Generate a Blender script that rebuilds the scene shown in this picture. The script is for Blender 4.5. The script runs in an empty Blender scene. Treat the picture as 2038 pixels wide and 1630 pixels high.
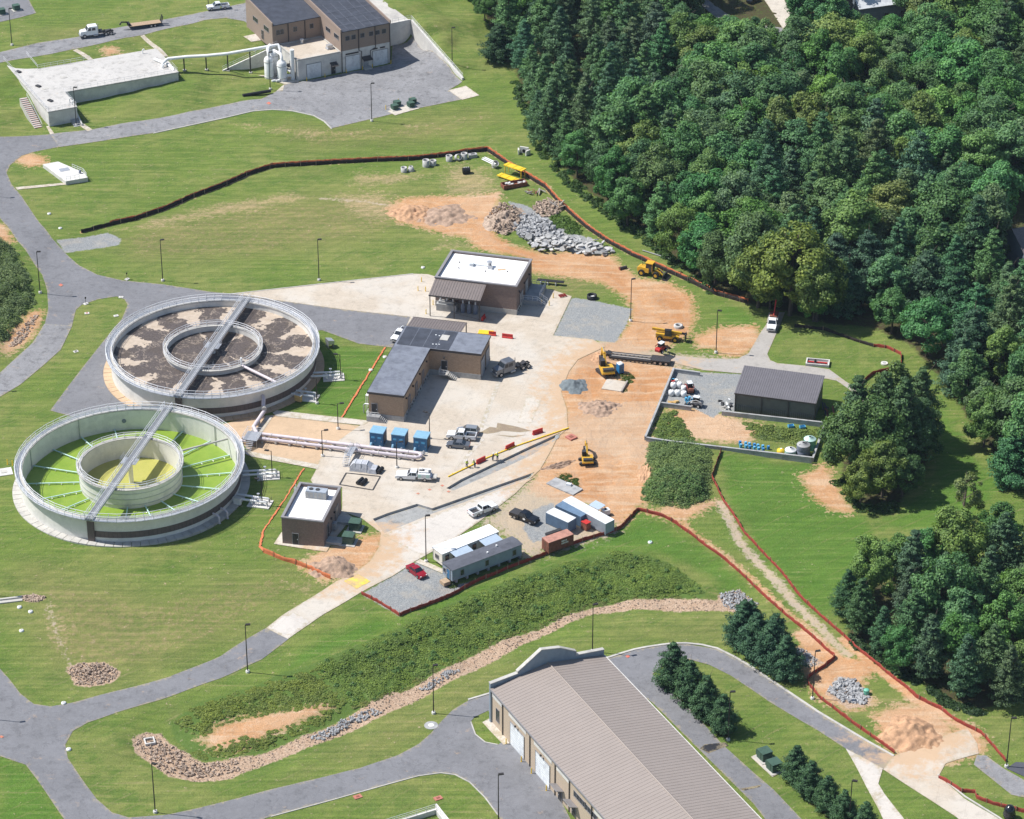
import bpy, bmesh, math, random
import numpy as np
from mathutils import Vector, Matrix
from mathutils.geometry import delaunay_2d_cdt
R = math.radians
scene = bpy.context.scene
COL = scene.collection

# ------------------------------------------------------------------ camera
FPX, CXP, CYP, TH, CAMH = 5800.0, 1019.0, 815.0, R(29.5), 293.0    # survey frame 2038 x 1630
CAMY = -CAMH / math.tan(TH)
cam = bpy.data.cameras.new('camera')
cam.sensor_width = 36.0
cam.lens = 36.0 * FPX / 2038.0
cam.clip_start = 5.0
cam.clip_end = 6000.0
camo = bpy.data.objects.new('camera', cam)
COL.objects.link(camo)
camo.location = (0, CAMY, CAMH)
camo.rotation_euler = (R(90) - TH, 0, 0)
scene.camera = camo

# ------------------------------------------------------------------ sky, sun, exposure
SUN_EL, SUN_TO = R(54.8), Vector((-0.984, 0.175))                   # direction towards the sun in plan
world = bpy.data.worlds.new('World')
scene.world = world
world.use_nodes = True
wn = world.node_tree
wn.nodes.clear()
sky = wn.nodes.new('ShaderNodeTexSky')
sky.sky_type = 'NISHITA'
sky.sun_disc = False
sky.sun_elevation = SUN_EL
sky.sun_rotation = math.atan2(SUN_TO.x, SUN_TO.y)
sky.air_density = 1.0
sky.dust_density = 0.6
sky.ozone_density = 1.2
bg = wn.nodes.new('ShaderNodeBackground')
bg.inputs[1].default_value = 0.095
wo = wn.nodes.new('ShaderNodeOutputWorld')
wn.links.new(sky.outputs[0], bg.inputs[0])
wn.links.new(bg.outputs[0], wo.inputs[0])
sl = bpy.data.lights.new('sun', 'SUN')
sl.energy = 4.6
sl.angle = R(0.5)
sl.color = (1.0, 0.97, 0.93)
so = bpy.data.objects.new('sun', sl)
COL.objects.link(so)
sd_ = Vector((SUN_TO.x * math.cos(SUN_EL), SUN_TO.y * math.cos(SUN_EL), math.sin(SUN_EL)))
so.rotation_euler = sd_.to_track_quat('Z', 'Y').to_euler()
so.location = (0, 0, 200)
vs = scene.view_settings
vs.view_transform = 'Standard'
vs.look = 'None'
vs.exposure = 0.42
vs.gamma = 1.0
vs.use_curve_mapping = False
scene.cycles.max_bounces = 6
scene.cycles.diffuse_bounces = 3
scene.cycles.transparent_max_bounces = 6

# ------------------------------------------------------------------ survey: picture point -> ray -> ground
_c, _s = math.cos(TH), math.sin(TH)
def U(px, py, z=0.0):
    a = (px - CXP) / FPX
    b = -(py - CYP) / FPX
    t = (z - CAMH) / (-_s + b * _c)
    return Vector((a * t, CAMY + (_c + b * _s) * t, z))
CP = [  # spot heights of the terrain
 # upper terrace by the headworks
 (60,60,5),(150,50,5),(250,40,5),(350,20,5),(430,5,5.2),(60,118,4.6),(150,88,4.8),(230,68,5),(330,55,5),(430,30,5.2),(20,20,5),(-80,60,5),(-80,135,4.6),(-60,0,5),
 (440,60,5),(480,20,5.2),(485,60,4.8),(400,80,4.2),(310,92,4.2),(470,-40,5.2),(200,-40,5),(600,-40,5.4),(740,-30,5.8),(790,10,6),(850,40,5.6),(850,-30,6),(920,20,4),(920,90,2.2),(930,150,.6),(1000,80,1),(960,-40,4),(880,75,4.0),(905,120,2.0),
 (420,110,3.2),(360,120,3.2),(370,162,2.0),(300,172,1.6),(440,150,1.6),(450,175,.8),(510,150,.6),(200,205,.8),(250,190,1.1),(170,230,.3),(40,180,3.0),(10,150,4.2),(20,210,1.4),(70,240,.3),(-60,190,3),(-60,250,1),
 (60,275,0),(180,265,0),(320,245,0),(440,222,0),(560,195,0),(660,160,0),(760,140,0),(830,105,0),(900,165,0),(800,170,0),(700,210,0),(660,250,0),(820,220,0),(930,195,0),(600,165,0),(800,95,0),
 (0,300,0),(-80,300,0),(560,240,0),(450,270,-.4),(650,290,-.6),(850,250,-.5),(980,220,-.3),(850,290,-.9),
 # field
 (100,340,0),(200,320,-.3),(350,330,-.5),(200,400,-.3),(330,380,-.6),(500,400,-.9),(700,380,-.9),(900,370,-.8),(1000,330,-.6),(1050,300,-.3),(1100,340,-.3),
 (250,480,-.2),(400,480,-.6),(600,480,-.5),(750,480,-.4),(850,450,-.4),(950,430,-.4),(1050,440,-.3),(1150,440,-.2),(1200,520,0),(1100,540,0),
 (60,420,0),(100,540,0),(20,480,1.2),(20,560,1.6),(0,640,1.0),(60,600,.2),(60,680,-.2),(-60,480,2.5),(-60,580,2.5),(-60,680,1.5),
 # plant pad
 (120,600,0),(300,570,0),(500,580,0),(700,580,0),(850,590,0),(1000,560,0),(1000,650,0),(200,650,0),(140,700,0),(60,740,0),(60,840,0),(150,800,0),(400,700,0),(270,830,0),(260,920,0),(100,1000,0),(260,1100,0),(500,850,0),(550,1000,0),
 (700,700,0),(700,800,0),(850,700,0),(850,830,0),(1000,760,0),(1000,850,0),(1100,700,0),(1200,640,0),(1300,600,.1),(1300,680,0),(1250,800,0),(1200,900,0),(1150,960,0),(1350,650,0),(1430,650,0),(1400,720,0),(1500,690,0),(1560,640,0),(1450,790,0),(1550,830,0),(1650,760,0),(1600,880,-.2),(1400,860,0),(1330,830,0),
 (650,950,0),(800,950,0),(950,950,0),(1050,900,0),(700,1080,0),(820,1060,0),(900,1050,0),(1000,1030,0),(1100,1040,0),(1180,1060,0),(1240,1030,-.1),(900,1130,0),(850,1160,0),(780,1180,-.1),(720,1150,0),(960,1120,0),(1050,1090,0),
 (1620,700,0),(1700,720,0),(1760,790,-.3),(1850,850,-.6),(1950,950,-1),(1700,660,0),(1800,650,.5),(1900,700,.5),(1600,560,.5),(1750,500,1),(1900,400,1),(1400,400,.6),(1600,300,1),(1300,300,.3),(1250,420,.2),(1400,500,.2),(1500,150,1),(1900,200,1),(1100,100,1),(1100,200,.3),(1200,30,1.5),(2050,600,1),(2050,900,-.5),(1700,60,1),
 # lawn south-west
 (30,1100,0),(150,1180,-.5),(300,1180,-.6),(450,1150,-.4),(560,1150,-.3),(600,1210,-.5),(400,1260,-1.1),(250,1280,-1.4),(80,1250,-1.2),(180,1340,-2.2),(40,1340,-2),(-80,1300,-1.5),(-80,1100,0),
 (520,1275,-1.1),(400,1340,-1.7),(250,1390,-2.1),(120,1420,-2.4),(40,1440,-2.4),(-80,1440,-2.5),(100,1520,-2.6),(170,1600,-2.7),(40,1580,-2.5),(20,1680,-2.6),(250,1560,-3),(200,1480,-2.6),(320,1490,-3.7),(420,1530,-3.8),(400,1590,-3.0),(330,1680,-2.8),
 (620,1270,-.8),(720,1230,-.4),(800,1215,-.2),(560,1320,-1.6),(640,1300,-1.0),(760,1255,-.8),(900,1190,-.6),(1000,1155,-.5),(1100,1115,-.5),(1200,1085,-.5),(1280,1080,-.6),
 (420,1400,-2.1),(480,1450,-2.9),(560,1420,-2.7),(640,1380,-2.4),(740,1350,-2.6),(840,1300,-2.5),(960,1240,-2.3),(1080,1200,-2.2),(1200,1150,-1.9),(1300,1140,-1.7),
 (540,1510,-3.8),(680,1450,-3.8),(820,1380,-3.7),(960,1310,-3.6),(1080,1258,-3.5),(1200,1215,-3.4),(1330,1203,-3.2),(1460,1195,-3.0),
 (620,1530,-3.2),(780,1460,-3.1),(900,1390,-3),(1040,1320,-3),(1180,1270,-2.9),(1330,1250,-2.8),(1430,1250,-2.7),
 (520,1590,-3),(720,1545,-3),(860,1490,-3),(950,1430,-3),(1000,1520,-3),(900,1600,-3),(1000,1640,-3),(1100,1640,-3),(1100,1500,-3),(1200,1400,-3),(1260,1330,-3),(1300,1500,-3),(1380,1300,-2.9),(1480,1340,-2.9),(1440,1440,-3),(1560,1430,-2.9),(1540,1540,-3),(1650,1470,-2.8),(1600,1600,-3),(1720,1600,-2.9),(1800,1540,-2.7),(1900,1600,-2.6),(1950,1540,-2.5),(2050,1600,-2.5),(750,1620,-3),(800,1680,-3),(1300,1680,-3),(1700,1700,-3),
 # overgrown mound
 (1335,945,1.6),(1368,955,1.6),(1345,985,1.1),(1380,985,.9),(1320,915,.8),(1395,910,.5),(1300,900,.1),(1290,950,.1),(1280,1000,0),(1412,960,.2),(1405,1000,0),(1350,1015,0),(1310,1010,0),
 # fields east
 (1350,1060,-.6),(1420,1000,-.3),(1420,1090,-1.1),(1500,960,-.3),(1550,1050,-.8),(1620,960,-.4),(1500,1130,-1.7),(1580,1130,-1.2),(1650,1100,-1),(1720,1080,-.9),(1800,1000,-.8),(1560,1230,-2.3),(1650,1230,-1.9),(1640,1320,-2.4),(1730,1330,-2.0),(1700,1390,-2.5),(1800,1420,-2.2),(1850,1360,-1.5),(1900,1460,-2),(1780,1200,-1.2),(1900,1200,-1),(2000,1350,-1.5),(2050,1100,-.8),(1900,1050,-.9),(2050,1450,-2),(1400,1150,-2.2),(1530,1310,-2.6),
]
_cp = np.array([[*U(a, b, h)] for a, b, h in CP])
def hfun(X, Y):
    X = np.asarray(X, float); Y = np.asarray(Y, float)
    sh = X.shape; X = X.ravel(); Y = Y.ravel()
    out = np.empty(X.size)
    for i in range(0, X.size, 20000):
        x, y = X[i:i+20000, None], Y[i:i+20000, None]
        d2 = (x - _cp[None, :, 0])**2 + (y - _cp[None, :, 1])**2
        w = 1.0 / (d2 + 6.0)**2
        out[i:i+20000] = (w * _cp[None, :, 2]).sum(1) / w.sum(1)
    return out.reshape(sh)
def hz(x, y):
    return float(hfun([x], [y])[0])
def G(px, py, dz=0.0):
    """picture point -> point on the terrain"""
    z = 0.0
    for _ in range(7):
        p = U(px, py, z)
        z = hz(p.x, p.y)
    p = U(px, py, z)
    return Vector((p.x, p.y, z + dz))
def GA(pts):
    """many picture points at once"""
    P = np.array(pts, float)
    z = np.zeros(len(P))
    a = (P[:, 0] - CXP) / FPX; b = -(P[:, 1] - CYP) / FPX
    for _ in range(7):
        t = (z - CAMH) / (-_s + b * _c)
        X = a * t; Y = CAMY + (_c + b * _s) * t
        z = hfun(X, Y)
    return np.stack([X, Y, z], 1)
def heading(p, q):
    return math.atan2(q[1] - p[1], q[0] - p[0])

# ------------------------------------------------------------------ materials
MATS = {}
def ramp2(nt, fac, c0, c1, p0=0.38, p1=0.62):
    r = nt.nodes.new('ShaderNodeValToRGB')
    r.color_ramp.elements[0].position = p0
    r.color_ramp.elements[1].position = p1
    r.color_ramp.elements[0].color = (*c0, 1)
    r.color_ramp.elements[1].color = (*c1, 1)
    nt.links.new(fac, r.inputs[0])
    return r.outputs[0]
def noise(nt, vec, scale, detail=3.0, rough=0.6):
    n = nt.nodes.new('ShaderNodeTexNoise')
    n.inputs['Scale'].default_value = scale
    n.inputs['Detail'].default_value = detail
    n.inputs['Roughness'].default_value = rough
    if vec is not None:
        nt.links.new(vec, n.inputs['Vector'])
    return n.outputs[0]
def mixc(nt, fac, a, b, mode='MIX'):
    m = nt.nodes.new('ShaderNodeMix')
    m.data_type = 'RGBA'
    m.blend_type = mode
    for sock, v in ((m.inputs[0], fac), (m.inputs[6], a), (m.inputs[7], b)):
        if isinstance(v, (int, float)):
            sock.default_value = v
        elif isinstance(v, tuple):
            sock.default_value = (*v, 1) if len(v) == 3 else v
        else:
            nt.links.new(v, sock)
    return m.outputs[2]
def mth(nt, op, a, b=None, c=None, clamp=False):
    m = nt.nodes.new('ShaderNodeMath')
    m.operation = op
    m.use_clamp = clamp
    for i, v in enumerate((a, b, c)):
        if v is None: continue
        if isinstance(v, (int, float)): m.inputs[i].default_value = v
        else: nt.links.new(v, m.inputs[i])
    return m.outputs[0]
def base(name):
    m = bpy.data.materials.new(name)
    m.use_nodes = True
    nt = m.node_tree
    return m, nt, nt.nodes['Principled BSDF']
def wpos(nt):
    return nt.nodes.new('ShaderNodeNewGeometry').outputs['Position']
def opos(nt):
    return nt.nodes.new('ShaderNodeTexCoord').outputs['Object']
def M(name, col, rough=0.75, var=0.18, scale=1.2, metal=0.0, bump=0.0, bscale=6.0, spec=0.35, stain=0.0, obj=False):
    """paint / metal / concrete with broad and fine tone variation, optional grime and relief"""
    if name in MATS: return MATS[name]
    m, nt, bs = base(name)
    v = opos(nt) if obj else wpos(nt)
    lo = tuple(max(0, c * (1 - var)) for c in col)
    hi = tuple(min(1, c * (1 + var)) for c in col)
    c = ramp2(nt, noise(nt, v, scale, 4), lo, hi)
    f = noise(nt, v, scale * 9, 2)
    c = mixc(nt, 0.35, c, ramp2(nt, f, lo, hi, .36, .64))
    if stain:
        s = ramp2(nt, noise(nt, v, scale * .45, 5, .7), (1, 1, 1), (1 - stain, 1 - stain, 1 - stain * .9), .50, .62)
        c = mixc(nt, 1.0, c, s, 'MULTIPLY')
    nt.links.new(c, bs.inputs['Base Color'])
    bs.inputs['Roughness'].default_value = rough
    bs.inputs['Metallic'].default_value = metal
    bs.inputs['Specular IOR Level'].default_value = spec
    if bump:
        b = nt.nodes.new('ShaderNodeBump')
        b.inputs['Strength'].default_value = min(1, bump * 4)
        b.inputs['Distance'].default_value = bump
        nt.links.new(noise(nt, v, bscale, 5), b.inputs['Height'])
        nt.links.new(b.outputs[0], bs.inputs['Normal'])
    MATS[name] = m
    return m
def Mblock(name, c1, c2, mortar, bw=0.4, bh=0.2, bump=0.05, rough=0.9):
    """laid masonry: joints and split faces"""
    m, nt, bs = base(name)
    v = opos(nt)
    sx = nt.nodes.new('ShaderNodeSeparateXYZ'); nt.links.new(v, sx.inputs[0])
    cx = nt.nodes.new('ShaderNodeCombineXYZ')
    nt.links.new(mth(nt, 'ADD', sx.outputs[0], sx.outputs[1]), cx.inputs[0])
    nt.links.new(sx.outputs[2], cx.inputs[1])
    br = nt.nodes.new('ShaderNodeTexBrick')
    br.inputs['Scale'].default_value = 1.0
    br.inputs['Brick Width'].default_value = bw
    br.inputs['Row Height'].default_value = bh
    br.inputs['Mortar Size'].default_value = 0.014
    br.inputs['Color1'].default_value = (*c1, 1)
    br.inputs['Color2'].default_value = (*c2, 1)
    br.inputs['Mortar'].default_value = (*mortar, 1)
    nt.links.new(cx.outputs[0], br.inputs['Vector'])
    n = noise(nt, v, 2.2, 5, .7)
    c = mixc(nt, 0.5, br.outputs[0], mixc(nt, n, c1, c2))
    c = mixc(nt, 0.6, c, ramp2(nt, noise(nt, v, 5, 3), (.72, .70, .68), (1.15, 1.12, 1.1), .3, .7), 'MULTIPLY')
    nt.links.new(c, bs.inputs['Base Color'])
    bs.inputs['Roughness'].default_value = rough
    b = nt.nodes.new('ShaderNodeBump')
    b.inputs['Strength'].default_value = .9
    b.inputs['Distance'].default_value = bump
    nt.links.new(noise(nt, v, 3.0, 5, .7), b.inputs['Height'])
    nt.links.new(b.outputs[0], bs.inputs['Normal'])
    MATS[name] = m
    return m
def Mleaf(name, rough=.55, trans=.25):
    """foliage: the object's own colour, varied leaf by leaf"""
    m, nt, bs = base(name)
    oi = nt.nodes.new('ShaderNodeObjectInfo')
    at = nt.nodes.new('ShaderNodeAttribute'); at.attribute_name = 'v'
    k = ramp2(nt, at.outputs['Fac'], (.60, .66, .66), (1.50, 1.40, 1.20), 0, 1)
    c = mixc(nt, 1.0, oi.outputs['Color'], k, 'MULTIPLY')
    nz = noise(nt, wpos(nt), .35, 2)
    c = mixc(nt, .7, c, ramp2(nt, nz, (.80, .85, .92), (1.2, 1.16, 1.0), .38, .62), 'MULTIPLY')
    nt.links.new(c, bs.inputs['Base Color'])
    bs.inputs['Roughness'].default_value = rough
    bs.inputs['Specular IOR Level'].default_value = .25
    tr = nt.nodes.new('ShaderNodeBsdfTranslucent')
    nt.links.new(mixc(nt, 1.0, c, (1.3, 1.35, .6), 'MULTIPLY'), tr.inputs[0])
    mx = nt.nodes.new('ShaderNodeMixShader')
    mx.inputs[0].default_value = trans
    nt.links.new(bs.outputs[0], mx.inputs[1]); nt.links.new(tr.outputs[0], mx.inputs[2])
    nt.links.new(mx.outputs[0], nt.nodes['Material Output'].inputs[0])
    MATS[name] = m
    return m
def Mpave(name, col, var, crack=0.0, joint=None, stain=.15, jang=0.0, tint=None):
    """paving: mottling, wear, wheel grime, sawn joints"""
    m, nt, bs = base(name)
    v = wpos(nt)
    lo = tuple(c * (1 - var) for c in col); hi = tuple(min(1, c * (1 + var)) for c in col)
    c = ramp2(nt, noise(nt, v, .12, 5, .65), lo, hi, .40, .60)
    c = mixc(nt, .5, c, ramp2(nt, noise(nt, v, 1.1, 6, .75), lo, hi, .38, .62))
    c = mixc(nt, .4, c, ramp2(nt, noise(nt, v, 7, 3), lo, hi, .38, .62))
    if tint:
        c = mixc(nt, ramp2(nt, noise(nt, v, .06, 4, .6), (0, 0, 0), (.75, .75, .75), .45, .58), c, tint)
    s = ramp2(nt, noise(nt, v, .5, 6, .75), (1, 1, 1), (1 - stain,) * 3, .52, .64)
    c = mixc(nt, 1.0, c, s, 'MULTIPLY')
    if joint:
        mp = nt.nodes.new('ShaderNodeMapping'); mp.inputs['Rotation'].default_value = (0, 0, jang)
        nt.links.new(v, mp.inputs[0])
        br = nt.nodes.new('ShaderNodeTexBrick')
        br.offset = 0.0
        for k_, q in (('Scale', 1.0), ('Brick Width', joint), ('Row Height', joint), ('Mortar Size', .03)):
            br.inputs[k_].default_value = q
        br.inputs['Color1'].default_value = (1, 1, 1, 1)
        br.inputs['Color2'].default_value = (.975, .975, .98, 1)
        br.inputs['Mortar'].default_value = (.82, .81, .80, 1)
        nt.links.new(mp.outputs[0], br.inputs['Vector'])
        c = mixc(nt, .8, c, br.outputs[0], 'MULTIPLY')
    da = nt.nodes.new('ShaderNodeAttribute'); da.attribute_name = 'dusty'
    df = mth(nt, 'MULTIPLY_ADD', mth(nt, 'SUBTRACT', noise(nt, v, .35, 6, .75), .5), 2.6, da.outputs['Fac'])
    c = mixc(nt, ramp2(nt, df, (0, 0, 0), (.85, .85, .85), .30, .80), c, (.50, .34, .21))
    ea = nt.nodes.new('ShaderNodeAttribute'); ea.attribute_name = 'margin'
    ef = mth(nt, 'MULTIPLY_ADD', mth(nt, 'SUBTRACT', noise(nt, v, .9, 6, .8), .5), 2.4, ea.outputs['Fac'])
    c = mixc(nt, ramp2(nt, ef, (0, 0, 0), (.7, .7, .7), .62, .95), c, (.36, .30, .19))
    if crack:
        vo = nt.nodes.new('ShaderNodeTexVoronoi'); vo.feature = 'DISTANCE_TO_EDGE'
        vo.inputs['Scale'].default_value = .16
        nz = nt.nodes.new('ShaderNodeTexNoise'); nz.inputs['Scale'].default_value = .5; nt.links.new(v, nz.inputs['Vector'])
        vm = nt.nodes.new('ShaderNodeVectorMath'); vm.operation = 'MULTIPLY_ADD'
        nt.links.new(nz.outputs[1], vm.inputs[0]); vm.inputs[1].default_value = (4, 4, 4); nt.links.new(v, vm.inputs[2])
        nt.links.new(vm.outputs[0], vo.inputs['Vector'])
        k_ = ramp2(nt, vo.outputs[0], (1 - crack,) * 3, (1, 1, 1), .0, .012)
        c = mixc(nt, 1.0, c, k_, 'MULTIPLY')
    nt.links.new(c, bs.inputs['Base Color'])
    bs.inputs['Roughness'].default_value = .9
    bs.inputs['Specular IOR Level'].default_value = .2
    b = nt.nodes.new('ShaderNodeBump'); b.inputs['Strength'].default_value = .3; b.inputs['Distance'].default_value = .03
    nt.links.new(noise(nt, v, 5, 4), b.inputs['Height']); nt.links.new(b.outputs[0], bs.inputs['Normal'])
    MATS[name] = m
    return m
Mpave('asphalt', (.188, .188, .198), .19, crack=.22, stain=.20)
Mpave('asphalt_old', (.235, .233, .238), .30, crack=.22, stain=.34)
Mpave('concrete_yard', (.50, .43, .345), .14, crack=.12, joint=5.0, jang=.25, stain=.16, tint=(.54, .50, .44))
Mpave('concrete_new', (.54, .50, .45), .10, joint=4.5, jang=.6, stain=.12)
Mpave('concrete_roof', (.50, .48, .45), .12, joint=6.0, jang=.44, stain=.30)
Mpave('concrete_walk', (.55, .50, .43), .10, joint=1.8, jang=.26, stain=.14)
Mpave('gravel_tan', (.52, .375, .245), .14, stain=.12)
Mpave('paint_yellow', (.75, .55, .08), .10, stain=.18)
Mpave('wet_stain', (.27, .21, .15), .12, stain=.1)
Mpave('fresh_asphalt', (.030, .031, .036), .2, stain=.1)
Mpave('spray_red', (.62, .13, .10), .15, stain=.2)
Mblock('tan_brick', (.44, .315, .215), (.32, .22, .15), (.36, .30, .24))
Mblock('brown_block', (.27, .195, .165), (.17, .125, .11), (.24, .21, .19), bump=.09)
Mblock('taupe_brick', (.33, .25, .20), (.275, .205, .165), (.27, .23, .2), bw=.3, bh=.1)
Mblock('cream_brick', (.50, .40, .29), (.44, .35, .26), (.5, .43, .36), bw=.3, bh=.1, bump=.02)
Mleaf('leaf'); Mleaf('needle', .6, .12)
M('white', (.78, .78, .76), .5, .06, .8, stain=.08)
M('roof_white', (.85, .84, .82), .6, .04, .5, stain=.10)
M('tank_white', (.70, .68, .63), .6, .07, .5, stain=.12)
M('wall_stain', (.45, .44, .40), .8, .2, 1.2, stain=.3)
M('tank_band', (.135, .105, .095), .8, .15, 1)
M('concrete', (.47, .45, .41), .85, .12, .6, bump=.01, stain=.18)
M('concrete_grey', (.36, .36, .355), .9, .15, .8, bump=.02, stain=.25)
M('concrete_white', (.62, .60, .56), .85, .09, .5, stain=.16)
M('galv', (.52, .53, .55), .45, .1, 2, metal=.6)
M('rail', (.70, .70, .71), .45, .06, 2, metal=.1)
M('grating', (.27, .275, .285), .6, .15, 3, metal=.2)
M('roof_black', (.052, .058, .075), .7, .25, .6, stain=.1)
M('roof_grey', (.175, .19, .225), .75, .16, .7, stain=.25)
M('roof_dark', (.075, .078, .095), .8, .12, .6)
M('metal_brown', (.20, .168, .155), .5, .08, .8, metal=.1)
M('metal_tan', (.315, .268, .236), .5, .035, .25, metal=.1)
M('metal_shed', (.165, .155, .165), .5, .08, .6, metal=.1)
M('shed_wall', (.125, .128, .118), .7, .1, .8)
M('trim_dark', (.060, .052, .050), .6, .1, 1)
M('trim_grey', (.24, .23, .235), .6, .1, 1)
M('pole_bronze', (.035, .030, .028), .5, .1, 1)
M('glass', (.02, .027, .035), .12, .2, .4, spec=.6)
M('black', (.014, .014, .016), .6, .2, 3)
M('tyre', (.020, .020, .021), .85, .2, 4)
M('rim', (.42, .42, .43), .35, .1, 3, metal=.7)
M('door_grey', (.34, .35, .37), .55, .06, 2)
M('door_dark', (.045, .042, .042), .5, .1, 2)
M('yellow_cat', (.62, .36, .035), .5, .1, 2, stain=.2)
M('yellow', (.78, .52, .03), .55, .08, 2, stain=.1)
M('red', (.50, .035, .03), .5, .08, 2)
M('red_dark', (.22, .022, .018), .6, .15, 2)
M('car_red', (.27, .008, .018), .25, .05, 2, spec=.6)
M('car_white', (.76, .77, .78), .3, .03, 2, spec=.5)
M('car_silver', (.36, .38, .40), .3, .05, 2, metal=.5)
M('car_grey', (.17, .18, .20), .3, .05, 2, metal=.5)
M('car_black', (.010, .011, .014), .22, .1, 2, spec=.6)
M('blue_cab', (.045, .155, .29), .5, .06, 2, stain=.1)
M('blue_top', (.22, .40, .53), .5, .08, 2, stain=.1)
M('blue', (.03, .20, .45), .5, .1, 3)
M('sky_blue', (.10, .38, .60), .5, .1, 3)
M('green_box', (.055, .105, .075), .6, .12, 2, stain=.15)
M('green_tank', (.16, .46, .33), .5, .08, 1.2)
M('mint', (.50, .70, .64), .5, .07, 1.2)
M('tank_grey', (.19, .21, .26), .55, .08, 1.2)
M('steel_dark', (.060, .058, .060), .6, .2, 3, metal=.3)
M('rust', (.23, .085, .055), .8, .3, 2, bump=.01)
M('rust_roof', (.40, .20, .15), .8, .25, 1.5)
M('container_blue', (.13, .20, .29), .6, .12, 1.5, stain=.2)
M('container_roof', (.66, .68, .69), .6, .1, 1, stain=.2)
M('container_grey', (.34, .38, .43), .6, .1, 1.5, stain=.15)
M('trailer_grey', (.24, .29, .34), .6, .08, 1, stain=.1)
M('trailer_roof', (.10, .105, .125), .8, .15, 1, stain=.15)
M('trailer_white', (.66, .62, .53), .6, .06, 1, stain=.1)
M('porch_roof', (.50, .59, .68), .4, .08, 2, metal=.3)
M('wood', (.40, .29, .19), .85, .2, 3)
M('wood_grey', (.32, .29, .26), .9, .2, 3)
M('pink_pipe', (.62, .55, .57), .5, .07, 1.5, stain=.1)
M('tarp', (.44, .45, .48), .4, .2, 2, bump=.06, bscale=3)
M('fence_black', (.026, .018, .016), .8, .3, 3)
M('fence_red', (.27, .045, .03), .8, .25, 2)
M('fence_orange', (.50, .15, .06), .8, .2, 2)
M('hivis', (.55, .80, .03), .7, .1, 4)
M('skin', (.36, .21, .14), .6, .05, 4)
M('denim', (.05, .07, .12), .85, .1, 4)
M('bark', (.10, .078, .060), .9, .3, 3)
M('stone_grey', (.345, .345, .345), .9, .35, 1.8, bump=.02)
M('stone_tan', (.36, .275, .21), .9, .45, 1.6, bump=.02)
M('slab_pale', (.46, .45, .43), .9, .25, 1.2, bump=.02)
M('soil', (.46, .275, .16), .95, .28, .8, bump=.12, bscale=2.5)
M('soil_brown', (.36, .25, .18), .95, .28, .9, bump=.12, bscale=2.5)
M('stone_dust', (.15, .175, .185), .95, .2, 1.0, bump=.08, bscale=3)
M('brick_red', (.42, .16, .12), .85, .15, 2)
M('lens', (.75, .75, .72), .3, .05, 2)
M('taillight', (.35, .01, .01), .3, .05, 2)
M('ochre', (.55, .36, .14), .7, .1, 2)
M('shingle', (.17, .15, .145), .9, .2, 2)

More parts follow.
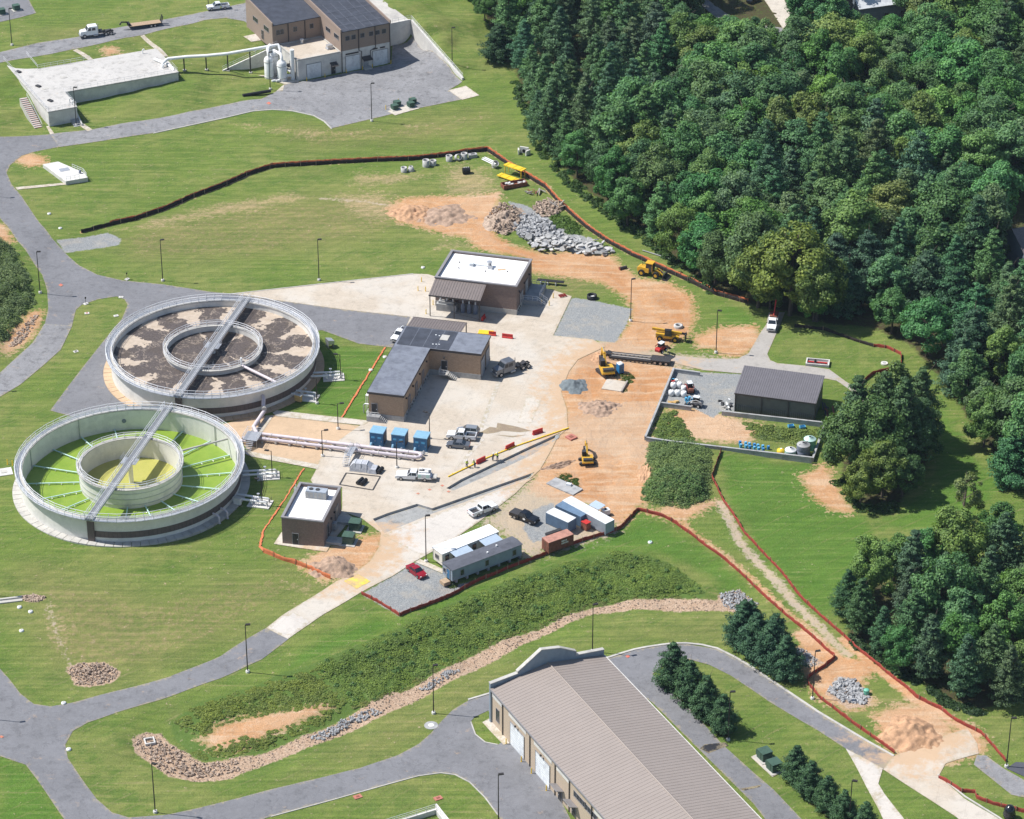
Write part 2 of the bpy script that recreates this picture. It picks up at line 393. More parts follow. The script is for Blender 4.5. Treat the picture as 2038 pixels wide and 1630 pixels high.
# ------------------------------------------------------------------ mesh helpers
class MB:
    """collects shapes into one mesh"""
    def __init__(s): s.v, s.f, s.m, s.sm, s.mi = [], [], [], [], 0
    def add(s, vs, fs, smooth=False):
        o = len(s.v)
        s.v += [tuple(v) for v in vs]
        for f in fs:
            s.f.append(tuple(i + o for i in f)); s.m.append(s.mi); s.sm.append(smooth)
        return s
    def box(s, c, d, rz=0.0, ry=0.0, rx=0.0, taper=1.0):
        hx, hy, hz_ = d[0] / 2, d[1] / 2, d[2] / 2
        q = []
        mt = Matrix.Rotation(rz, 3, 'Z') @ Matrix.Rotation(ry, 3, 'Y') @ Matrix.Rotation(rx, 3, 'X')
        for z in (-1, 1):
            k = taper if z > 0 else 1
            for x, y in ((-1, -1), (1, -1), (1, 1), (-1, 1)):
                q.append(mt @ Vector((x * hx * k, y * hy * k, z * hz_)) + Vector(c))
        return s.add(q, [(3, 2, 1, 0), (4, 5, 6, 7), (0, 1, 5, 4), (1, 2, 6, 5), (2, 3, 7, 6), (3, 0, 4, 7)])
    def b2(s, x0, x1, y0, y1, z0, z1):
        return s.box(((x0 + x1) / 2, (y0 + y1) / 2, (z0 + z1) / 2), (abs(x1 - x0), abs(y1 - y0), abs(z1 - z0)))
    def prism(s, poly, z0, z1):
        n = len(poly)
        g = (lambda z, i: z[i] if hasattr(z, '__len__') else z)
        vs = [(p[0], p[1], g(z0, i)) for i, p in enumerate(poly)] + [(p[0], p[1], g(z1, i)) for i, p in enumerate(poly)]
        fs = [tuple(range(n - 1, -1, -1)), tuple(range(n, 2 * n))] + [(i, (i + 1) % n, n + (i + 1) % n, n + i) for i in range(n)]
        return s.add(vs, fs)
    def side(s, prof):
        """side profile (x, z, halfwidth) mirrored over y"""
        n = len(prof)
        vs = [(p[0], -p[2], p[1]) for p in prof] + [(p[0], p[2], p[1]) for p in prof]
        fs = [tuple(range(n)), tuple(range(2 * n - 1, n - 1, -1))] + [(i, n + i, n + (i + 1) % n, (i + 1) % n) for i in range(n)]
        return s.add(vs, fs)
    def tube(s, p, q, r, n=8, r2=None, cap=True):
        p, q = Vector(p), Vector(q)
        r2 = r if r2 is None else r2
        d = (q - p)
        if d.length < 1e-6: return s
        d.normalize()
        a = d.orthogonal().normalized(); b = d.cross(a)
        vs = []
        for c, rr in ((p, r), (q, r2)):
            for i in range(n):
                t = 2 * math.pi * i / n
                vs.append(c + a * math.cos(t) * rr + b * math.sin(t) * rr)
        s.add(vs, [(i, (i + 1) % n, n + (i + 1) % n, n + i) for i in range(n)], n > 5)
        if cap: s.add(vs, [tuple(range(n - 1, -1, -1)), tuple(range(n, 2 * n))])
        return s
    def path(s, pts, r, n=6, close=False):
        m = len(pts)
        for i in range(m if close else m - 1):
            s.tube(pts[i], pts[(i + 1) % m], r, n)
        return s
    def pipe(s, pts, r, n=10):
        """bent pipe with mitred rings"""
        P = [Vector(p) for p in pts]; vs = []; k = len(P)
        ref = None
        for i, p in enumerate(P):
            d = (P[min(i + 1, k - 1)] - P[max(i - 1, 0)]).normalized()
            a = d.orthogonal().normalized() if ref is None else (ref - d * ref.dot(d)).normalized()
            ref = a; b = d.cross(a)
            for j in range(n):
                t = 2 * math.pi * j / n
                vs.append(p + (a * math.cos(t) + b * math.sin(t)) * r)
        fs = [(i * n + j, i * n + (j + 1) % n, (i + 1) * n + (j + 1) % n, (i + 1) * n + j) for i in range(k - 1) for j in range(n)]
        s.add(vs, fs, True)
        return s.add(vs, [tuple(range(n - 1, -1, -1)), tuple(range((k - 1) * n, k * n))])
    def lathe(s, prof, n=24, c=(0, 0, 0), smooth=True, cap=True):
        vs = [(c[0] + r * math.cos(2 * math.pi * i / n), c[1] + r * math.sin(2 * math.pi * i / n), c[2] + z) for r, z in prof for i in range(n)]
        k = len(prof)
        s.add(vs, [(a * n + i, a * n + (i + 1) % n, (a + 1) * n + (i + 1) % n, (a + 1) * n + i) for a in range(k - 1) for i in range(n)], smooth)
        if cap: s.add(vs, [tuple(range(n - 1, -1, -1)), tuple(range((k - 1) * n, k * n))])
        return s
    def quad(s, a, b, c, d): return s.add([a, b, c, d], [(0, 1, 2, 3)])
    def mesh(s, name, mats):
        me = bpy.data.meshes.new(name)
        me.from_pydata(s.v, [], s.f)
        for m in (mats if isinstance(mats, (list, tuple)) else [mats]):
            me.materials.append(MATS[m] if isinstance(m, str) else m)
        me.polygons.foreach_set('material_index', s.m)
        me.polygons.foreach_set('use_smooth', s.sm)
        bm = bmesh.new(); bm.from_mesh(me)
        bmesh.ops.recalc_face_normals(bm, faces=bm.faces)
        bm.to_mesh(me); bm.free()
        me.update()
        return me
    def build(s, name, mats, parent=None, loc=None, rz=0.0):
        return obj(name, s.mesh(name, mats), parent, loc, rz)
def obj(name, me, parent=None, loc=None, rz=0.0):
    o = bpy.data.objects.new(name, me)
    COL.objects.link(o)
    if parent is not None: o.parent = parent
    if loc is not None: o.location = loc
    if rz: o.rotation_euler = (0, 0, rz)
    return o
def tag(o, label=None, cat=None, group=None, kind=None):
    if label: o['label'] = label
    if cat: o['category'] = cat
    if group: o['group'] = group
    if kind: o['kind'] = kind
    return o
def stuff(o): o['kind'] = 'stuff'; return o
def thing(name, label, cat, loc=(0, 0, 0), rz=0.0, group=None):
    o = bpy.data.objects.new(name, None)
    o.empty_display_size = .5
    COL.objects.link(o)
    o.location = loc
    o.rotation_euler = (0, 0, rz)
    return tag(o, label, cat, group)
def copy_tree(o, parent=None, label=None):
    c = o.copy(); COL.objects.link(c)
    if parent is not None: c.parent = parent
    if label: c['label'] = label
    for ch in o.children: copy_tree(ch, c)
    return c
def leafmesh(name, C, N, S, mat, asp=1.0, rng=None, droop=0.0):
    """many small leaf faces; C centres, N normals, S sizes"""
    rng = rng or np.random.default_rng(1)
    n = len(C)
    N = N / (np.linalg.norm(N, axis=1, keepdims=True) + 1e-9)
    A = rng.normal(size=(n, 3)); A -= N * (A * N).sum(1, keepdims=True)
    A /= np.linalg.norm(A, axis=1, keepdims=True) + 1e-9
    B = np.cross(N, A)
    S = S[:, None]
    V = np.empty((n, 4, 3))
    V[:, 0] = C - A * S * asp * .5
    V[:, 1] = C - B * S * .42 + A * S * asp * .05 + N * S * .12
    V[:, 2] = C + A * S * asp * .55
    V[:, 3] = C + B * S * .42 + A * S * asp * .0 + N * S * .12
    me = bpy.data.meshes.new(name)
    me.vertices.add(n * 4); me.vertices.foreach_set('co', V.ravel())
    me.loops.add(n * 4); me.loops.foreach_set('vertex_index', np.arange(n * 4, dtype=np.int32))
    me.polygons.add(n); me.polygons.foreach_set('loop_start', np.arange(0, n * 4, 4, dtype=np.int32))
    me.polygons.foreach_set('loop_total', np.full(n, 4, dtype=np.int32))
    at = me.attributes.new('v', 'FLOAT', 'POINT')
    at.data.foreach_set('value', np.repeat(rng.random(n), 4).astype(np.float32))
    me.materials.append(MATS[mat])
    me.update(calc_edges=True)
    return me
rnd = random.Random(7)
# ------------------------------------------------------------------ plan of the ground (picture survey points)
def sdist(X, Y, poly):
    """signed distance to polygon, negative inside"""
    d2 = np.full(X.shape, 1e12); ins = np.zeros(X.shape, bool)
    n = len(poly)
    for i in range(n):
        x0, y0 = poly[i][:2]; x1, y1 = poly[(i + 1) % n][:2]
        ex, ey = x1 - x0, y1 - y0
        t = np.clip(((X - x0) * ex + (Y - y0) * ey) / (ex * ex + ey * ey + 1e-9), 0, 1)
        d2 = np.minimum(d2, (X - x0 - t * ex)**2 + (Y - y0 - t * ey)**2)
        c = ((y0 > Y) != (y1 > Y)) & (X < (x1 - x0) * (Y - y0) / (y1 - y0 + 1e-12) + x0)
        ins ^= c
    d = np.sqrt(d2)
    return np.where(ins, -d, d)
def ldist(X, Y, pts):
    d2 = np.full(X.shape, 1e12)
    for (x0, y0), (x1, y1) in zip([p[:2] for p in pts[:-1]], [p[:2] for p in pts[1:]]):
        ex, ey = x1 - x0, y1 - y0
        t = np.clip(((X - x0) * ex + (Y - y0) * ey) / (ex * ex + ey * ey + 1e-9), 0, 1)
        d2 = np.minimum(d2, (X - x0 - t * ex)**2 + (Y - y0 - t * ey)**2)
    return np.sqrt(d2)
T1 = [(888,972),(918,954),(1050,891),(1116,861),(1112,872),(1060,905),(990,938),(903,977)]
T2 = [(742,1033),(770,1022),(830,1003),(860,1012),(1064,940),(1054,952),(862,1022),(765,1062)]
DITCH = [(263,1468),(290,1458),(320,1461),(341,1482),(381,1505),(405,1519),(520,1502),(639,1454),(715,1413),(774,1378),(803,1377),(884,1331),(965,1293),(1080,1250),(1180,1210),(1257,1193),(1333,1191),(1425,1196),(1431,1182),(1471,1173),(1511,1203),(1471,1218),(1395,1216),(1257,1213),(1180,1223),(1080,1266),(965,1326),(857,1380),(749,1431),(621,1485),(539,1519),(480,1540),(456,1552),(388,1556),(337,1546),(297,1519),(267,1495)]
BANK = [(337,1440),(398,1397),(520,1360),(560,1339),(627,1320),(695,1291),(803,1245),(938,1183),(1032,1147),(1120,1120),(1226,1096),(1272,1099),(1333,1121),(1379,1154),(1407,1182),(1395,1193),(1333,1190),(1257,1192),(1180,1208),(1080,1248),(965,1291),(884,1329),(803,1375),(774,1376),(715,1411),(639,1452),(520,1500),(405,1517),(381,1503),(350,1475)]
MOUND = [(1297,881),(1340,872),(1379,878),(1416,900),(1413,952),(1407,992),(1364,1010),(1303,1004),(1275,992),(1287,955),(1284,921)]
FOREST = [(1008,110),(1038,200),(1072,290),(1130,355),(1200,415),(1290,478),(1380,560),(1440,595),(1500,612),(1560,625),(1650,650),(1725,655),(1805,690),(1850,740),(1895,800),(1930,852),(1980,925),(2020,970),(2200,1040),(2400,500),(2400,-120),(930,-120),(945,10)]
CLUMP1 = [(1665,930),(1690,860),(1700,800),(1790,780),(1850,810),(1862,880),(1850,940),(1790,1015),(1720,1018),(1690,995)]
CLUMP2 = [(1676,1272),(1680,1200),(1728,1160),(1800,1150),(1900,1125),(2060,1105),(2060,1400),(1950,1420),(1880,1400),(1800,1345),(1740,1310)]
CEDARS = [(1450,1280),(1470,1265),(1560,1310),(1590,1345),(1560,1365),(1500,1335)]
DIRT = [
 [(775,415),(800,398),(860,393),(930,392),(990,385),(985,420),(968,445),(985,475),(1020,492),(1070,505),(1140,505),(1215,510),(1230,530),(1265,555),(1330,565),(1370,590),(1378,630),(1365,665),(1320,690),(1260,700),(1190,705),(1195,690),(1228,682),(1258,640),(1262,610),(1250,590),(1200,560),(1140,550),(1060,540),(1055,512),(960,495),(930,470),(880,462),(800,440)],
 [(1190,698),(1345,733),(1312,800),(1284,869),(1300,900),(1285,920),(1290,950),(1280,1000),(1240,1010),(1190,1000),(1120,1000),(1060,975),(1075,935),(1095,900),(1110,870),(1130,852),(1128,815),(1115,780),(1130,740),(1150,715)],
 [(1385,672),(1430,655),(1500,650),(1510,680),(1470,708),(1440,705),(1425,690),(1395,690)],
 [(410,1470),(440,1445),(500,1430),(560,1420),(650,1405),(600,1430),(540,1455),(480,1485),(430,1488)],
 [(1600,1262),(1640,1290),(1665,1312),(1700,1320),(1740,1330),(1705,1360),(1730,1400),(1690,1410),(1640,1390),(1612,1350),(1600,1310)],
 [(1745,1430),(1790,1405),(1860,1412),(1892,1450),(1862,1492),(1800,1508),(1770,1480)],
 [(600,1125),(640,1100),(720,1072),(760,1066),(745,1110),(700,1142),(650,1152)],
 [(1600,950),(1640,928),(1662,970),(1692,1018),(1655,1012),(1620,985)],
 [(5,692),(30,660),(60,625),(80,620),(72,650),(42,685),(15,702)], [(-20,445),(5,448),(20,480),(-10,470)],
 [(33,318),(55,307),(85,315),(88,325),(60,329)],
 [(1335,818),(1385,815),(1440,830),(1520,850),(1480,880),(1400,872),(1350,862)],
 [(470,235),(500,215),(545,190),(530,150)] and [(208,98),(225,96),(232,104),(215,107)],
 [(1180,1000),(1235,990),(1262,1010),(1235,1040),(1200,1020)],
 [(1830,1480),(1930,1445),(1960,1490),(1890,1515)],
 [(1375,1010),(1330,1012),(1300,1020),(1360,1035),(1420,1000)],
]
GRAVEL = [
 [(1138,592),(1180,598),(1258,615),(1245,650),(1225,682),(1101,668)],
 [(1341,738),(1480,745),(1466,780),(1468,818),(1435,818),(1420,832),(1380,812),(1318,800)],
 [(720,1183),(781,1147),(826,1118),(880,1140),(905,1165),(950,1155),(880,1190),(795,1226)],
 [(112,478),(215,463),(240,475),(238,487),(130,504)],
 [(983,672),(1016,676),(1003,716),(976,720)], T1, T2,
 [(1060,1015),(1100,1000),(1130,1060),(1060,1080),(1040,1050)],
 [(1010,400),(1050,410),(1200,490),(1215,507),(1140,503),(1060,470)],
]
DUST = [
 [(960,1040),(1026,982),(1060,955),(1130,985),(1200,1012),(1232,1040),(1212,1064),(1110,1093),(1045,1108),(1000,1060),(985,1050)],
 [(1090,680),(1240,676),(1330,705),(1210,725),(1130,745),(1090,720)],
 [(1195,805),(1310,800),(1284,869),(1300,905),(1285,930),(1180,890),(1130,860),(1130,830)],
 [(1480,716),(1345,706),(1300,705),(1300,720),(1340,735)],
]
LUSH = [[(1430,905),(1616,928),(1700,1020),(1745,1080),(1690,1200),(1640,1232),(1560,1150),(1450,1000)],[(1870,790),(1900,850),(1960,930),(1990,970),(1900,1060),(1760,1050),(1860,960)],
        [(1240,1050),(1280,1030),(1400,1090),(1500,1180),(1440,1175),(1370,1130),(1270,1085),(1100,1110)],[(790,1235),(960,1165),(1210,1080),(1220,1092),(1000,1150),(800,1245)],
        [(800,1240),(620,1320),(560,1335),(600,1290),(750,1225)],[(1500,660),(1520,650),(1470,610),(1430,600),(1440,640)],[(630,690),(700,690),(780,700),(720,840),(650,830),(600,800),(640,740)],[(0,1510),(60,1530),(130,1640),(0,1640)]]
DRY = [[(560,240),(760,250),(980,210),(1005,240),(850,285),(600,305)],[(200,470),(500,400),(850,375),(950,395),(880,450),(500,520),(250,520)],
       [(560,1560),(800,1480),(1000,1350),(1190,1290),(1430,1235),(1440,1270),(1200,1265),(960,1345),(640,1500)],[(40,1120),(300,1180),(560,1120),(640,1170),(450,1290),(200,1370),(60,1300)],
       [(90,60),(200,40),(190,70),(100,80)],[(420,1620),(700,1560),(850,1510),(860,1535),(650,1590)],[(1700,1360),(1790,1380),(1850,1440),(1740,1420),(1680,1420)],[(1020,700),(1060,500),(1250,560),(1180,590)],
       [(350,1420),(560,1390),(660,1400),(560,1460),(420,1510),(370,1490)],[(1290,850),(1620,870),(1620,910),(1300,880)]]
PAVE_PX = {}
def W(poly): return [tuple(p) for p in GA(poly)]
class Sheets: pass
ASPH = {
 'lot': [(100,267),(181,258),(357,227),(440,210),(520,197),(550,182),(566,168),(596,163),(680,147),(779,127),(781,90),(823,86),(920,163),(892,180),(920,198),(800,222),(659,256),(644,241),(624,230),(583,221),(542,218),(504,221),(440,236),(306,265),(118,293)],
 'main': [(-120,288),(0,272),(103,267),(120,292),(69,302),(43,310),(20,329),(13,344),(23,367),(43,391),(103,474),(130,504),(157,528),(194,547),(243,558),(324,566),(420,581),(461,585),(572,601),(680,616),(825,632),(782,692),(714,684),(640,657),(430,700),(420,800),(250,860),(100,817),(132,774),(167,728),(210,674),(243,634),(254,607),(248,596),(232,590),(194,596),(162,607),(151,617),(143,650),(89,647),(96,615),(94,580),(84,547),(62,515),(35,480),(0,434),(-60,395),(-120,350)],
 'west': [(88,645),(144,648),(121,696),(89,725),(40,766),(0,790),(-120,850),(-120,800),(0,742),(27,717),(65,682)],
 'upper': [(-120,128),(0,104),(77,85),(153,74),(212,59),(332,38),(413,22),(492,5),(500,-20),(560,-40),(600,-40),(495,48),(485,42),(449,36),(408,40),(288,69),(153,97),(64,114),(0,125),(-120,150)],
 'pad': [(-120,60),(0,44),(40,35),(72,26),(60,5),(45,-30),(-120,-30)],
 'south': [(530,1250),(575,1271),(520,1313),(439,1350),(337,1387),(236,1417),(175,1438),(145,1455),(130,1482),(135,1509),(162,1549),(192,1590),(223,1617),(256,1627),(330,1622),(400,1607),(480,1587),(598,1557),(715,1529),(792,1503),(833,1481),(857,1460),(877,1437),(901,1413),(933,1394),(977,1381),(1000,1440),(1110,1580),(1150,1660),(1010,1660),(992,1622),(966,1587),(936,1557),(907,1542),(877,1538),(833,1544),(774,1560),(657,1593),(539,1625),(440,1660),(150,1660),(125,1627),(74,1552),(51,1522),(0,1505),(-120,1490),(-120,1290),(0,1331),(17,1350),(40,1380),(67,1401),(101,1406),(142,1399),(236,1374),(337,1347),(439,1306),(520,1255)],
 'ring': [(1195,1318),(1209,1311),(1264,1294),(1317,1285),(1367,1282),(1426,1292),(1485,1323),(1540,1360),(1628,1419),(1725,1477),(1777,1506),(1758,1532),(1683,1490),(1628,1454),(1530,1396),(1455,1345),(1411,1323),(1370,1312),(1330,1318),(1298,1342),(1331,1372),(1381,1419),(1440,1484),(1499,1537),(1540,1572),(1592,1627),(1640,1670),(1560,1680),(1500,1600),(1300,1400)],
 'east_corner': [(1938,1522),(1944,1503),(1963,1504),(2001,1532),(2080,1576),(2080,1596),(2013,1582)],
}
ISLAND = [(936,1437),(945,1427),(972,1414),(985,1445),(1003,1474),(990,1483),(965,1478),(945,1462)]
YARD = [(461,585),(640,565),(822,545),(851,546),(900,560),(1050,566),(1102,578),(1138,590),(1101,668),(1180,676),(1205,690),(1150,716),(1132,740),(1117,780),(1128,815),(1130,852),(1110,870),(1095,900),(1075,935),(1051,957),(1026,982),(957,1036),(901,1075),(825,1118),(781,1147),(717,1180),(644,1223),(573,1272),(530,1250),(560,1226),(627,1185),(668,1158),(707,1140),(736,1118),(755,1088),(758,1061),(720,1032),(681,1018),(681,970),(640,985),(618,956),(631,932),(642,899),(715,848),(735,837),(734,780),(790,690),(817,631),(680,616),(572,601)]
def ptest(poly, x, y):
    c = False
    n = len(poly)
    for i in range(n):
        x0, y0 = poly[i][:2]; x1, y1 = poly[(i + 1) % n][:2]
        if (y0 > y) != (y1 > y) and x < (x1 - x0) * (y - y0) / (y1 - y0) + x0: c = not c
    return c
PAVED = []
DIRTW = [[p[:2] for p in W(q)] for q in (DIRT[0], DIRT[1], DIRT[5], DIRT[6])]
def smooth_poly(px, k=1):
    return px
def sheet(name, px, mat, off, holes=(), step=1.6, name_kind='structure', label=None):
    P = [p[:2] for p in W(px)]; HS = [[p[:2] for p in W(h)] for h in holes]
    PAVED.append((P, HS))
    vin, ein = [], []
    for ring in [P] + HS:
        o = len(vin)
        m = len(ring); pts = []
        for i in range(m):
            a, b = ring[i], ring[(i + 1) % m]
            k = max(1, int(math.dist(a, b) / step))
            pts += [(a[0] + (b[0] - a[0]) * j / k, a[1] + (b[1] - a[1]) * j / k) for j in range(k)]
        vin += pts; ein += [(o + i, o + (i + 1) % len(pts)) for i in range(len(pts))]
    xs = [p[0] for p in P]; ys = [p[1] for p in P]
    gx, gy = np.meshgrid(np.arange(min(xs), max(xs), step), np.arange(min(ys), max(ys), step))
    d = sdist(gx, gy, P)
    ok = d < -step * .4
    for h in HS: ok &= sdist(gx, gy, h) > step * .4
    vin += list(zip(gx[ok].tolist(), gy[ok].tolist()))
    vo, _, fo, *_r = delaunay_2d_cdt([Vector(v) for v in vin], ein, [], 0, 1e-4)
    A = np.array([tuple(v) for v in vo])
    F = np.array([f for f in fo])
    cen = A[F].mean(1)
    keep = sdist(cen[:, 0], cen[:, 1], P) < 0
    for h in HS: keep &= sdist(cen[:, 0], cen[:, 1], h) > 0
    z = hfun(A[:, 0], A[:, 1]) + off
    me = bpy.data.meshes.new(name)
    me.from_pydata([(a[0], a[1], b) for a, b in zip(A, z)], [], [tuple(map(int, f)) for f in F[keep]])
    dd_ = np.full(len(A), 1e3)
    for dp in DIRTW: dd_ = np.minimum(dd_, sdist(A[:, 0], A[:, 1], dp))
    at = me.attributes.new('dusty', 'FLOAT', 'POINT'); at.data.foreach_set('value', np.clip(.92 - dd_ / 11.0, 0, 1).astype(np.float32))
    eb_ = -sdist(A[:, 0], A[:, 1], P)
    at = me.attributes.new('margin', 'FLOAT', 'POINT'); at.data.foreach_set('value', np.clip(.8 - eb_ / 1.8, 0, 1).astype(np.float32))
    me.materials.append(MATS[mat])
    bm = bmesh.new(); bm.from_mesh(me)
    bmesh.ops.recalc_face_normals(bm, faces=bm.faces)
    if bm.faces and bm.faces[0].normal.z < 0: bmesh.ops.reverse_faces(bm, faces=bm.faces)
    bmesh.ops.delete(bm, geom=[v for v in bm.verts if not v.link_faces], context='VERTS')
    bm.to_mesh(me); bm.free()
    o = obj(name, me)
    return tag(o, label, None, None, name_kind)
Mpave('trench_gravel', (.30, .30, .29), .28, stain=.3)
Mpave('drive_pale', (.37, .345, .315), .14, crack=.14, stain=.15)
sheet('asphalt_lot', ASPH['lot'], 'asphalt_old', .05)
sheet('asphalt_road', ASPH['main'], 'asphalt', .03)
sheet('asphalt_road', ASPH['west'], 'asphalt_old', .045)
sheet('asphalt_road', ASPH['upper'], 'asphalt_old', .04)
sheet('asphalt_lot', ASPH['pad'], 'asphalt', .05)
sheet('asphalt_road', ASPH['south'], 'asphalt', .03, [ISLAND])
sheet('asphalt_road', ASPH['ring'], 'asphalt', .035)
sheet('asphalt_lot', ASPH['east_corner'], 'asphalt_old', .05)
sheet('asphalt_lot', [(2003,1530),(2022,1517),(2090,1522),(2090,1570)], 'roof_dark', .075)
sheet('concrete_yard', YARD, 'concrete_yard', .06, [T1, T2])
sheet('concrete_road', [(760,1066),(1066,950),(1045,962),(1026,980),(957,1034),(901,1073),(840,1106)], 'concrete_new', .075)
sheet('concrete_road', [(532,1249),(573,1270),(617,1238),(578,1216)], 'concrete_new', .08)
sheet('concrete_road', [(1758,1532),(1777,1506),(1850,1475),(1925,1450),(1945,1480),(1948,1500),(1905,1512),(1882,1520),(1868,1545),(1920,1590),(1985,1628),(2030,1670),(1950,1670),(1904,1627)], 'concrete_yard', .055)
sheet('concrete_walk', [(1683,1490),(1757,1530),(1748,1560),(1760,1580),(1797,1627),(1830,1680),(1780,1680),(1748,1610),(1725,1568),(1702,1523)], 'concrete_new', .065)
sheet('concrete_drive', [(1300,705),(1338,707),(1411,714),(1468,714),(1490,703),(1513,663),(1525,646),(1530,622),(1562,622),(1553,646),(1527,705),(1533,717),(1547,723),(1601,728),(1650,735),(1684,760),(1718,782),(1738,808),(1718,808),(1695,779),(1665,758),(1644,754),(1480,744),(1400,737),(1338,722),(1300,718)], 'drive_pale', .05)
sheet('gravel_bed', [(440,845),(500,830),(542,826),(720,848),(645,899),(636,926),(500,902),(480,880)], 'gravel_tan', .02)
sheet('concrete_walk', [(542,822),(552,817),(736,838),(723,847),(550,829)], 'concrete_walk', .085)
sheet('concrete_walk', [(470,896),(500,899),(638,926),(631,934),(500,909)], 'concrete_walk', .09)
sheet('concrete_walk', [(530,827),(544,828),(508,882),(494,878)], 'concrete_walk', .075)
sheet('concrete_walk', [(545,1083),(560,1060),(680,1015),(702,1030),(664,1076),(650,1099)], 'concrete_walk', .09)
sheet('concrete_walk', [(826,1119),(836,1113),(884,1134),(881,1142)], 'concrete_walk', .08)
sheet('concrete_walk', [(892,180),(927,171),(954,190),(920,199)], 'concrete_walk', .07)
sheet('concrete_walk', [(513,150),(566,168),(596,163),(590,150),(560,152)], 'concrete_walk', .08)
sheet('concrete_walk', [(550,182),(566,168),(563,182)], 'concrete_walk', .095)
sheet('concrete_walk', [(158,250),(166,246),(184,258),(175,262)], 'concrete_walk', .085)
sheet('concrete_walk', [(92,252),(97,251),(108,266),(100,268)], 'concrete_walk', .085)
sheet('concrete_walk', [(145,101),(153,98),(186,119),(176,121)], 'concrete_walk', .085)
sheet('concrete_walk', [(279,72),(287,70),(335,113),(322,113)], 'concrete_walk', .085)
sheet('concrete_walk', [(31,373),(131,364),(131,368),(34,378)], 'concrete_walk', .08)
sheet('concrete_walk', [(484,73),(508,68),(530,80),(500,86)], 'concrete_walk', .08)
sheet('concrete_walk', [(960,1438),(984,1425),(1014,1480),(1002,1483),(975,1455)], 'concrete_walk', .085)
sheet('concrete_pad', [(771,222),(786,230),(835,216),(816,207)], 'concrete_walk', .085)
sheet('concrete_pad', [(1494,1507),(1522,1494),(1552,1540),(1537,1547)], 'concrete_walk', .085)
# light strips, stains, paint on the yard
sheet('pavement_strip', [(996,742),(1004,742),(958,862),(948,862)], 'concrete_new', .08)
sheet('pavement_strip', [(1048,790),(1078,792),(1058,842),(1030,842)], 'concrete_walk', .08)
sheet('pavement_strip', [(955,870),(966,874),(920,925),(905,935)], 'concrete_new', .08)
sheet('water_stain', [(955,862),(975,850),(988,852),(990,842),(1010,846),(1030,850),(1058,858),(1035,861),(1000,858),(985,862),(970,864)], 'wet_stain', .085)
sheet('water_stain', [(985,866),(1020,868),(1048,866),(1020,871)], 'wet_stain', .085)
sheet('painted_hatching', [(684,1157),(712,1142),(738,1158),(709,1173)], 'paint_yellow', .085)
sheet('asphalt_patch', [(1393,1490),(1402,1482),(1443,1478),(1450,1484),(1410,1500)], 'fresh_asphalt', .055)
sheet('asphalt_patch', [(1473,1570),(1480,1574),(1512,1567),(1516,1562)], 'fresh_asphalt', .055)
for q in [(832,983),(855,975),(880,967),(893,979)]:
    sheet('utility_mark', [(q[0]-4,q[1]),(q[0],q[1]-2),(q[0]+4,q[1]),(q[0],q[1]+2)], 'spray_red', .10)
for q in [(121,568),(3,1467),(1249,1307),(535,206)]:
    sheet('utility_mark', [(q[0]-5,q[1]),(q[0],q[1]-3),(q[0]+5,q[1]),(q[0],q[1]+3)], 'spray_red', .09)

# ------------------------------------------------------------------ terrain sheet
def axis(lo, hi, step, far):
    a = np.arange(lo, hi + step, step)
    out, x, d = [], a[-1], step
    while x < far: d *= 1.35; x += d; out.append(x)
    inn, x, d = [], a[0], step
    while x > -far: d *= 1.35; x -= d; inn.append(x)
    return np.concatenate([inn[::-1], a, out])
gx, gy = axis(-132, 152, .62, 1500), axis(-150, 250, .72, 1500)
X, Y = np.meshgrid(gx, gy)
Z = hfun(X, Y)
rngT = np.random.default_rng(3)
def mask(polys, w, lines=()):
    out = np.zeros(X.shape)
    for p in polys:
        q = W(p) if len(p[0]) == 2 else p
        xs = [a[0] for a in q]; ys = [a[1] for a in q]
        ix = np.where((gx > min(xs) - w) & (gx < max(xs) + w))[0]; iy = np.where((gy > min(ys) - w) & (gy < max(ys) + w))[0]
        if not len(ix) or not len(iy): continue
        sl_ = np.s_[iy[0]:iy[-1] + 1, ix[0]:ix[-1] + 1]
        out[sl_] = np.maximum(out[sl_], np.clip(.5 - sdist(X[sl_], Y[sl_], q) / (2 * w), 0, 1))
    for p, lw in lines:
        q = W(p)
        xs = [a[0] for a in q]; ys = [a[1] for a in q]
        ix = np.where((gx > min(xs) - 4) & (gx < max(xs) + 4))[0]; iy = np.where((gy > min(ys) - 4) & (gy < max(ys) + 4))[0]
        sl_ = np.s_[iy[0]:iy[-1] + 1, ix[0]:ix[-1] + 1]
        out[sl_] = np.maximum(out[sl_], np.clip(.5 - (ldist(X[sl_], Y[sl_], q) - lw) / 2.0, 0, 1))
    return out
F1 = [(162,464),(216,450),(270,438),(324,420),(378,396),(420,380),(440,373),(491,350),(542,334),(619,329),(695,325),(823,319),(925,306),(969,301),(1000,322),(1041,348),(1085,375),(1112,406),(1145,436),(1167,455),(1208,483),(1258,510),(1285,522),(1321,539),(1372,562),(1423,587),(1487,605)]
F2 = [(1581,651),(1638,657),(1695,677),(1738,691)]
F2R = [(1738,690),(1766,694),(1793,707),(1793,734),(1766,738),(1738,745),(1712,765)]
F3 = [(1436,898),(1416,952),(1441,1001),(1481,1062),(1533,1117),(1579,1173),(1640,1234),(1683,1271),(1701,1289),(1741,1320),(1790,1360),(1823,1389),(1871,1412),(1901,1435),(1953,1461),(2001,1516)]
F4 = [(719,1183),(760,1204),(795,1227),(884,1193),(951,1158),(1016,1131),(1065,1113),(1114,1092),(1210,1063),(1237,1051),(1269,1016),(1320,1029),(1346,1044),(1395,1081),(1456,1127),(1511,1179),(1563,1225),(1609,1262),(1662,1309),(1641,1328),(1608,1350),(1608,1363),(1634,1393),(1693,1438),(1780,1500)]
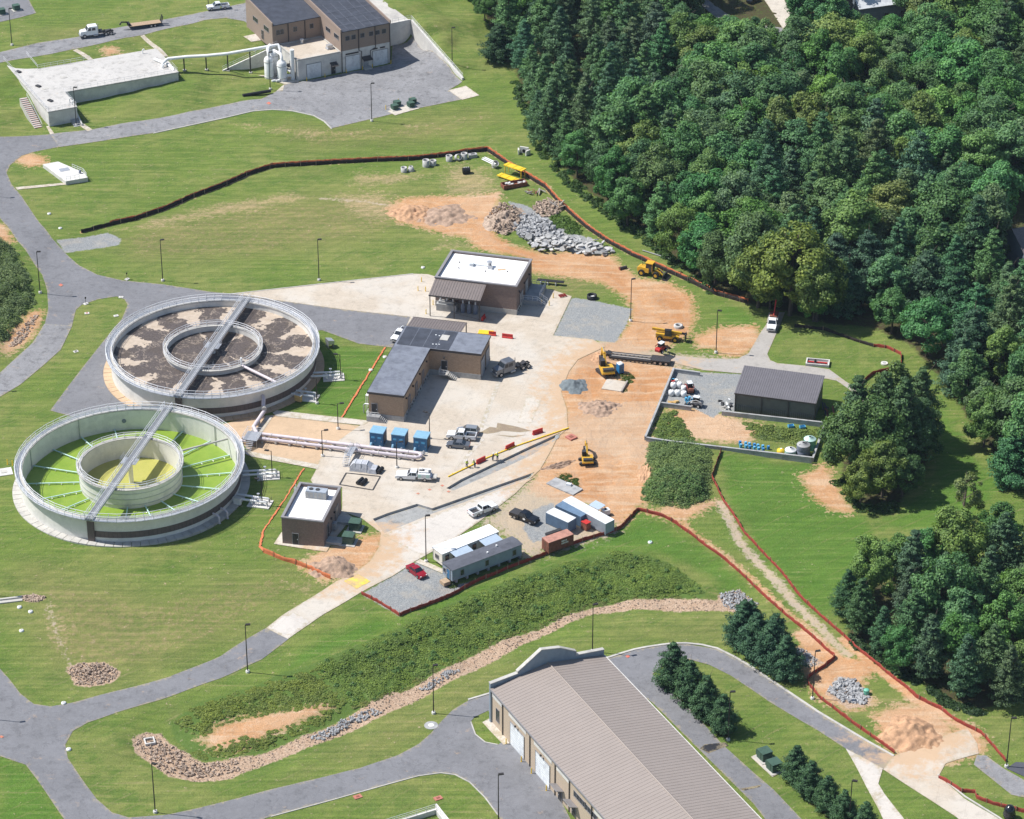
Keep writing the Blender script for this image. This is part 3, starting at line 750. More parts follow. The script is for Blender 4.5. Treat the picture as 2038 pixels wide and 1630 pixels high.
off = lambda L, dx, dy: [(a + dx, b + dy) for a, b in L]
mk = {}
TRACKS = [[(800,432),(880,452),(945,456),(985,488),(1060,512),(1160,520),(1230,545),(1300,580),(1335,625),(1310,680),(1250,700)],[(905,410),(940,430),(960,462),(1010,498),(1120,528),(1200,545),(1262,590),(1285,640),(1230,690)],[(1290,700),(1260,780),(1220,840),(1190,890),(1210,930),(1200,990)],[(1160,740),(1170,800),(1160,850),(1200,900),(1230,960),(1215,1005)],[(1330,575),(1365,600),(1360,640),(1320,660),(1290,630),(1300,590),(1340,580)],[(1400,665),(1450,670),(1500,660)],[(1130,950),(1180,935),(1250,900),(1280,870)],[(1120,905),(1150,960),(1200,1000)]]
mk['dirt'] = mask(DIRT, 3.2, [(off(F1, 3, -3), .35), (off(F4[10:19], 8, -4), .3), (off(F3[7:15], -6, 2), .6), ([(1600,1265),(1660,1312),(1720,1330)], 1.5)])
mk['gravel'] = mask(GRAVEL, 1.0)
mk['dust'] = mask(DUST, 3.0, [([(640,395),(720,400),(775,410)], .3), ([(95,1200),(110,1250),(130,1300),(140,1325)], .05), ([(1432,1000),(1472,1078),(1530,1142),(1580,1198),(1640,1258),(1690,1305)], .8)])
mk['track'] = mask([], 1, [(off(L_, *o_), .1) for L_ in TRACKS for o_ in ((0, 0), (9, 5))])
mk['worn'] = mask([[(200,462),(330,428),(450,400),(560,382),(640,390),(540,415),(420,436),(330,456)],[(640,385),(780,372),(800,440),(720,440)],[(880,325),(980,330),(1000,390),(880,395)],[(700,340),(860,345),(780,372),(690,372)],[(560,1150),(640,1165),(600,1200)],[(80,1190),(130,1250),(160,1325),(110,1300)],[(420,240),(620,280),(980,230),(700,262)],[(880,465),(960,495),(860,500)]], 6.0)
mk['redsoil'] = mask([[(1240,735),(1338,742),(1315,798),(1250,805)],[(1320,575),(1372,600),(1365,655),(1330,640)],[(985,480),(1100,512),(1080,540),(1000,512)],[(1150,930),(1220,950),(1200,1000),(1140,980)],[(1150,715),(1200,705),(1190,790),(1140,790)],[(1200,515),(1260,560),(1250,590),(1190,550)]], 3.5)
mk['lush'] = mask(LUSH, 3.0)
mk['dry'] = mask(DRY, 6.0)
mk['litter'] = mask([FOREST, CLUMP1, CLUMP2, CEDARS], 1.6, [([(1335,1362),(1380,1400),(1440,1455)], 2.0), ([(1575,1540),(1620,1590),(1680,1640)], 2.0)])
mk['tan'] = mask([DITCH, [(130,1330),(160,1318),(210,1318),(242,1338),(225,1358),(180,1368),(150,1365)], [(38,1188),(70,1182),(92,1190),(80,1198),(50,1197)], [(1640,1380),(1665,1345),(1700,1350),(1735,1385),(1730,1405),(1690,1412)], [(1540,1290),(1600,1290),(1640,1320),(1610,1330)]], 1.0)
mk['veg'] = mask([BANK, MOUND, [(0,480),(19,488),(40,520),(59,563),(70,601),(54,623),(16,674),(-60,690),(-60,470)]], 1.2)
# pavements sit in shallow beds
padd = np.full(X.shape, 50.0)
for P, HS in PAVED:
    xs = [a[0] for a in P]; ys = [a[1] for a in P]
    ix = np.where((gx > min(xs) - 3) & (gx < max(xs) + 3))[0]; iy = np.where((gy > min(ys) - 3) & (gy < max(ys) + 3))[0]
    if len(ix) < 2 or len(iy) < 2: continue
    sl_ = np.s_[iy[0]:iy[-1] + 1, ix[0]:ix[-1] + 1]
    d = sdist(X[sl_], Y[sl_], P)
    for h in HS: d = np.maximum(d, -sdist(X[sl_], Y[sl_], h))
    hz0 = hfun(X[sl_], Y[sl_])
    padd[sl_] = np.minimum(padd[sl_], d)
    Z[sl_] = np.where(d < -.7, np.minimum(Z[sl_], hz0 - .12), Z[sl_])
for T in (T1, T2):
    d = sdist(X, Y, W(T))
    Z -= np.where((d < .8) & (sdist(X, Y, W(YARD)) < -.9), 1.3, 0)
# uneven worked soil and tussocky turf
def vnoise(sc, seed):
    r = np.random.default_rng(seed).random((260, 260))
    u = ((X / sc) % 256); v = ((Y / sc) % 256)
    i, j = u.astype(int), v.astype(int); fu, fv = u - i, v - j
    fu, fv = fu * fu * (3 - 2 * fu), fv * fv * (3 - 2 * fv)
    return (r[j, i] * (1 - fu) + r[j, i + 1] * fu) * (1 - fv) + (r[j + 1, i] * (1 - fu) + r[j + 1, i + 1] * fu) * fv - .5
near = (np.abs(X) < 200) & (Y < 300) & (Y > -200)
Z += np.where(near & (Z > hfun(X, Y) - .05), vnoise(1.5, 1) * .07 + vnoise(5, 2) * .10 + np.clip(mk['dirt'] - .4, 0, .6) * (vnoise(2.6, 4) * .5 + vnoise(1.1, 6) * .25), 0) * np.clip((padd - .2) / 2.5, 0, 1)
Z -= np.where((padd < .75) & (padd > -.7), .02, 0)
ny, nx = X.shape
me = bpy.data.meshes.new('ground')
nv = nx * ny
me.vertices.add(nv); me.vertices.foreach_set('co', np.stack([X, Y, Z], -1).ravel())
idx = np.arange(nv).reshape(ny, nx)
Q = np.stack([idx[:-1, :-1], idx[:-1, 1:], idx[1:, 1:], idx[1:, :-1]], -1).reshape(-1, 4)
me.loops.add(Q.size); me.loops.foreach_set('vertex_index', Q.ravel().astype(np.int32))
me.polygons.add(len(Q)); me.polygons.foreach_set('loop_start', np.arange(0, Q.size, 4, dtype=np.int32)); me.polygons.foreach_set('loop_total', np.full(len(Q), 4, dtype=np.int32))
me.polygons.foreach_set('use_smooth', np.ones(len(Q), bool))
for k_, a_ in mk.items():
    at = me.attributes.new(k_, 'FLOAT', 'POINT'); at.data.foreach_set('value', a_.ravel().astype(np.float32))
me.update(calc_edges=True)
gm, nt, bs = base('ground_cover')
v = wpos(nt)
n_big, n_mid, n_fine, n_tiny = [mth(nt, 'MULTIPLY_ADD', mth(nt, 'SUBTRACT', noise(nt, v, *a_), .5), g_, .5, True) for a_, g_ in (((.035, 4, .6), 2.0), ((.20, 6, .7), 2.0), ((1.1, 6, .75), 2.1), ((4.5, 4, .75), 2.0))]
def attr(k_):
    a = nt.nodes.new('ShaderNodeAttribute'); a.attribute_name = k_; return a.outputs['Fac']
def edge(k_, amp, soft=.10, nz=None, at=.5):
    nz = nz or n_fine
    f = mth(nt, 'MULTIPLY_ADD', mth(nt, 'SUBTRACT', nz, .5), amp, attr(k_))
    mr = nt.nodes.new('ShaderNodeMapRange'); mr.interpolation_type = 'SMOOTHSTEP'
    mr.inputs['From Min'].default_value = at - soft; mr.inputs['From Max'].default_value = at + soft
    nt.links.new(f, mr.inputs[0])
    return mr.outputs[0]
g1, g2, g3 = (.142, .200, .046), (.188, .218, .066), (.102, .170, .036)
c = mixc(nt, ramp2(nt, n_big, (0, 0, 0), (1, 1, 1), .38, .62), g1, g2)
c = mixc(nt, ramp2(nt, n_mid, (0, 0, 0), (.8, .8, .8), .45, .7), c, g3)
c = mixc(nt, ramp2(nt, n_fine, (0, 0, 0), (.45, .45, .45), .55, .95), c, (.225, .21, .09))
c = mixc(nt, mth(nt, 'MULTIPLY', edge('dry', .9, .45, n_mid), .42), c, (.215, .20, .080))
c = mixc(nt, mth(nt, 'MULTIPLY', edge('dry', 1.0, .2, n_fine, 1.02), .45), c, (.31, .225, .13))
c = mixc(nt, mth(nt, 'MULTIPLY', edge('lush', .6, .3, n_mid), .75), c, mixc(nt, n_mid, (.048, .150, .020), (.115, .205, .036)))
c = mixc(nt, mth(nt, 'MULTIPLY', edge('worn', 1.1, .22, mth(nt, 'MULTIPLY_ADD', n_mid, .5, mth(nt, 'MULTIPLY', n_fine, .5)), .66), .72), c, mixc(nt, n_fine, (.30, .235, .12), (.52, .38, .24)))
# streaks left by mowing, two headings
def streak(ang, sx__, sy__):
    m_ = nt.nodes.new('ShaderNodeMapping'); m_.inputs['Rotation'].default_value = (0, 0, ang); m_.inputs['Scale'].default_value = (sx__, sy__, 1); nt.links.new(v, m_.inputs[0])
    return noise(nt, m_.outputs[0], 1.0, 4, .65)
st_ = mixc(nt, ramp2(nt, noise(nt, v, .02, 2), (0, 0, 0), (1, 1, 1), .47, .53), streak(-.30, .05, 1.1), streak(.85, .06, 1.0))
c = mixc(nt, .75, c, ramp2(nt, st_, (.74, .80, .74), (1.26, 1.18, 1.16), .38, .62), 'MULTIPLY')
c = mixc(nt, ramp2(nt, st_, (0, 0, 0), (.5, .5, .5), .60, .68), c, (.26, .225, .11))
# mower tracks
wv = nt.nodes.new('ShaderNodeTexWave'); wv.inputs['Scale'].default_value = .11; wv.inputs['Distortion'].default_value = 5.0; wv.inputs['Detail'].default_value = 1.0; wv.inputs['Detail Scale'].default_value = .4
mp = nt.nodes.new('ShaderNodeMapping'); mp.inputs['Rotation'].default_value = (0, 0, .9); nt.links.new(v, mp.inputs[0]); nt.links.new(mp.outputs[0], wv.inputs['Vector'])
c = mixc(nt, mth(nt, 'MULTIPLY', ramp2(nt, wv.outputs[1], (0, 0, 0), (1, 1, 1), .93, 1.0), mth(nt, 'MULTIPLY', mth(nt, 'POWER', n_mid, 3.0), .9)), c, (.28, .24, .12))
c = mixc(nt, mth(nt, 'MULTIPLY', ramp2(nt, wv.outputs[1], (0, 0, 0), (1, 1, 1), .3, .7), .16), c, (.07, .13, .02))
c = mixc(nt, .55, c, ramp2(nt, n_tiny, (.72, .74, .72), (1.28, 1.26, 1.2), .3, .7), 'MULTIPLY')
c = mixc(nt, edge('veg', .5, .12), c, mixc(nt, n_fine, (.080, .135, .030), (.125, .19, .045)))
dd = mixc(nt, n_mid, (.58, .335, .18), (.45, .24, .112)); dd = mixc(nt, ramp2(nt, n_big, (0, 0, 0), (.6, .6, .6), .42, .8), dd, (.57, .42, .29)); dd = mixc(nt, ramp2(nt, n_fine, (0, 0, 0), (.65, .65, .65), .5, .9), dd, (.58, .44, .31))
dd = mixc(nt, mth(nt, 'MULTIPLY', edge('redsoil', .9, .3, n_mid), .75), dd, mixc(nt, n_fine, (.50, .245, .105), (.40, .19, .08)))
dd = mixc(nt, ramp2(nt, streak(1.3, .08, .7), (0, 0, 0), (.5, .5, .5), .50, .64), dd, (.60, .46, .32))
dd = mixc(nt, ramp2(nt, streak(2.2, .08, .8), (0, 0, 0), (.45, .45, .45), .53, .64), dd, (.40, .215, .105))
dd = mixc(nt, .5, dd, ramp2(nt, n_tiny, (.75, .74, .72), (1.2, 1.2, 1.2), .3, .7), 'MULTIPLY')
du = mixc(nt, n_mid, (.52, .40, .28), (.44, .36, .28)); du = mixc(nt, ramp2(nt, n_fine, (0, 0, 0), (.5, .5, .5), .5, .8), du, (.33, .30, .26))
c = mixc(nt, mth(nt, 'MULTIPLY', edge('dust', 1.3, .22), .9), c, du)
trk = mth(nt, 'MULTIPLY', edge('track', .5, .2), .85)
dd = mixc(nt, trk, dd, mixc(nt, n_fine, (.62, .44, .30), (.36, .20, .105)))
c = mixc(nt, edge('dirt', .55, .08, mth(nt, 'MULTIPLY_ADD', n_mid, .6, mth(nt, 'MULTIPLY', n_fine, .4))), c, dd)
c = mixc(nt, mth(nt, 'MULTIPLY', edge('dirt', .9, .06, n_fine, .32), .7), c, dd)
c = mixc(nt, mth(nt, 'MULTIPLY', edge('dust', .8, .25), .32), c, du)
gg = mixc(nt, n_fine, (.24, .255, .265), (.33, .33, .32)); gg = mixc(nt, .6, gg, ramp2(nt, n_tiny, (.6, .6, .62), (1.35, 1.35, 1.3), .3, .7), 'MULTIPLY')
gg = mixc(nt, ramp2(nt, n_mid, (0, 0, 0), (.5, .5, .5), .5, .75), gg, (.40, .36, .30))
c = mixc(nt, edge('gravel', .45, .12), c, gg)
tt = mixc(nt, n_fine, (.42, .275, .18), (.50, .39, .29)); tt = mixc(nt, .7, tt, ramp2(nt, n_tiny, (.5, .48, .46), (1.4, 1.4, 1.4), .3, .7), 'MULTIPLY')
c = mixc(nt, edge('tan', .5, .10), c, tt)
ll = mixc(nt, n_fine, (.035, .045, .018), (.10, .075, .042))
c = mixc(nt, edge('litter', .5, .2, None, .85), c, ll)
nt.links.new(c, bs.inputs['Base Color'])
bs.inputs['Roughness'].default_value = .95
bs.inputs['Specular IOR Level'].default_value = .1
bp = nt.nodes.new('ShaderNodeBump'); bp.inputs['Strength'].default_value = .8; bp.inputs['Distance'].default_value = .16
nt.links.new(mth(nt, 'ADD', n_fine, mth(nt, 'MULTIPLY', n_tiny, .5)), bp.inputs['Height']); nt.links.new(bp.outputs[0], bs.inputs['Normal'])
me.materials.append(gm)
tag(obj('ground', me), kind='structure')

# floors and cut faces of the pavement trenches
for T in (T1, T2):
    sheet('trench_floor', T, 'trench_gravel', -.42, step=.8)
for T in (T1, T2):
    q = W(T); b = MB(); n = len(q)
    for i in range(n):
        a, d = q[i], q[(i + 1) % n]
        b.quad((a[0], a[1], a[2] + .058), (d[0], d[1], d[2] + .058), (d[0], d[1], d[2] - .8), (a[0], a[1], a[2] - .8))
    tag(b.build('trench_wall', 'concrete_grey'), kind='structure')
# kerbs
def kerb(px, w=.18, h=.14, side=1, mat='concrete'):
    q = W(px); b = MB()
    pts = [Vector(p) for p in q]
    L, Rr = [], []
    for i, p in enumerate(pts):
        d = (pts[min(i + 1, len(pts) - 1)] - pts[max(i - 1, 0)]); d.z = 0; d.normalize()
        n_ = Vector((-d.y, d.x, 0)) * side
        L.append(p); Rr.append(p + n_ * w)
    for i in range(len(pts) - 1):
        a, a2, c2, c1 = L[i], L[i + 1], Rr[i + 1], Rr[i]
        up = Vector((0, 0, h)); dn = Vector((0, 0, -.2))
        b.add([a + dn, a2 + dn, c2 + dn, c1 + dn, a + up, a2 + up, c2 + up, c1 + up], [(4, 5, 6, 7), (0, 1, 5, 4), (2, 3, 7, 6), (1, 2, 6, 5), (3, 0, 4, 7)])
    return tag(b.build('kerb', mat), kind='structure')
kerb([(1209,1311),(1237,1302),(1264,1294),(1290,1289),(1317,1285),(1342,1282),(1367,1282),(1396,1285),(1426,1292),(1455,1306),(1485,1323),(1540,1360),(1628,1419),(1725,1477),(1777,1506)], .45, .14)
kerb([(933,1394),(977,1381)], .4, .14)
kerb([(823,546),(640,566),(461,586)], .25, .14, -1)
kerb([(659,257),(644,242),(624,231),(583,222),(542,219),(504,222),(440,237),(306,266)], .3, .12, -1)
kerb([(539,1625),(657,1593),(774,1560),(833,1544),(877,1538),(907,1542),(936,1557),(966,1587),(992,1622)], .18, .10, -1)
kerb([(936,1437),(945,1462),(965,1478),(990,1483)], .2, .1, 1)
kerb([(1865,1543),(1920,1587),(1985,1627),(2010,1645)], .3, .14)
# ------------------------------------------------------------------ buildings and tanks
def seam_roof(parent, p00, p10, p01, n, mat, name='roof_panel', th=.05, rib=.065):
    """standing-seam roof: n panels side by side, each with its own rib"""
    p00, p10, p01 = Vector(p00), Vector(p10), Vector(p01)
    step = (p10 - p00) / n; sv = p01 - p00
    up = step.cross(sv).normalized()
    if up.z < 0: up = -up
    sn = step.normalized()
    b = MB()
    def slab(a, c, lo, hi):
        A, C_ = sn * a, sn * c
        b.add([A + up * lo, C_ + up * lo, C_ + sv + up * lo, A + sv + up * lo, A + up * hi, C_ + up * hi, C_ + sv + up * hi, A + sv + up * hi],
              [(0, 1, 2, 3), (4, 5, 6, 7), (0, 1, 5, 4), (1, 2, 6, 5), (2, 3, 7, 6), (3, 0, 4, 7)])
    w = step.length
    slab(0, w - .002, -th, 0)
    slab(w * .42, w * .42 + min(.12, w * .25), .001, rib)
    me = b.mesh(name, mat)
    for i in range(n):
        obj(name, me, parent, p00 + step * i)
def wall_ring(b, x0, x1, y0, y1, z0, z1, th=.3):
    b.b2(x0, x1, y0, y0 + th, z0, z1); b.b2(x0, x1, y1 - th, y1, z0, z1)
    b.b2(x0, x0 + th, y0 + th, y1 - th, z0, z1); b.b2(x1 - th, x1, y0 + th, y1 - th, z0, z1)
    return b
def door(parent, x, y, z, w, h, face, mat='door_grey', name='door', slats=0, handle=True):
    """face: 'f' front (-y) 'r' right (+x) 'l' left (-x); set into the wall plane"""
    b = MB()
    t = .06
    if face == 'f': b.b2(x - w / 2, x + w / 2, y - t, y + .02, z, z + h)
    elif face == 'r': b.b2(x - .02, x + t, y - w / 2, y + w / 2, z, z + h)
    else: b.b2(x - t, x + .02, y - w / 2, y + w / 2, z, z + h)
    d = b.build(name, mat, parent)
    fr = MB(); q = .1; tt = t + .05; e = w / 2
    pr = [(-e - q, z), (-e, z), (-e, z + h), (e, z + h), (e, z), (e + q, z), (e + q, z + h + q), (-e - q, z + h + q)]; m_ = 8
    mp_ = {'f': lambda a, o_: (x + a[0], y - o_, a[1]), 'r': lambda a, o_: (x + o_, y + a[0], a[1]), 'l': lambda a, o_: (x - o_, y + a[0], a[1])}[face]
    fr.add([mp_(a, 0) for a in pr] + [mp_(a, tt) for a in pr], [tuple(range(m_)), tuple(range(2 * m_ - 1, m_ - 1, -1))] + [(i, m_ + i, m_ + (i + 1) % m_, (i + 1) % m_) for i in range(m_)])
    fr.build('door_frame' if 'door' in name else 'frame', 'trim_grey', d)
    for i in range(slats):
        s_ = MB(); zz = z + h * (i + .5) / slats; hh = h / slats * .42
        if face == 'f': s_.b2(x - w / 2 + .04, x + w / 2 - .04, y - t - .03, y - t, zz - hh, zz + hh)
        elif face == 'r': s_.b2(x + t, x + t + .03, y - w / 2 + .04, y + w / 2 - .04, zz - hh, zz + hh)
        else: s_.b2(x - t - .03, x - t, y - w / 2 + .04, y + w / 2 - .04, zz - hh, zz + hh)
        s_.build('slat', mat, d)
    if handle and not slats:
        hd = MB()
        if face == 'f': hd.box((x + w * .36, y - t - .04, z + 1.05), (.1, .06, .18))
        elif face == 'r': hd.box((x + t + .04, y + w * .36, z + 1.05), (.06, .1, .18))
        else: hd.box((x - t - .04, y + w * .36, z + 1.05), (.06, .1, .18))
        hd.build('handle', 'rail', d)
    return d
def window(parent, x, y, z, w, h, face, mull=2, mat='glass'):
    b = MB(); t = .04
    fr = MB(); q = .07
    def put(bb, a0, a1, z0, z1, o0, o1):
        if face == 'f': bb.b2(x + a0, x + a1, y - o1, y - o0, z0, z1)
        elif face == 'r': bb.b2(x + o0, x + o1, y + a0, y + a1, z0, z1)
        else: bb.b2(x - o1, x - o0, y + a0, y + a1, z0, z1)
    put(fr, -w / 2 - q, -w / 2, z, z + h, -.01, .08); put(fr, w / 2, w / 2 + q, z, z + h, -.01, .08)
    put(fr, -w / 2 - q, w / 2 + q, z + h, z + h + q, -.01, .08); put(fr, -w / 2 - q, w / 2 + q, z - q, z, -.01, .10)
    for i in range(1, mull): put(fr, -w / 2 + w * i / mull - .03, -w / 2 + w * i / mull + .03, z, z + h, .03, .07)
    o = fr.build('window', 'trim_grey', parent)
    for i in range(mull):
        p = MB(); put(p, -w / 2 + w * i / mull, -w / 2 + w * (i + 1) / mull, z, z + h, -.01, .025)
        p.build('pane', mat, o)
    return o
def bollard_mesh():
    return MB().lathe([(.09, 0), (.09, 1.05), (.06, 1.14), (.0, 1.16)], 10).mesh('bollard', 'yellow')
BOL = bollard_mesh()
def bollard(p, label, group=None):
    b = thing('bollard', label, 'bollard', p, 0, group)
    obj('post', BOL, b)
    MB().lathe([(.14, 0), (.14, .05)], 10).build('base_plate', 'yellow', b)
    return b
def railing(b, pts, h=1.07, posts=1.8, r=.03, rails=(1.0, .52)):
    """rails and posts along points (closed or open list of 3-D points)"""
    for k in rails: b.path([(p[0], p[1], p[2] + h * k) for p in pts], r, 5)
    for p, q in zip(pts[:-1], pts[1:]):
        d = math.dist(p, q); n = max(1, round(d / posts))
        for i in range(n):
            t = i / n
            a = [p[j] + (q[j] - p[j]) * t for j in range(3)]
            b.tube(a, (a[0], a[1], a[2] + h), r, 5)
    p = pts[-1]; b.tube(p, (p[0], p[1], p[2] + h), r, 5)
    return b

# ---- round treatment tanks
def sludge_mat():
    m, nt, bs = base('sludge'); v = opos(nt)
    sx = nt.nodes.new('ShaderNodeSeparateXYZ'); nt.links.new(v, sx.inputs[0])
    r = mth(nt, 'SQRT', mth(nt, 'ADD', mth(nt, 'MULTIPLY', sx.outputs[0], sx.outputs[0]), mth(nt, 'MULTIPLY', sx.outputs[1], sx.outputs[1])))
    an = mth(nt, 'ARCTAN2', sx.outputs[1], sx.outputs[0])
    nzv = noise(nt, v, .35, 4, .6)
    an2 = mth(nt, 'ADD', an, mth(nt, 'MULTIPLY', mth(nt, 'SUBTRACT', nzv, .5), .55))
    wv = mth(nt, 'COSINE', mth(nt, 'MULTIPLY', an2, 13.0))
    big = noise(nt, v, .11, 2)
    rr_ = mth(nt, 'POWER', mth(nt, 'DIVIDE', mth(nt, 'SUBTRACT', r, 12.6), 8.3, None, True), 1.15, None, True)
    k = mth(nt, 'ADD', mth(nt, 'SUBTRACT', wv, .52), mth(nt, 'MULTIPLY', rr_, 1.12))
    k = mth(nt, 'ADD', k, mth(nt, 'MULTIPLY', mth(nt, 'SUBTRACT', big, .5), 1.5))
    k = mth(nt, 'ADD', k, mth(nt, 'MULTIPLY', mth(nt, 'SUBTRACT', noise(nt, v, 1.3, 4), .5), .22))
    foam = ramp2(nt, k, (0, 0, 0), (1, 1, 1), .50, .54)
    vein = ramp2(nt, mth(nt, 'ABSOLUTE', mth(nt, 'SUBTRACT', noise(nt, v, .22, 5, .65), .5)), (.55, .55, .55), (0, 0, 0), .0, .018)
    foam = mth(nt, 'MAXIMUM', foam, vein)
    d = ramp2(nt, noise(nt, v, 2.2, 6, .75), (.045, .034, .030), (.125, .100, .090), .36, .64)
    d = mixc(nt, ramp2(nt, noise(nt, v, .3, 3), (0, 0, 0), (.6, .6, .6), .45, .7), d, (.075, .055, .038))
    f = ramp2(nt, noise(nt, v, 1.0, 4), (.40, .32, .24), (.52, .43, .34), .3, .7)
    nt.links.new(mixc(nt, foam, d, f), bs.inputs['Base Color'])
    bs.inputs['Roughness'].default_value = .7
    b = nt.nodes.new('ShaderNodeBump'); b.inputs['Strength'].default_value = .6; b.inputs['Distance'].default_value = .1
    nt.links.new(noise(nt, v, 3, 5), b.inputs['Height']); nt.links.new(b.outputs[0], bs.inputs['Normal'])
    MATS['sludge'] = m
def algae_mat(name, a, b_):
    m, nt, bs = base(name); v = opos(nt)
    c = ramp2(nt, noise(nt, v, .35, 6, .7), a, b_, .3, .7)
    c = mixc(nt, ramp2(nt, noise(nt, v, 1.1, 4, .7), (0, 0, 0), (.5, .5, .5), .58, .78), c, tuple(x * .55 for x in a))
    nt.links.new(c, bs.inputs['Base Color']); bs.inputs['Roughness'].default_value = .45
    MATS[name] = m
sludge_mat(); algae_mat('algae', (.165, .275, .024), (.245, .340, .042)); algae_mat('algae_yellow', (.38, .38, .085), (.46, .43, .12))
RT, HT, RI = 21.3, 4.8, 9.95
def arc_ring(b, r0, r1, z0, z1, a0, a1, n):
    vs = []
    for i in range(n + 1):
        t = a0 + (a1 - a0) * i / n
        for r, z in ((r0, z0), (r1, z0), (r1, z1), (r0, z1)): vs.append((r * math.cos(t), r * math.sin(t), z))
    fs = []
    for i in range(n):
        o = i * 4
        for j in range(4): fs.append((o + j, o + (j + 1) % 4, o + 4 + (j + 1) % 4, o + 4 + j))
    if abs(a1 - a0) < 6.28: fs += [(0, 1, 2, 3), (n * 4 + 3, n * 4 + 2, n * 4 + 1, n * 4)]
    b.add(vs, fs)
def tank(c, label, liquid_z, br_ang, full):
    t = thing('clarifier_tank', label, 'tank', c, 0, 'round concrete treatment tanks')
    TAU = 2 * math.pi
    b = MB(); arc_ring(b, RT - .45, RT, -.4, HT, 0, TAU, 96); b.build('wall', 'tank_white', t)
    b = MB(); arc_ring(b, RT - .55, RT + .12, HT, HT + .22, 0, TAU, 96); b.build('rim', 'concrete', t)
    b = MB(); arc_ring(b, RT + .005, RT + .06, 1.0, 2.35, br_ang, br_ang + 2.35, 60); b.build('brick_band', 'tank_band', t)
    # panel joints in the band
    b = MB()
    for i in range(1, 60):
        a = br_ang + 2.35 * i / 60; b.box(((RT + .065) * math.cos(a), (RT + .065) * math.sin(a), 1.67), (.03, .05, 1.3), a)
    stuff(b.build('joint', 'trim_dark', t))
    b = MB(); b.box(((RT + .25) * math.cos(br_ang), (RT + .25) * math.sin(br_ang), 2.2), (.5, 1.3, 4.8), br_ang); b.build('bridge_pier', 'tank_band', t)
    # rim walkway on brackets and its guard rails
    b = MB(); arc_ring(b, RT + .13, RT + .95, HT + .1, HT + .2, 0, TAU, 60); b.build('walkway', 'galv', t)
    for rr, nm in ((RT + .92, 0), (RT - .3, 1)):
        b = MB(); n = 40
        pts = [(rr * math.cos(TAU * i / n), rr * math.sin(TAU * i / n), HT + .2) for i in range(n + 1)]
        railing(b, pts, 1.1, 1.75, .055, (1.0, .5, .12)); stuff(b.build('railing', 'rail', t))
    # inner ring
    b = MB(); arc_ring(b, RI - .3, RI, -.2, HT - .1, 0, TAU, 72); b.build('inner_wall', 'concrete_white' if full else 'tank_white', t)
    b = MB(); arc_ring(b, RI - .35, RI + .45, HT - .1, HT + .05, 0, TAU, 72); b.build('inner_rim', 'concrete', t)
    for rr in (RI + .42, RI - .3):
        b = MB(); n = 28
        pts = [(rr * math.cos(TAU * i / n), rr * math.sin(TAU * i / n), HT + .05) for i in range(n + 1)]
        railing(b, pts, 1.05, 1.75, .05, (1.0, .5)); stuff(b.build('railing', 'rail', t))
    if not full:
        for zz in (1.2, 2.4, 3.6):
            b = MB(); arc_ring(b, RI, RI + .07, zz, zz + .16, 0, TAU, 72); b.build('hoop', 'galv', t)
    # liquid
    b = MB(); arc_ring(b, RI, RT - .45, liquid_z - .2, liquid_z, 0, TAU, 96); b.build('sludge' if full else 'algae_water', 'sludge' if full else 'algae', t)
    b = MB(); b.lathe([(RI - .3, liquid_z - .2), (RI - .3, liquid_z - .03)], 64, smooth=False); b.build('sludge' if full else 'algae_water', 'sludge' if full else 'algae_yellow', t)
    # footing slabs
    n = 84; b = MB(); a = TAU / n * .47
    r0, r1 = RT + .02, RT + 1.75
    b.prism([(r0 * math.cos(-a), r0 * math.sin(-a)), (r1 * math.cos(-a), r1 * math.sin(-a)), (r1 * math.cos(a), r1 * math.sin(a)), (r0 * math.cos(a), r0 * math.sin(a))], -.3, .2)
    me = b.mesh('footing_slab', 'gravel_tan' if full else 'concrete')
    for i in range(n): obj('footing_slab', me, t, (0, 0, rnd.uniform(-.03, .03)), TAU * i / n)
    # walkway bridge
    d = Vector((math.cos(br_ang), math.sin(br_ang), 0)); p = Vector((-d.y, d.x, 0))
    br = MB()
    for s_ in (-1, 1): br.box(p * s_ * .75 + Vector((0, 0, HT + .32)), (2 * RT + 1.9, .1, .42), br_ang)
    bridge = br.build('bridge', 'galv', t)
    MB().box((0, 0, HT + .55), (2 * RT + 1.9, 1.36, .05), br_ang).build('deck', 'grating', bridge)
    b = MB()
    for s_ in (-1, 1):
        e = [tuple(p * s_ * .8 + d * k * (RT + .9) + Vector((0, 0, HT + .55))) for k in (-1, 0, 1)]
        railing(b, e, 1.1, 1.8, .05, (1.0, .5))
    stuff(b.build('railing', 'rail', bridge))
    b = MB()
    for i in range(24):
        k = -RT + (i + .5) * 2 * RT / 24; b.tube(tuple(p * .75 + d * k + Vector((0, 0, HT + .2))), tuple(-p * .75 + d * (k + 1) + Vector((0, 0, HT + .2))), .05, 4)
    stuff(b.build('cross_brace', 'galv', bridge))
    MB().lathe([(.45, liquid_z - .2), (.45, HT), (1.0, HT + .05), (1.0, HT + .4)], 16).build('centre_column', 'white', t)
    b = MB()
    for s_ in (-1, 1):
        q = p * s_ * 1.55
        railing(b, [tuple(q + d * -1.2 + Vector((0, 0, HT + .55))), tuple(q + d * 1.2 + Vector((0, 0, HT + .55)))], 1.1, 1.2, .035)
        b.box(p * s_ * 1.1 + Vector((0, 0, HT + .5)), (2.4, .9, .06), br_ang)
    b.build('drive_platform', 'galv', t)
    return t, d, p
c1, c2 = U(424, 692, HT), U(259, 922, HT); c1.z = c2.z = 0
bang = heading(U(490, 597, HT), U(180, 1034, HT))
tk1, d1, pp1 = tank(c1, 'full round clarifier tank of brown sludge with pale foam streaks', 3.65, bang, True)
MB().tube((RI * math.cos(-.85), RI * math.sin(-.85), HT - .1), (RT * math.cos(-.80), RT * math.sin(-.80), HT - .1), .28, 10).build('scum_pipe', 'pink_pipe', tk1)
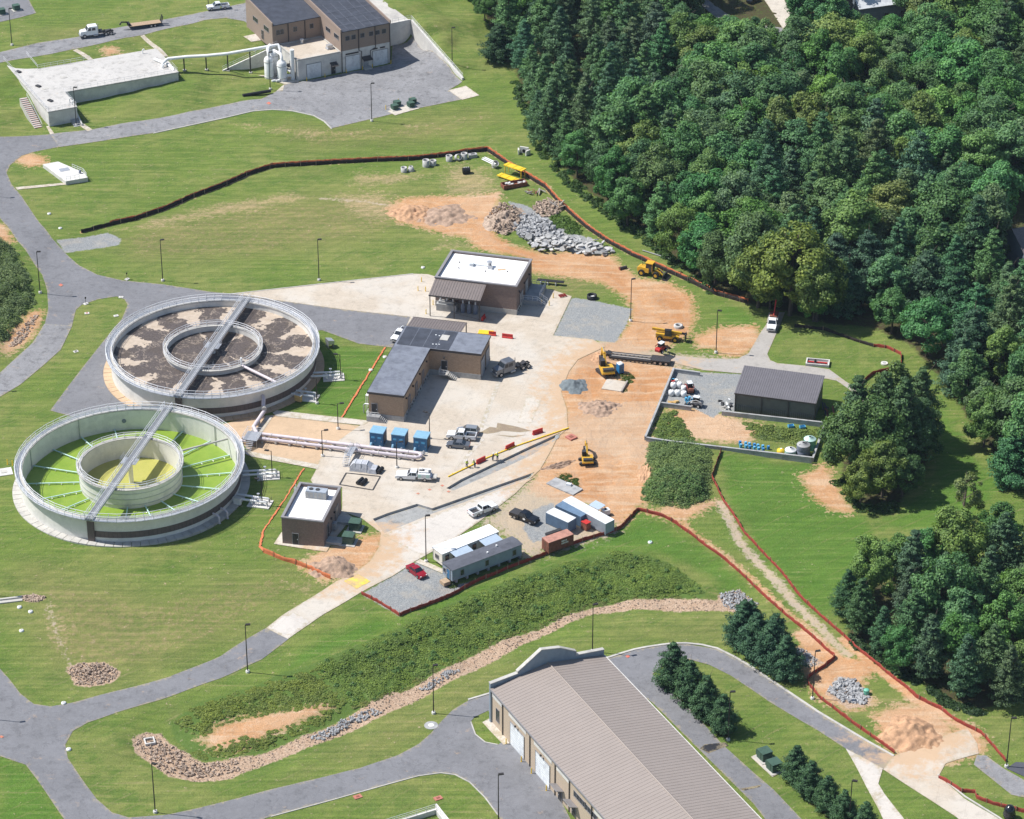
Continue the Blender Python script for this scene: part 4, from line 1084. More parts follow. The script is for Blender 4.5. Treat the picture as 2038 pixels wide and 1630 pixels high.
b = MB(); b.pipe([((RI - .1) * math.cos(-.85), (RI - .1) * math.sin(-.85), HT - .1), ((RI - .1) * math.cos(-.85), (RI - .1) * math.sin(-.85), HT + 1.6)], .22); b.build('vent_pipe', 'white', tk1)
tk2, d2, pp2 = tank(c2, 'drained round clarifier tank holding bright green algae water', .5, bang, False)
for i in range(18):
    a = bang + .28 + i * (2 * math.pi - .2) / 18
    b = MB(); b.tube(((RI + .05) * math.cos(a), (RI + .05) * math.sin(a), .85), ((RT - .5) * math.cos(a), (RT - .5) * math.sin(a), .85), .13, 8)
    hd = b.build('header_pipe', 'mint', tk2)
    b = MB()
    for k in range(9):
        r = RI + 1.2 + k * 1.2; s_ = (-1) ** k
        b.tube((r * math.cos(a), r * math.sin(a), .85), (r * math.cos(a) - s_ * .45 * math.sin(a), r * math.sin(a) + s_ * .45 * math.cos(a), .65), .05, 5)
    stuff(b.build('nozzle', 'galv', hd))
for a in (.2, .75, 2.2, 2.9, 3.5):
    b = MB(); b.tube(((RT - .6) * math.cos(a), (RT - .6) * math.sin(a), .4), ((RT - .6) * math.cos(a), (RT - .6) * math.sin(a), HT + .3), .09, 6); b.build('drop_pipe', 'galv', tk2)
b = MB(); b.tube((RI * math.cos(.55), RI * math.sin(.55), HT - .5), (RT * math.cos(.52), RT * math.sin(.52), HT - .5), .2, 8); b.build('scum_pipe', 'concrete', tk2)
MB().lathe([(.45, 0), (.45, .1)], 16, smooth=False).build('wall_port', 'tank_grey', tk2).matrix_local = Matrix.Translation(((RT - .5) * math.cos(1.75), (RT - .5) * math.sin(1.75), 2.6)) @ Matrix.Rotation(1.75, 4, 'Z') @ Matrix.Rotation(R(-90), 4, 'Y')
# inlet pipes climbing the walls, valve skids beside the tanks
def valve_skid(px, ang, label):
    p = G(*px); t = thing('valve_skid', label, 'pipework', p, ang, 'valve skids beside the tanks')
    MB().b2(-2.2, 2.2, -1.6, 1.6, -.2, .18).build('pad', 'concrete_white', t)
    for k, y in enumerate((-.75, .75)):
        b = MB(); b.pipe([(-5.0, y, 1.0), (-2.0, y, 1.0), (-1.6, y, .9), (-1.4, y, .3)], .22); b.pipe([(-1.9, y, 1.0), (1.4, y, 1.0), (1.6, y, .8), (1.6, y, .15)], .19)
        q = b.build('pipe', 'white', t)
        b = MB(); b.lathe([(.34, 0), (.34, .1)], 12, (-.6, y, .95)); b.tube((-.6, y, 1.0), (-.6, y, 1.75), .07, 6); b.lathe([(.3, 0), (.3, .06)], 12, (-.6, y, 1.75)); b.build('valve', 'galv', q)
    b = MB(); railing(b, [(1.9, -1.3, .18), (1.9, 1.3, .18)], 1.0, 1.3, .03); b.build('railing', 'trim_dark', t)
    return t
valve_skid((664, 752), .1, 'valve skid on concrete pad by the brown tank, the farther of its two')
valve_skid((612, 792), -.25, 'valve skid on concrete pad by the brown tank, the nearer of its two')
valve_skid((534, 948), .1, 'valve skid on concrete pad by the green tank, the farther of its two')
valve_skid((518, 1003), -.25, 'valve skid on concrete pad by the green tank, the nearer of its two')
for px, lab in (((594, 800), 'yellow grey control cabinet against the brown sludge tank'), ((473, 1005), 'pale control cabinet against the green algae tank')):
    t = thing('control_cabinet', lab, 'cabinet', G(*px), -.5)
    MB().box((0, 0, .95), (1.5, .6, 1.4)).build('body', 'ochre' if px[0] > 500 else 'white', t); MB().box((0, 0, 1.68), (1.7, .8, .06)).build('top', 'concrete', t)
    for s_ in (-.6, .6): MB().box((s_, 0, .12), (.1, .5, .3)).build('leg', 'steel_dark', t)
for k, px in enumerate(((448, 1030), (432, 1040))):
    t = thing('drain_pipe', 'bent drain pipe at the foot of the green tank, %s of two' % ('nearer the cabinet' if k == 0 else 'farther from the cabinet'), 'pipe', G(*px))
    MB().pipe([(-.8, .8, 1.6), (.2, 0, 1.6), (.5, -.3, 1.3), (.5, -.3, 0)], .2).build('pipe', 'pink_pipe', t); MB().lathe([(.3, 0), (.3, .08)], 10, (.5, -.3, 0)).build('flange', 'galv', t)
t = thing('meter_box', 'pale sheet metal instrument hood on the lawn by the brown tank', 'cabinet', G(657, 690), .5)
MB().side([(-.7, .9, .8), (.7, .9, .8), (.7, 1.6, .8), (-.7, 2.0, .8)]).build('hood', 'galv', t)
for s_ in (-.6, .6): MB().box((s_, 0, .45), (.12, 1.2, .9)).build('leg', 'galv', t)

# ---- L-shaped tan brick building (local frame at its near left roof corner)
o = U(733, 779, 6.2); A2 = R(-13.3)
t = thing('process_building', 'L shaped tan block building with grey and black flat roof', 'building', (o.x, o.y, 0), A2)
for (x0, x1, y0, y1) in ((0, 7.3, 0, 20.7), (0, 18.2, 20.7, 28.95)):
    b = MB(); b.b2(x0, x1, y0, y1 - .01, 1.25, 5.95); b.build('wall', 'tan_brick', t)
    b = MB(); b.b2(x0 - .06, x1 + .06, y0 - .06, y1 + .05, -.3, 1.25); b.build('plinth', 'concrete_grey', t)
b = MB(); b.prism([(-.2, -.2), (7.5, -.2), (7.5, 20.55), (18.4, 20.55), (18.4, 29.1), (-.2, 29.1)], 5.95, 6.2); rf = b.build('roof', 'roof_grey', t)
b = MB(); b.prism([(.25, 20.8), (11.45, 20.8), (11.45, 28.9), (.25, 28.9)], 6.2, 6.23); b.build('membrane', 'roof_black', rf)
for k in range(1, 4): MB().box((.25 + 11.2 * k / 4, 24.85, 6.235), (.08, 8, .02)).build('seam', 'roof_grey', rf)
MB().box((9.3, 25.8, 6.27), (1.7, 2.3, .06)).build('patch', 'concrete', rf)
for q in ((7.2, 26.6), (8.0, 26.4), (7.6, 22.5), (8.3, 22.6), (8.9, 22.7)): MB().box((q[0], q[1], 6.25), (.3, .3, .04)).build('patch', 'container_roof', rf)
b = MB()
for x0, x1, y0, y1 in ((-.24, 7.54, -.24, -.2), (7.5, 7.54, -.2, 20.51), (7.54, 18.44, 20.51, 20.55), (18.4, 18.44, 20.55, 29.1), (-.24, -.2, -.2, 29.1), (-.24, 18.44, 29.1, 29.14)): b.b2(x0, x1, y0, y1, 5.75, 6.24)
b.build('fascia', 'trim_dark', t)
door(t, 1.25, -.06, 1.25, 1.1, 2.3, 'f', 'door_dark'); door(t, 10.5, 20.64, 1.25, 1.2, 2.4, 'f', 'door_dark')
for y in (4.2, 9.8, 15.0): door(t, 7.36, y, .6, 1.5, 3.2, 'r', 'metal_brown')
for y in (22.5, 26.6): door(t, 18.26, y, .2, 2.9, 4.0, 'r', 'door_grey', 'rollup_door', 8)
b = MB()
for y in list(np.arange(2.2, 19.5, 1.35)): b.tube((7.36, y, .75), (7.44, y, .75), .22, 10)
for y in (20.9, 24.5, 28.6): b.tube((18.26, y, .75), (18.36, y, .75), .22, 10)
stuff(b.build('vent', 'black', t))
for y in (1.8, 7.0, 12.3, 17.8): MB().box((7.5, y, 4.6), (.3, .28, .35)).build('wall_lamp', 'trim_dark', t)
MB().box((10.5, 20.4, 4.5), (.35, .4, .3)).build('wall_lamp', 'trim_dark', t)
st = MB(); st.b2(-.1, 2.6, -1.5, -.07, -.2, 1.2); st = st.build('landing', 'concrete_grey', t)
b = MB(); railing(b, [(-.05, -.1, 1.2), (-.05, -1.45, 1.2), (2.55, -1.45, 1.2)], 1.1, .8, .04, (1, .66, .33)); b.build('railing', 'white', st)
for k in range(5): MB().b2(2.6 + k * .3, 2.9 + k * .3, -1.5, -.2, -.2, 1.0 - k * .22).build('step', 'concrete_grey', st)
st = MB(); st.b2(9.7, 11.6, 19.0, 20.6, 1.05, 1.25); st = st.build('landing', 'concrete', t)
for k in range(6): MB().b2(11.6 + k * .32, 11.92 + k * .32, 19.0, 20.4, .98 - k * .2, 1.05 - k * .2).build('step', 'concrete', st)
b = MB(); railing(b, [(9.75, 20.55, 1.25), (9.75, 19.05, 1.25), (11.6, 19.05, 1.25), (13.5, 19.05, .1)], 1.05, .9, .035); b.build('railing', 'rail', st)
b = MB(); b.b2(-1.6, -.3, 3.2, 4.4, 3.2, 3.35)
for q in ((-1.5, 3.3), (-.4, 3.3), (-1.5, 4.3)): b.tube((*q, 0), (*q, 3.2), .09, 6)
b.build('pipe_frame', 'white', t); MB().pipe([(-.2, 1.8, 2.2), (-1.3, 1.8, 2.2), (-1.6, 1.8, 1.9), (-1.6, 1.8, 0)], .14).build('pipe', 'galv', t)
# rear canopy
cv = MB()
for q in ((.3, 35.0), (5.9, 35.0), (11.6, 35.0)): cv.tube((*q, -.1), (*q, 5.1), .12, 8)
can = cv.build('canopy_frame', 'trim_dark', t)
seam_roof(can, (-.1, 29.2, 5.7), (11.7, 29.2, 5.7), (-.1, 35.3, 5.15), 20, 'metal_brown')
MB().b2(-.1, 11.7, 35.3, 35.4, 4.85, 5.2).build('gutter', 'trim_dark', can)

# ---- white-roofed brown block building with canopy
o = U(866, 551, 7.05); A1 = R(-14.4)
t = thing('blower_building', 'brown split block building with white flat roof and front canopy', 'building', (o.x, o.y, 0), A1)
wall_ring(MB(), 0, 18.2, 0, 13.5, 1.3, 6.85).build('wall', 'brown_block', t)
MB().b2(-.06, 18.26, -.06, 13.56, -.3, 1.3).build('plinth', 'concrete', t)
b = MB(); wall_ring(b, -.14, 18.34, -.14, 13.64, 6.85, 7.1, .55); b.build('coping', 'trim_grey', t)
rf = MB(); rf.b2(.3, 17.9, .3, 13.2, 6.2, 6.5); rf = rf.build('roof', 'roof_white', t)
b = MB(); b.box((6.0, 8.2, 6.85), (.9, .9, .7)); b.box((8.2, 8.7, 6.68), (3.6, .35, .25)); b.build('roof_duct', 'container_roof', rf)
b = MB(); b.lathe([(.45, 0), (.45, .9), (.6, 1.0), (.6, 1.25)], 14, (9.9, 8.8, 6.5)); b.box((10.3, 7.8, 6.75), (1.1, .8, .5)); b.build('exhaust_fan', 'galv', rf)
for q in ((3.6, 6.3), (9.6, 6.2), (14.3, 7.2), (3.0, 9)): MB().lathe([(.14, 0), (.14, .25)], 8, (q[0], q[1], 6.5)).build('roof_drain', 'trim_dark', rf)
MB().box((12.8, 8.0, 6.52), (1.8, .8, .03), .4).build('patch', 'gravel_tan', rf)
door(t, 18.26, 3.2, 1.3, 1.1, 2.4, 'r'); door(t, 18.26, 4.7, 1.3, 1.1, 2.4, 'r'); door(t, 18.26, 8.6, 1.3, 2.2, 3.0, 'r'); door(t, 18.26, 12.2, 1.3, 1.0, 2.3, 'r', 'door_dark')
for y in (2.0, 6.3, 10.6): MB().box((18.4, y, 4.8), (.3, .3, .35)).build('wall_lamp', 'trim_dark', t)
pl = MB(); pl.b2(18.27, 21.6, 5.2, 13.2, -.2, 1.25); pl = pl.build('loading_dock', 'concrete_grey', t)
for k in range(5): MB().b2(21.6 + k * .32, 21.92 + k * .32, 5.4, 7.2, -.2, 1.0 - k * .22).build('step', 'concrete_grey', pl)
b = MB(); railing(b, [(18.4, 5.3, 1.25), (21.5, 5.3, 1.25), (23.3, 5.3, .1)], 1.07, 1.0, .04); railing(b, [(23.3, 7.3, .1), (21.5, 7.3, 1.25), (21.5, 13.1, 1.25), (18.4, 13.1, 1.25)], 1.07, 1.0, .04); b.build('railing', 'rail', pl)
b = MB()
for q in (1.2, 2.2, 3.2): b.tube((18.26, q, .7), (18.36, q, .7), .2, 10)
stuff(b.build('vent', 'black', t))
fr = MB()
for x in (.2, 5.6, 11.2): fr.tube((x, -5.0, -.1), (x, -5.0, 5.15), .11, 8); fr.tube((x, -5.0, 5.1), (x, -.1, 6.35), .09, 6)
fr.tube((.2, -5.0, 5.1), (11.2, -5.0, 5.1), .12, 6); fr.tube((5.6, -5, 1.5), (11.2, -5, .6), .04, 5)
can = fr.build('canopy_frame', 'trim_dark', t)
seam_roof(can, (.0, -5.25, 5.3), (11.5, -5.25, 5.3), (.0, -.1, 6.65), 19, 'metal_brown')
MB().b2(0, 11.5, -5.36, -5.26, 5.0, 5.3).build('gutter', 'trim_dark', can)
b = MB(); b.box((3.0, -1.4, .9), (4.5, 1.5, 1.6)); b.box((3.0, -1.4, 2.0), (3.6, 1.0, .6)); eq = b.build('blower_skid', 'concrete_grey', t)
for x in (1.6, 3.0, 4.4): MB().pipe([(x, -1.4, 2.3), (x, -1.4, 3.6), (x, -.2, 3.9)], .22).build('pipe', 'galv', eq)
for x in (6.6, 8.0, 9.4):
    e = MB().lathe([(.5, 0), (.5, 1.6), (.35, 1.9), (.2, 2.3)], 12, (x, -1.5, 0)).build('silencer', 'tank_grey', t)
    MB().pipe([(x, -1.5, 2.2), (x, -1.5, 3.0), (x, -.1, 3.2)], .18).build('pipe', 'galv', e)

# ---- small block electrical building
o = U(560, 1029, 5.6); A3 = R(-11.8)
t = thing('electrical_building', 'small brown block building with white roof and rooftop air unit', 'building', (o.x, o.y, 0), A3)
wall_ring(MB(), 0, 8.1, 0, 13.0, -.3, 5.4).build('wall', 'brown_block', t)
b = MB(); wall_ring(b, -.12, 8.22, -.12, 13.12, 5.4, 5.65, .5); b.build('coping', 'trim_grey', t)
rf = MB(); rf.b2(.3, 7.8, .3, 12.7, 4.6, 4.9); rf = rf.build('roof', 'roof_white', t)
hv = MB(); hv.box((4.3, 9.6, 5.75), (4.0, 1.7, 1.5)); hv = hv.build('air_unit', 'container_grey', rf)
for x in (3.2, 4.5): MB().lathe([(.42, 0), (.42, .12)], 14, (x, 9.6, 6.5)).build('fan', 'steel_dark', hv)
MB().box((4.3, 9.6, 4.95), (4.2, 2.0, .1)).build('curb', 'concrete', hv)
for i in range(5): MB().box((2.6 + i * .85, 8.72, 5.7), (.7, .04, 1.1)).build('panel', 'concrete', hv)
door(t, 2.6, -.02, -.0, 1.1, 2.3, 'f', 'door_dark')
door(t, 8.12, 3.0, 0, 1.3, 3.0, 'r', 'door_dark'); door(t, 8.12, 9.6, 0, 2.2, 3.2, 'r', 'metal_brown')
for y in (5.2, 7.5): MB().box((8.3, y, 3.2), (.35, .3, .4)).build('wall_lamp', 'trim_dark', t)
for y in (2.2, 9.6): MB().b2(8.11, 11.2, y - 1.1, y + 1.1, -.2, .45).build('landing', 'concrete', t)
MB().box((8.5, 6.4, .9), (.7, 1.2, 1.4)).build('meter_panel', 'concrete_grey', t)
b = MB(); b.tube((-.25, 10, 0), (-.25, 10, 6.3), .06, 5); b.tube((-.25, 11, 0), (-.25, 11, 6.3), .06, 5)
for k in range(16): b.tube((-.25, 10, .4 + k * .36), (-.25, 11, .4 + k * .36), .03, 4)
b.build('ladder', 'rail', t)

# ---- large ribbed-roof building in front
o = U(977, 1367, 4.2); AC = R(27.2); ZC = -3.0
t = thing('maintenance_building', 'long cream brick building with tan ribbed metal roof and bay doors', 'building', (o.x, o.y, ZC), AC)
LC, WC = 86.0, 21.7
b = MB(); b.b2(0, WC, -LC, 0, -.5, 7.1); b.build('wall', 'cream_brick', t)
seam_roof(t, (-.3, -LC, 7.2), (-.3, -.4, 7.2), (10.9, -LC, 9.1), 110, 'metal_tan', th=.1, rib=.032)
seam_roof(t, (WC + .3, -LC, 7.2), (WC + .3, -.4, 7.2), (10.9, -LC, 9.1), 110, 'metal_tan', th=.1, rib=.032)
MB().tube((10.9, -LC, 9.12), (10.9, -.4, 9.12), .16, 6).build('ridge_cap', 'metal_tan', t)
MB().b2(-.45, -.31, -LC, -.4, 6.9, 7.22).build('gutter', 'trim_grey', t); MB().b2(WC + .31, WC + .45, -LC, -.4, 6.9, 7.22).build('gutter', 'concrete_white', t)
b = MB(); prof = [(-.3, 0), (-.3, 8.1), (5.0, 8.6), (5.0, 9.0), (9.6, 12.1), (13.2, 11.4), (16.4, 9.7), (16.4, 8.9), (WC + .3, 8.3), (WC + .3, 0)]
vs = [(x, -.4, z) for x, z in prof] + [(x, .1, z) for x, z in prof]; n = len(prof)
b.add(vs, [tuple(range(n)), tuple(range(2 * n - 1, n - 1, -1))] + [(i, n + i, n + (i + 1) % n, (i + 1) % n) for i in range(n)])
b.build('parapet_gable', 'trailer_grey', t)
b = MB()
for (x0, z0), (x1, z1) in zip(prof[1:-2], prof[2:-1]): b.box(((x0 + x1) / 2, -.15, (z0 + z1) / 2 + .08), (math.hypot(x1 - x0, z1 - z0) + .05, .75, .14), 0, -math.atan2(z1 - z0, x1 - x0))
b.build('coping', 'concrete', t)
for y in (-4.6, -14.7, -23.8, -28.8, -36.5, -46, -55): MB().tube((-.12, y, -.2), (-.12, y, 7.0), .09, 6).build('downspout', 'trim_dark', t)
window(t, -.0, -2.6, 1.5, 1.1, 2.6, 'l', 2); 
for y in (-10.0, -19.3, -40.5, -50): 
    d_ = door(t, -.02, y, .05, 5.0, 4.6, 'l', 'container_roof', 'rollup_door', 9); MB().box((-.45, y, 5.4), (.3, .3, .25)).build('wall_lamp', 'trim_dark', t)
    MB().b2(-.06, .0, y - 3.2, y + 3.2, 5.55, 6.2).build('lintel', 'concrete_white', t)
MB().b2(-.06, 0, -4.2, -.6, 5.55, 6.2).build('lintel', 'concrete_white', t); MB().b2(-.06, 0, -28.5, -24.2, 5.55, 6.2).build('lintel', 'concrete_white', t)
for y in (-25.6, -30.4):
    door(t, -.02, y, .05, 1.2, 2.4, 'l', 'door_dark'); MB().box((-.75, y, 3.0), (1.5, 2.6, .12), 0, R(22)).build('door_canopy', 'trim_grey', t)
for y in (-33.0, -36.8): window(t, 0, y + .6, 4.3, 4.2, 1.1, 'l', 4)
b = None
for i, y in enumerate((-7.2, -12.9, -16.6, -22.0)):
    q = Matrix.Rotation(AC, 4, 'Z') @ Vector((-.75, y, 0)); bollard((o.x + q.x, o.y + q.y, ZC), 'yellow bollard beside a bay door of the long cream building, %s from the pediment' % ('first', 'second', 'third', 'fourth')[i], 'yellow bollards')

# ---- grey metal shed in the walled yard
o = U(1463, 781, 4.4); AD = R(-15.3)
t = thing('storage_shed', 'grey metal storage shed with single slope ribbed roof', 'shed', (o.x, o.y, 0), AD)
W_, D_ = 16.6, 9.6
b = MB(); b.prism([(.15, .15), (W_ - .15, .15), (W_ - .15, D_ - .1), (.15, D_ - .1)], -.3, [4.25, 4.25, 5.4, 5.4]); b.build('wall', 'shed_wall', t)
seam_roof(t, (-.1, -.2, 4.36), (W_ + .1, -.2, 4.36), (-.1, D_ + .1, 5.55), 36, 'metal_shed', rib=.06)
b = MB(); b.b2(-.1, W_ + .1, -.32, -.22, 4.1, 4.4); b.build('gutter', 'trim_dark', t)
for x in (.1, 5.55, 11.05, W_ - .1): MB().b2(x - .1, x + .1, -.06, .149, -.2, 4.2).build('downspout', 'trim_dark', t)
for k in range(3):
    for i in range(12): 
        x = .5 + k * 5.5 + i * .4
        MB().b2(x, x + .16, .05, .149, .1, 1.5 + .0 * i).build('slat', 'metal_shed', t)
# ---- yard walls around it
def lowwall(pts, h, label, th=.35, mat='concrete_grey'):
    q = [Vector(p) for p in W(pts)]; root = thing('retaining_wall', label, 'wall', q[0])
    for a, c in zip(q[:-1], q[1:]):
        d = (c - a); L = d.to_2d().length; z = min(a.z, c.z)
        n = max(1, round(L / 6)); an = math.atan2(d.y, d.x)
        for i in range(n):
            m = a + d * ((i + .5) / n) - q[0]
            MB().box((m.x, m.y, h / 2 - .2), (L / n - .04, th, h + .4), an).build('wall_section', mat, root)
            MB().box((m.x, m.y, h + .06), (L / n - .02, th + .06, .10), an).build('cap', 'concrete_grey', root)
    return root
lowwall([(1341,741),(1284,877)], 1.0, 'low concrete yard wall between bare orange dirt and gravel')
lowwall([(1286,878),(1330,884),(1616,922)], .85, 'low concrete yard wall along the top of the green lawn')
lowwall([(1617,920),(1642,848)], .9, 'low concrete yard wall beside the tree clump and plastic tanks')
lowwall([(1436,826),(1640,850)], .9, 'low concrete wall along the front of the grey shed')
lowwall([(1316,809),(1376,817)], .9, 'short concrete wall behind the blue barrels in the walled yard')
lowwall([(1342,741),(1393,748)], .8, 'short concrete wall at the entrance drive of the walled yard')

# ---- headworks building at the top
o = U(680, 145, 0); AA = R(27.9)
t = thing('headworks_building', 'tall taupe brick building with black roof on white lower storey', 'building', (o.x, o.y, 0), AA)
b = MB(); b.b2(0, 14.0, 0, 12.0, -.3, 5.85); b.build('lower_wall', 'concrete_white', t)
b = MB(); b.prism([(0, 0), (13.95, 0), (13.95, 28), (0, 28)], 5.86, [11.0, 11.0, 13.2, 13.2]); b.build('wall', 'taupe_brick', t)
b = MB(); b.prism([(-13.6, 12.2), (-.005, 12.2), (-.005, 29.2), (-13.6, 29.2)], 4.5, [11.0, 11.0, 12.5, 12.5]); b.build('wall', 'taupe_brick', t)
b = MB(); b.prism([(.1, -.25), (13.9, -.25), (13.9, 28), (.1, 28)], [11.02, 11.02, 13.25, 13.25], [11.2, 11.2, 13.42, 13.42]); rf = b.build('roof', 'roof_black', t)
b = MB(); b.prism([(-13.5, 12.0), (-.1, 12.0), (-.1, 29.2), (-13.5, 29.2)], [11.02, 11.02, 12.55, 12.55], [11.2, 11.2, 12.72, 12.72]); rf2 = b.build('roof', 'roof_black', t)
for k in range(1, 6): MB().box((14 * k / 6, 8, 11.92), (.06, 16, .02), 0, 0, math.atan2(2.22, 28.25)).build('seam', 'roof_grey', rf)
for y in (3, 7, 11): MB().box((7, y, 11.46 + y * .0786), (13.6, .06, .03)).build('seam', 'roof_grey', rf)
for x0 in (-.12, 13.82):
    b = MB(); b.prism([(x0, -.3), (x0 + .3, -.3), (x0 + .3, 28), (x0, 28)], [11.0, 11.0, 13.2, 13.2], [11.9, 11.9, 14.1, 14.1]); b.build('parapet', 'taupe_brick', t)
b = MB(); b.prism([(-13.75, 12.0), (-13.45, 12.0), (-13.45, 29.2), (-13.75, 29.2)], [11.0, 11.0, 12.5, 12.5], [11.9, 11.9, 13.4, 13.4]); b.build('parapet', 'taupe_brick', t)
for x in (0.15, 5.0, 9.7, 13.85): MB().tube((x, -.12, 0 if x < 1 or x > 13 else 5.5), (x, -.12, 11), .11, 6).build('downspout', 'trim_dark', t)
MB().pipe([(5.0, -.15, 5.6), (5.0, -.15, 5.2), (5.7, -.15, 4.9), (5.7, -.15, 0)], .1, 6).build('downspout', 'trim_dark', t); MB().pipe([(9.7, -.15, 5.6), (9.7, -.15, 5.2), (8.2, -.15, 4.6), (8.2, -.15, 2.8)], .1, 6).build('downspout', 'trim_dark', t)
for x in (-9.2, -4.5): MB().tube((x, 12.05, 6), (x, 12.05, 11), .11, 6).build('downspout', 'trim_dark', t)
for x in (1.9, 3.6, 6.1, 8.6, 10.4, 12.2): window(t, x, -.0, 8.6, 1.1, 1.1, 'f', 1)
for x in (-12, -11, -7.2, -2.6): window(t, x, 12.2, 8.4, 1.0, 1.2, 'f', 1)
for y in (2.5, 7.6): window(t, 0, y, 8.6, 2.6, 1.1, 'l', 3)
for y in (16, 23): window(t, -13.6, y, 8.4, 3.0, 1.2, 'l', 3)
door(t, -13.6, 18.6, 5.2, 1.2, 2.4, 'l', 'door_dark')
door(t, 3.2, -.02, 0, 4.0, 4.2, 'f', 'container_roof', 'rollup_door', 8); door(t, 11.0, -.02, 0, 4.2, 4.2, 'f', 'container_roof', 'rollup_door', 8)
MB().b2(1.2, 4.9, -.08, 0, 4.6, 5.0).build('vent_louver', 'trim_dark', t); MB().b2(9.0, 10.3, -.08, 0, 4.6, 5.0).build('vent_louver', 'trim_dark', t); MB().b2(11.0, 12.4, -.08, 0, 4.6, 5.0).build('vent_louver', 'trim_dark', t)
MB().box((6.9, -.9, 3.0), (2.6, 1.8, .12), 0, 0, R(20)).build('door_canopy', 'trim_dark', t); door(t, 6.9, -.02, .5, 1.1, 2.3, 'f'); MB().b2(5.9, 8.0, -1.6, -.07, -.2, .5).build('landing', 'concrete', t)
# low annex
b = MB(); b.b2(-12.0, -.01, .3, 12.19, -.3, 5.5); an = b.build('annex_wall', 'concrete_white', t)
b = MB(); wall_ring(b, -12.12, 0, .2, 12.19, 5.5, 5.85, .35); b.build('annex_parapet', 'concrete', t)
b = MB(); b.b2(-11.77, -.35, .55, 11.84, 5.5, 5.6); b.build('annex_roof', 'concrete_yard', t)
door(t, -7.6, .28, 0, 4.0, 4.0, 'f', 'container_roof', 'rollup_door', 8); door(t, -2.2, .28, .1, 1.1, 2.3, 'f', 'door_dark')
MB().box((-2.2, -.5, 3.0), (1.9, 1.7, .12), 0, 0, R(20)).build('door_canopy', 'trim_dark', t)
b = MB(); b.box((-1.5, 3.8, 6.2), (1.4, 1.2, 1.0)); b.box((-1.5, 3.8, 5.75), (1.8, 1.5, .2)); b.build('air_unit', 'galv', t); b = MB(); b.lathe([(.35, 0), (.35, .7), (.5, .8), (.5, 1.1)], 12, (-6.2, 10.5, 5.6)); b.build('exhaust_fan', 'white', t)
for i, x in enumerate((-10.2, -5.1, .9, 5.5, 8.3, 13.6)):
    q = Matrix.Rotation(AA, 4, 'Z') @ Vector((x, -.9, 0)); bollard((o.x + q.x, o.y + q.y, 0), 'yellow bollard before the white storey of the black roofed building, %s from left' % ('first', 'second', 'third', 'fourth', 'fifth', 'sixth')[i], 'yellow bollards')
# retaining walls beside it
def LA(x, y, z=0):
    q = Matrix.Rotation(AA, 4, 'Z') @ Vector((x, y, 0)); return (o.x + q.x, o.y + q.y, z)
t = thing('ramp_wall', 'white concrete retaining wall falling beside the parking lot with railing', 'wall', LA(25, 10), AA)
b = MB(); b.prism([(-.25, 0), (.25, 0), (.25, -29.5), (-.25, -29.5)], -.5, [6.4, 6.4, 1.0, 1.0]); b.build('wall', 'concrete_white', t)
b = MB(); b.b2(-11.0, -.26, .0, .5, -.5, 6.4); b.build('back_wall', 'concrete_white', t)
b = MB(); railing(b, [(0, 0, 6.4), (0, -29.4, 1.0)], 1.07, 1.8, .035); railing(b, [(-10.9, .3, 6.4), (0, .3, 6.4)], 1.07, 1.8, .035); b.build('railing', 'rail', t)
t = thing('wing_wall', 'white triangular wing wall below the pipe bridge', 'wall', LA(-28, 11.5, 1.5), AA)
b = MB(); b.add([(0, 0, -2), (15.5, 0, -2), (15.5, 0, 4.4), (0, 0, .4), (0, .4, -2), (15.5, .4, -2), (15.5, .4, 4.4), (0, .4, .4)], [(0, 1, 2, 3), (7, 6, 5, 4), (3, 2, 6, 7), (0, 4, 5, 1), (1, 5, 6, 2), (0, 3, 7, 4)]); b.build('wall', 'concrete_white', t)
b = MB(); railing(b, [(0, .2, .4), (15.4, .2, 4.4)], 1.07, 1.6, .035); b.build('railing', 'rail', t)
t = thing('loading_apron', 'grey concrete apron slab behind the retaining wall at top', 'slab', LA(14.2, 10.6, 5.6), AA)
MB().b2(0, 10.6, 0, 34, -.4, .35).build('slab', 'concrete', t); b = MB(); b.b2(0, 10.6, 0, .3, .35, .55); b.build('kerb', 'concrete_white', t)
# odour scrubber: vessels, stack, ducts
t = thing('scrubber', 'white odour scrubber vessels with ducts against the low annex', 'vessel', LA(-15.5, 2.5), AA)
for i, (x, y, r, h) in enumerate(((0, 0, 1.25, 4.8), (-2.6, 2.2, 1.2, 5.6), (-.5, 4.0, 1.3, 6.2))):
    q = MB().lathe([(r, 0), (r, h), (r * .75, h + .5), (r * .4, h + .75), (r * .35, h + 1.0)], 20, (x, y, 0)).build('vessel', 'white', t)
    MB().lathe([(r + .1, 0), (r + .1, .12)], 20, (x, y, .9)).build('flange', 'concrete', q); MB().lathe([(r + .08, 0), (r + .08, .1)], 20, (x, y, h - .6)).build('flange', 'concrete', q)
MB().lathe([(.55, 0), (.55, 8.2)], 16, (2.7, -.6, 0)).build('stack', 'white', t)
MB().pipe([(0, 0, 5.6), (0, 0, 6.4), (.5, 1.5, 6.6), (-.5, 4.0, 7.0)], .4).build('duct', 'white', t); MB().pipe([(-2.6, 2.2, 6.4), (-2.6, 2.2, 7.3), (-2.2, 3.4, 7.8), (-.8, 5.5, 7.9), (-.5, 4.2, 6.9)], .42).build('duct', 'white', t)
MB().pipe([(1.2, -.2, 1.2), (2.4, -.5, 1.2)], .4).build('duct', 'white', t); MB().pipe([(2.7, -.6, 2), (2.2, 2, 2), (0, 4, 2.2)], .4).build('duct', 'white', t)
b = MB()
for q in ((2.2, 1.2), (3.2, 2.2), (2.2, 3)): b.tube((*q, 0), (*q, 4), .08, 5)
b.box((2.7, 1.8, 3), (1.4, 2.2, .1)); b.build('pipe_rack', 'steel_dark', t)
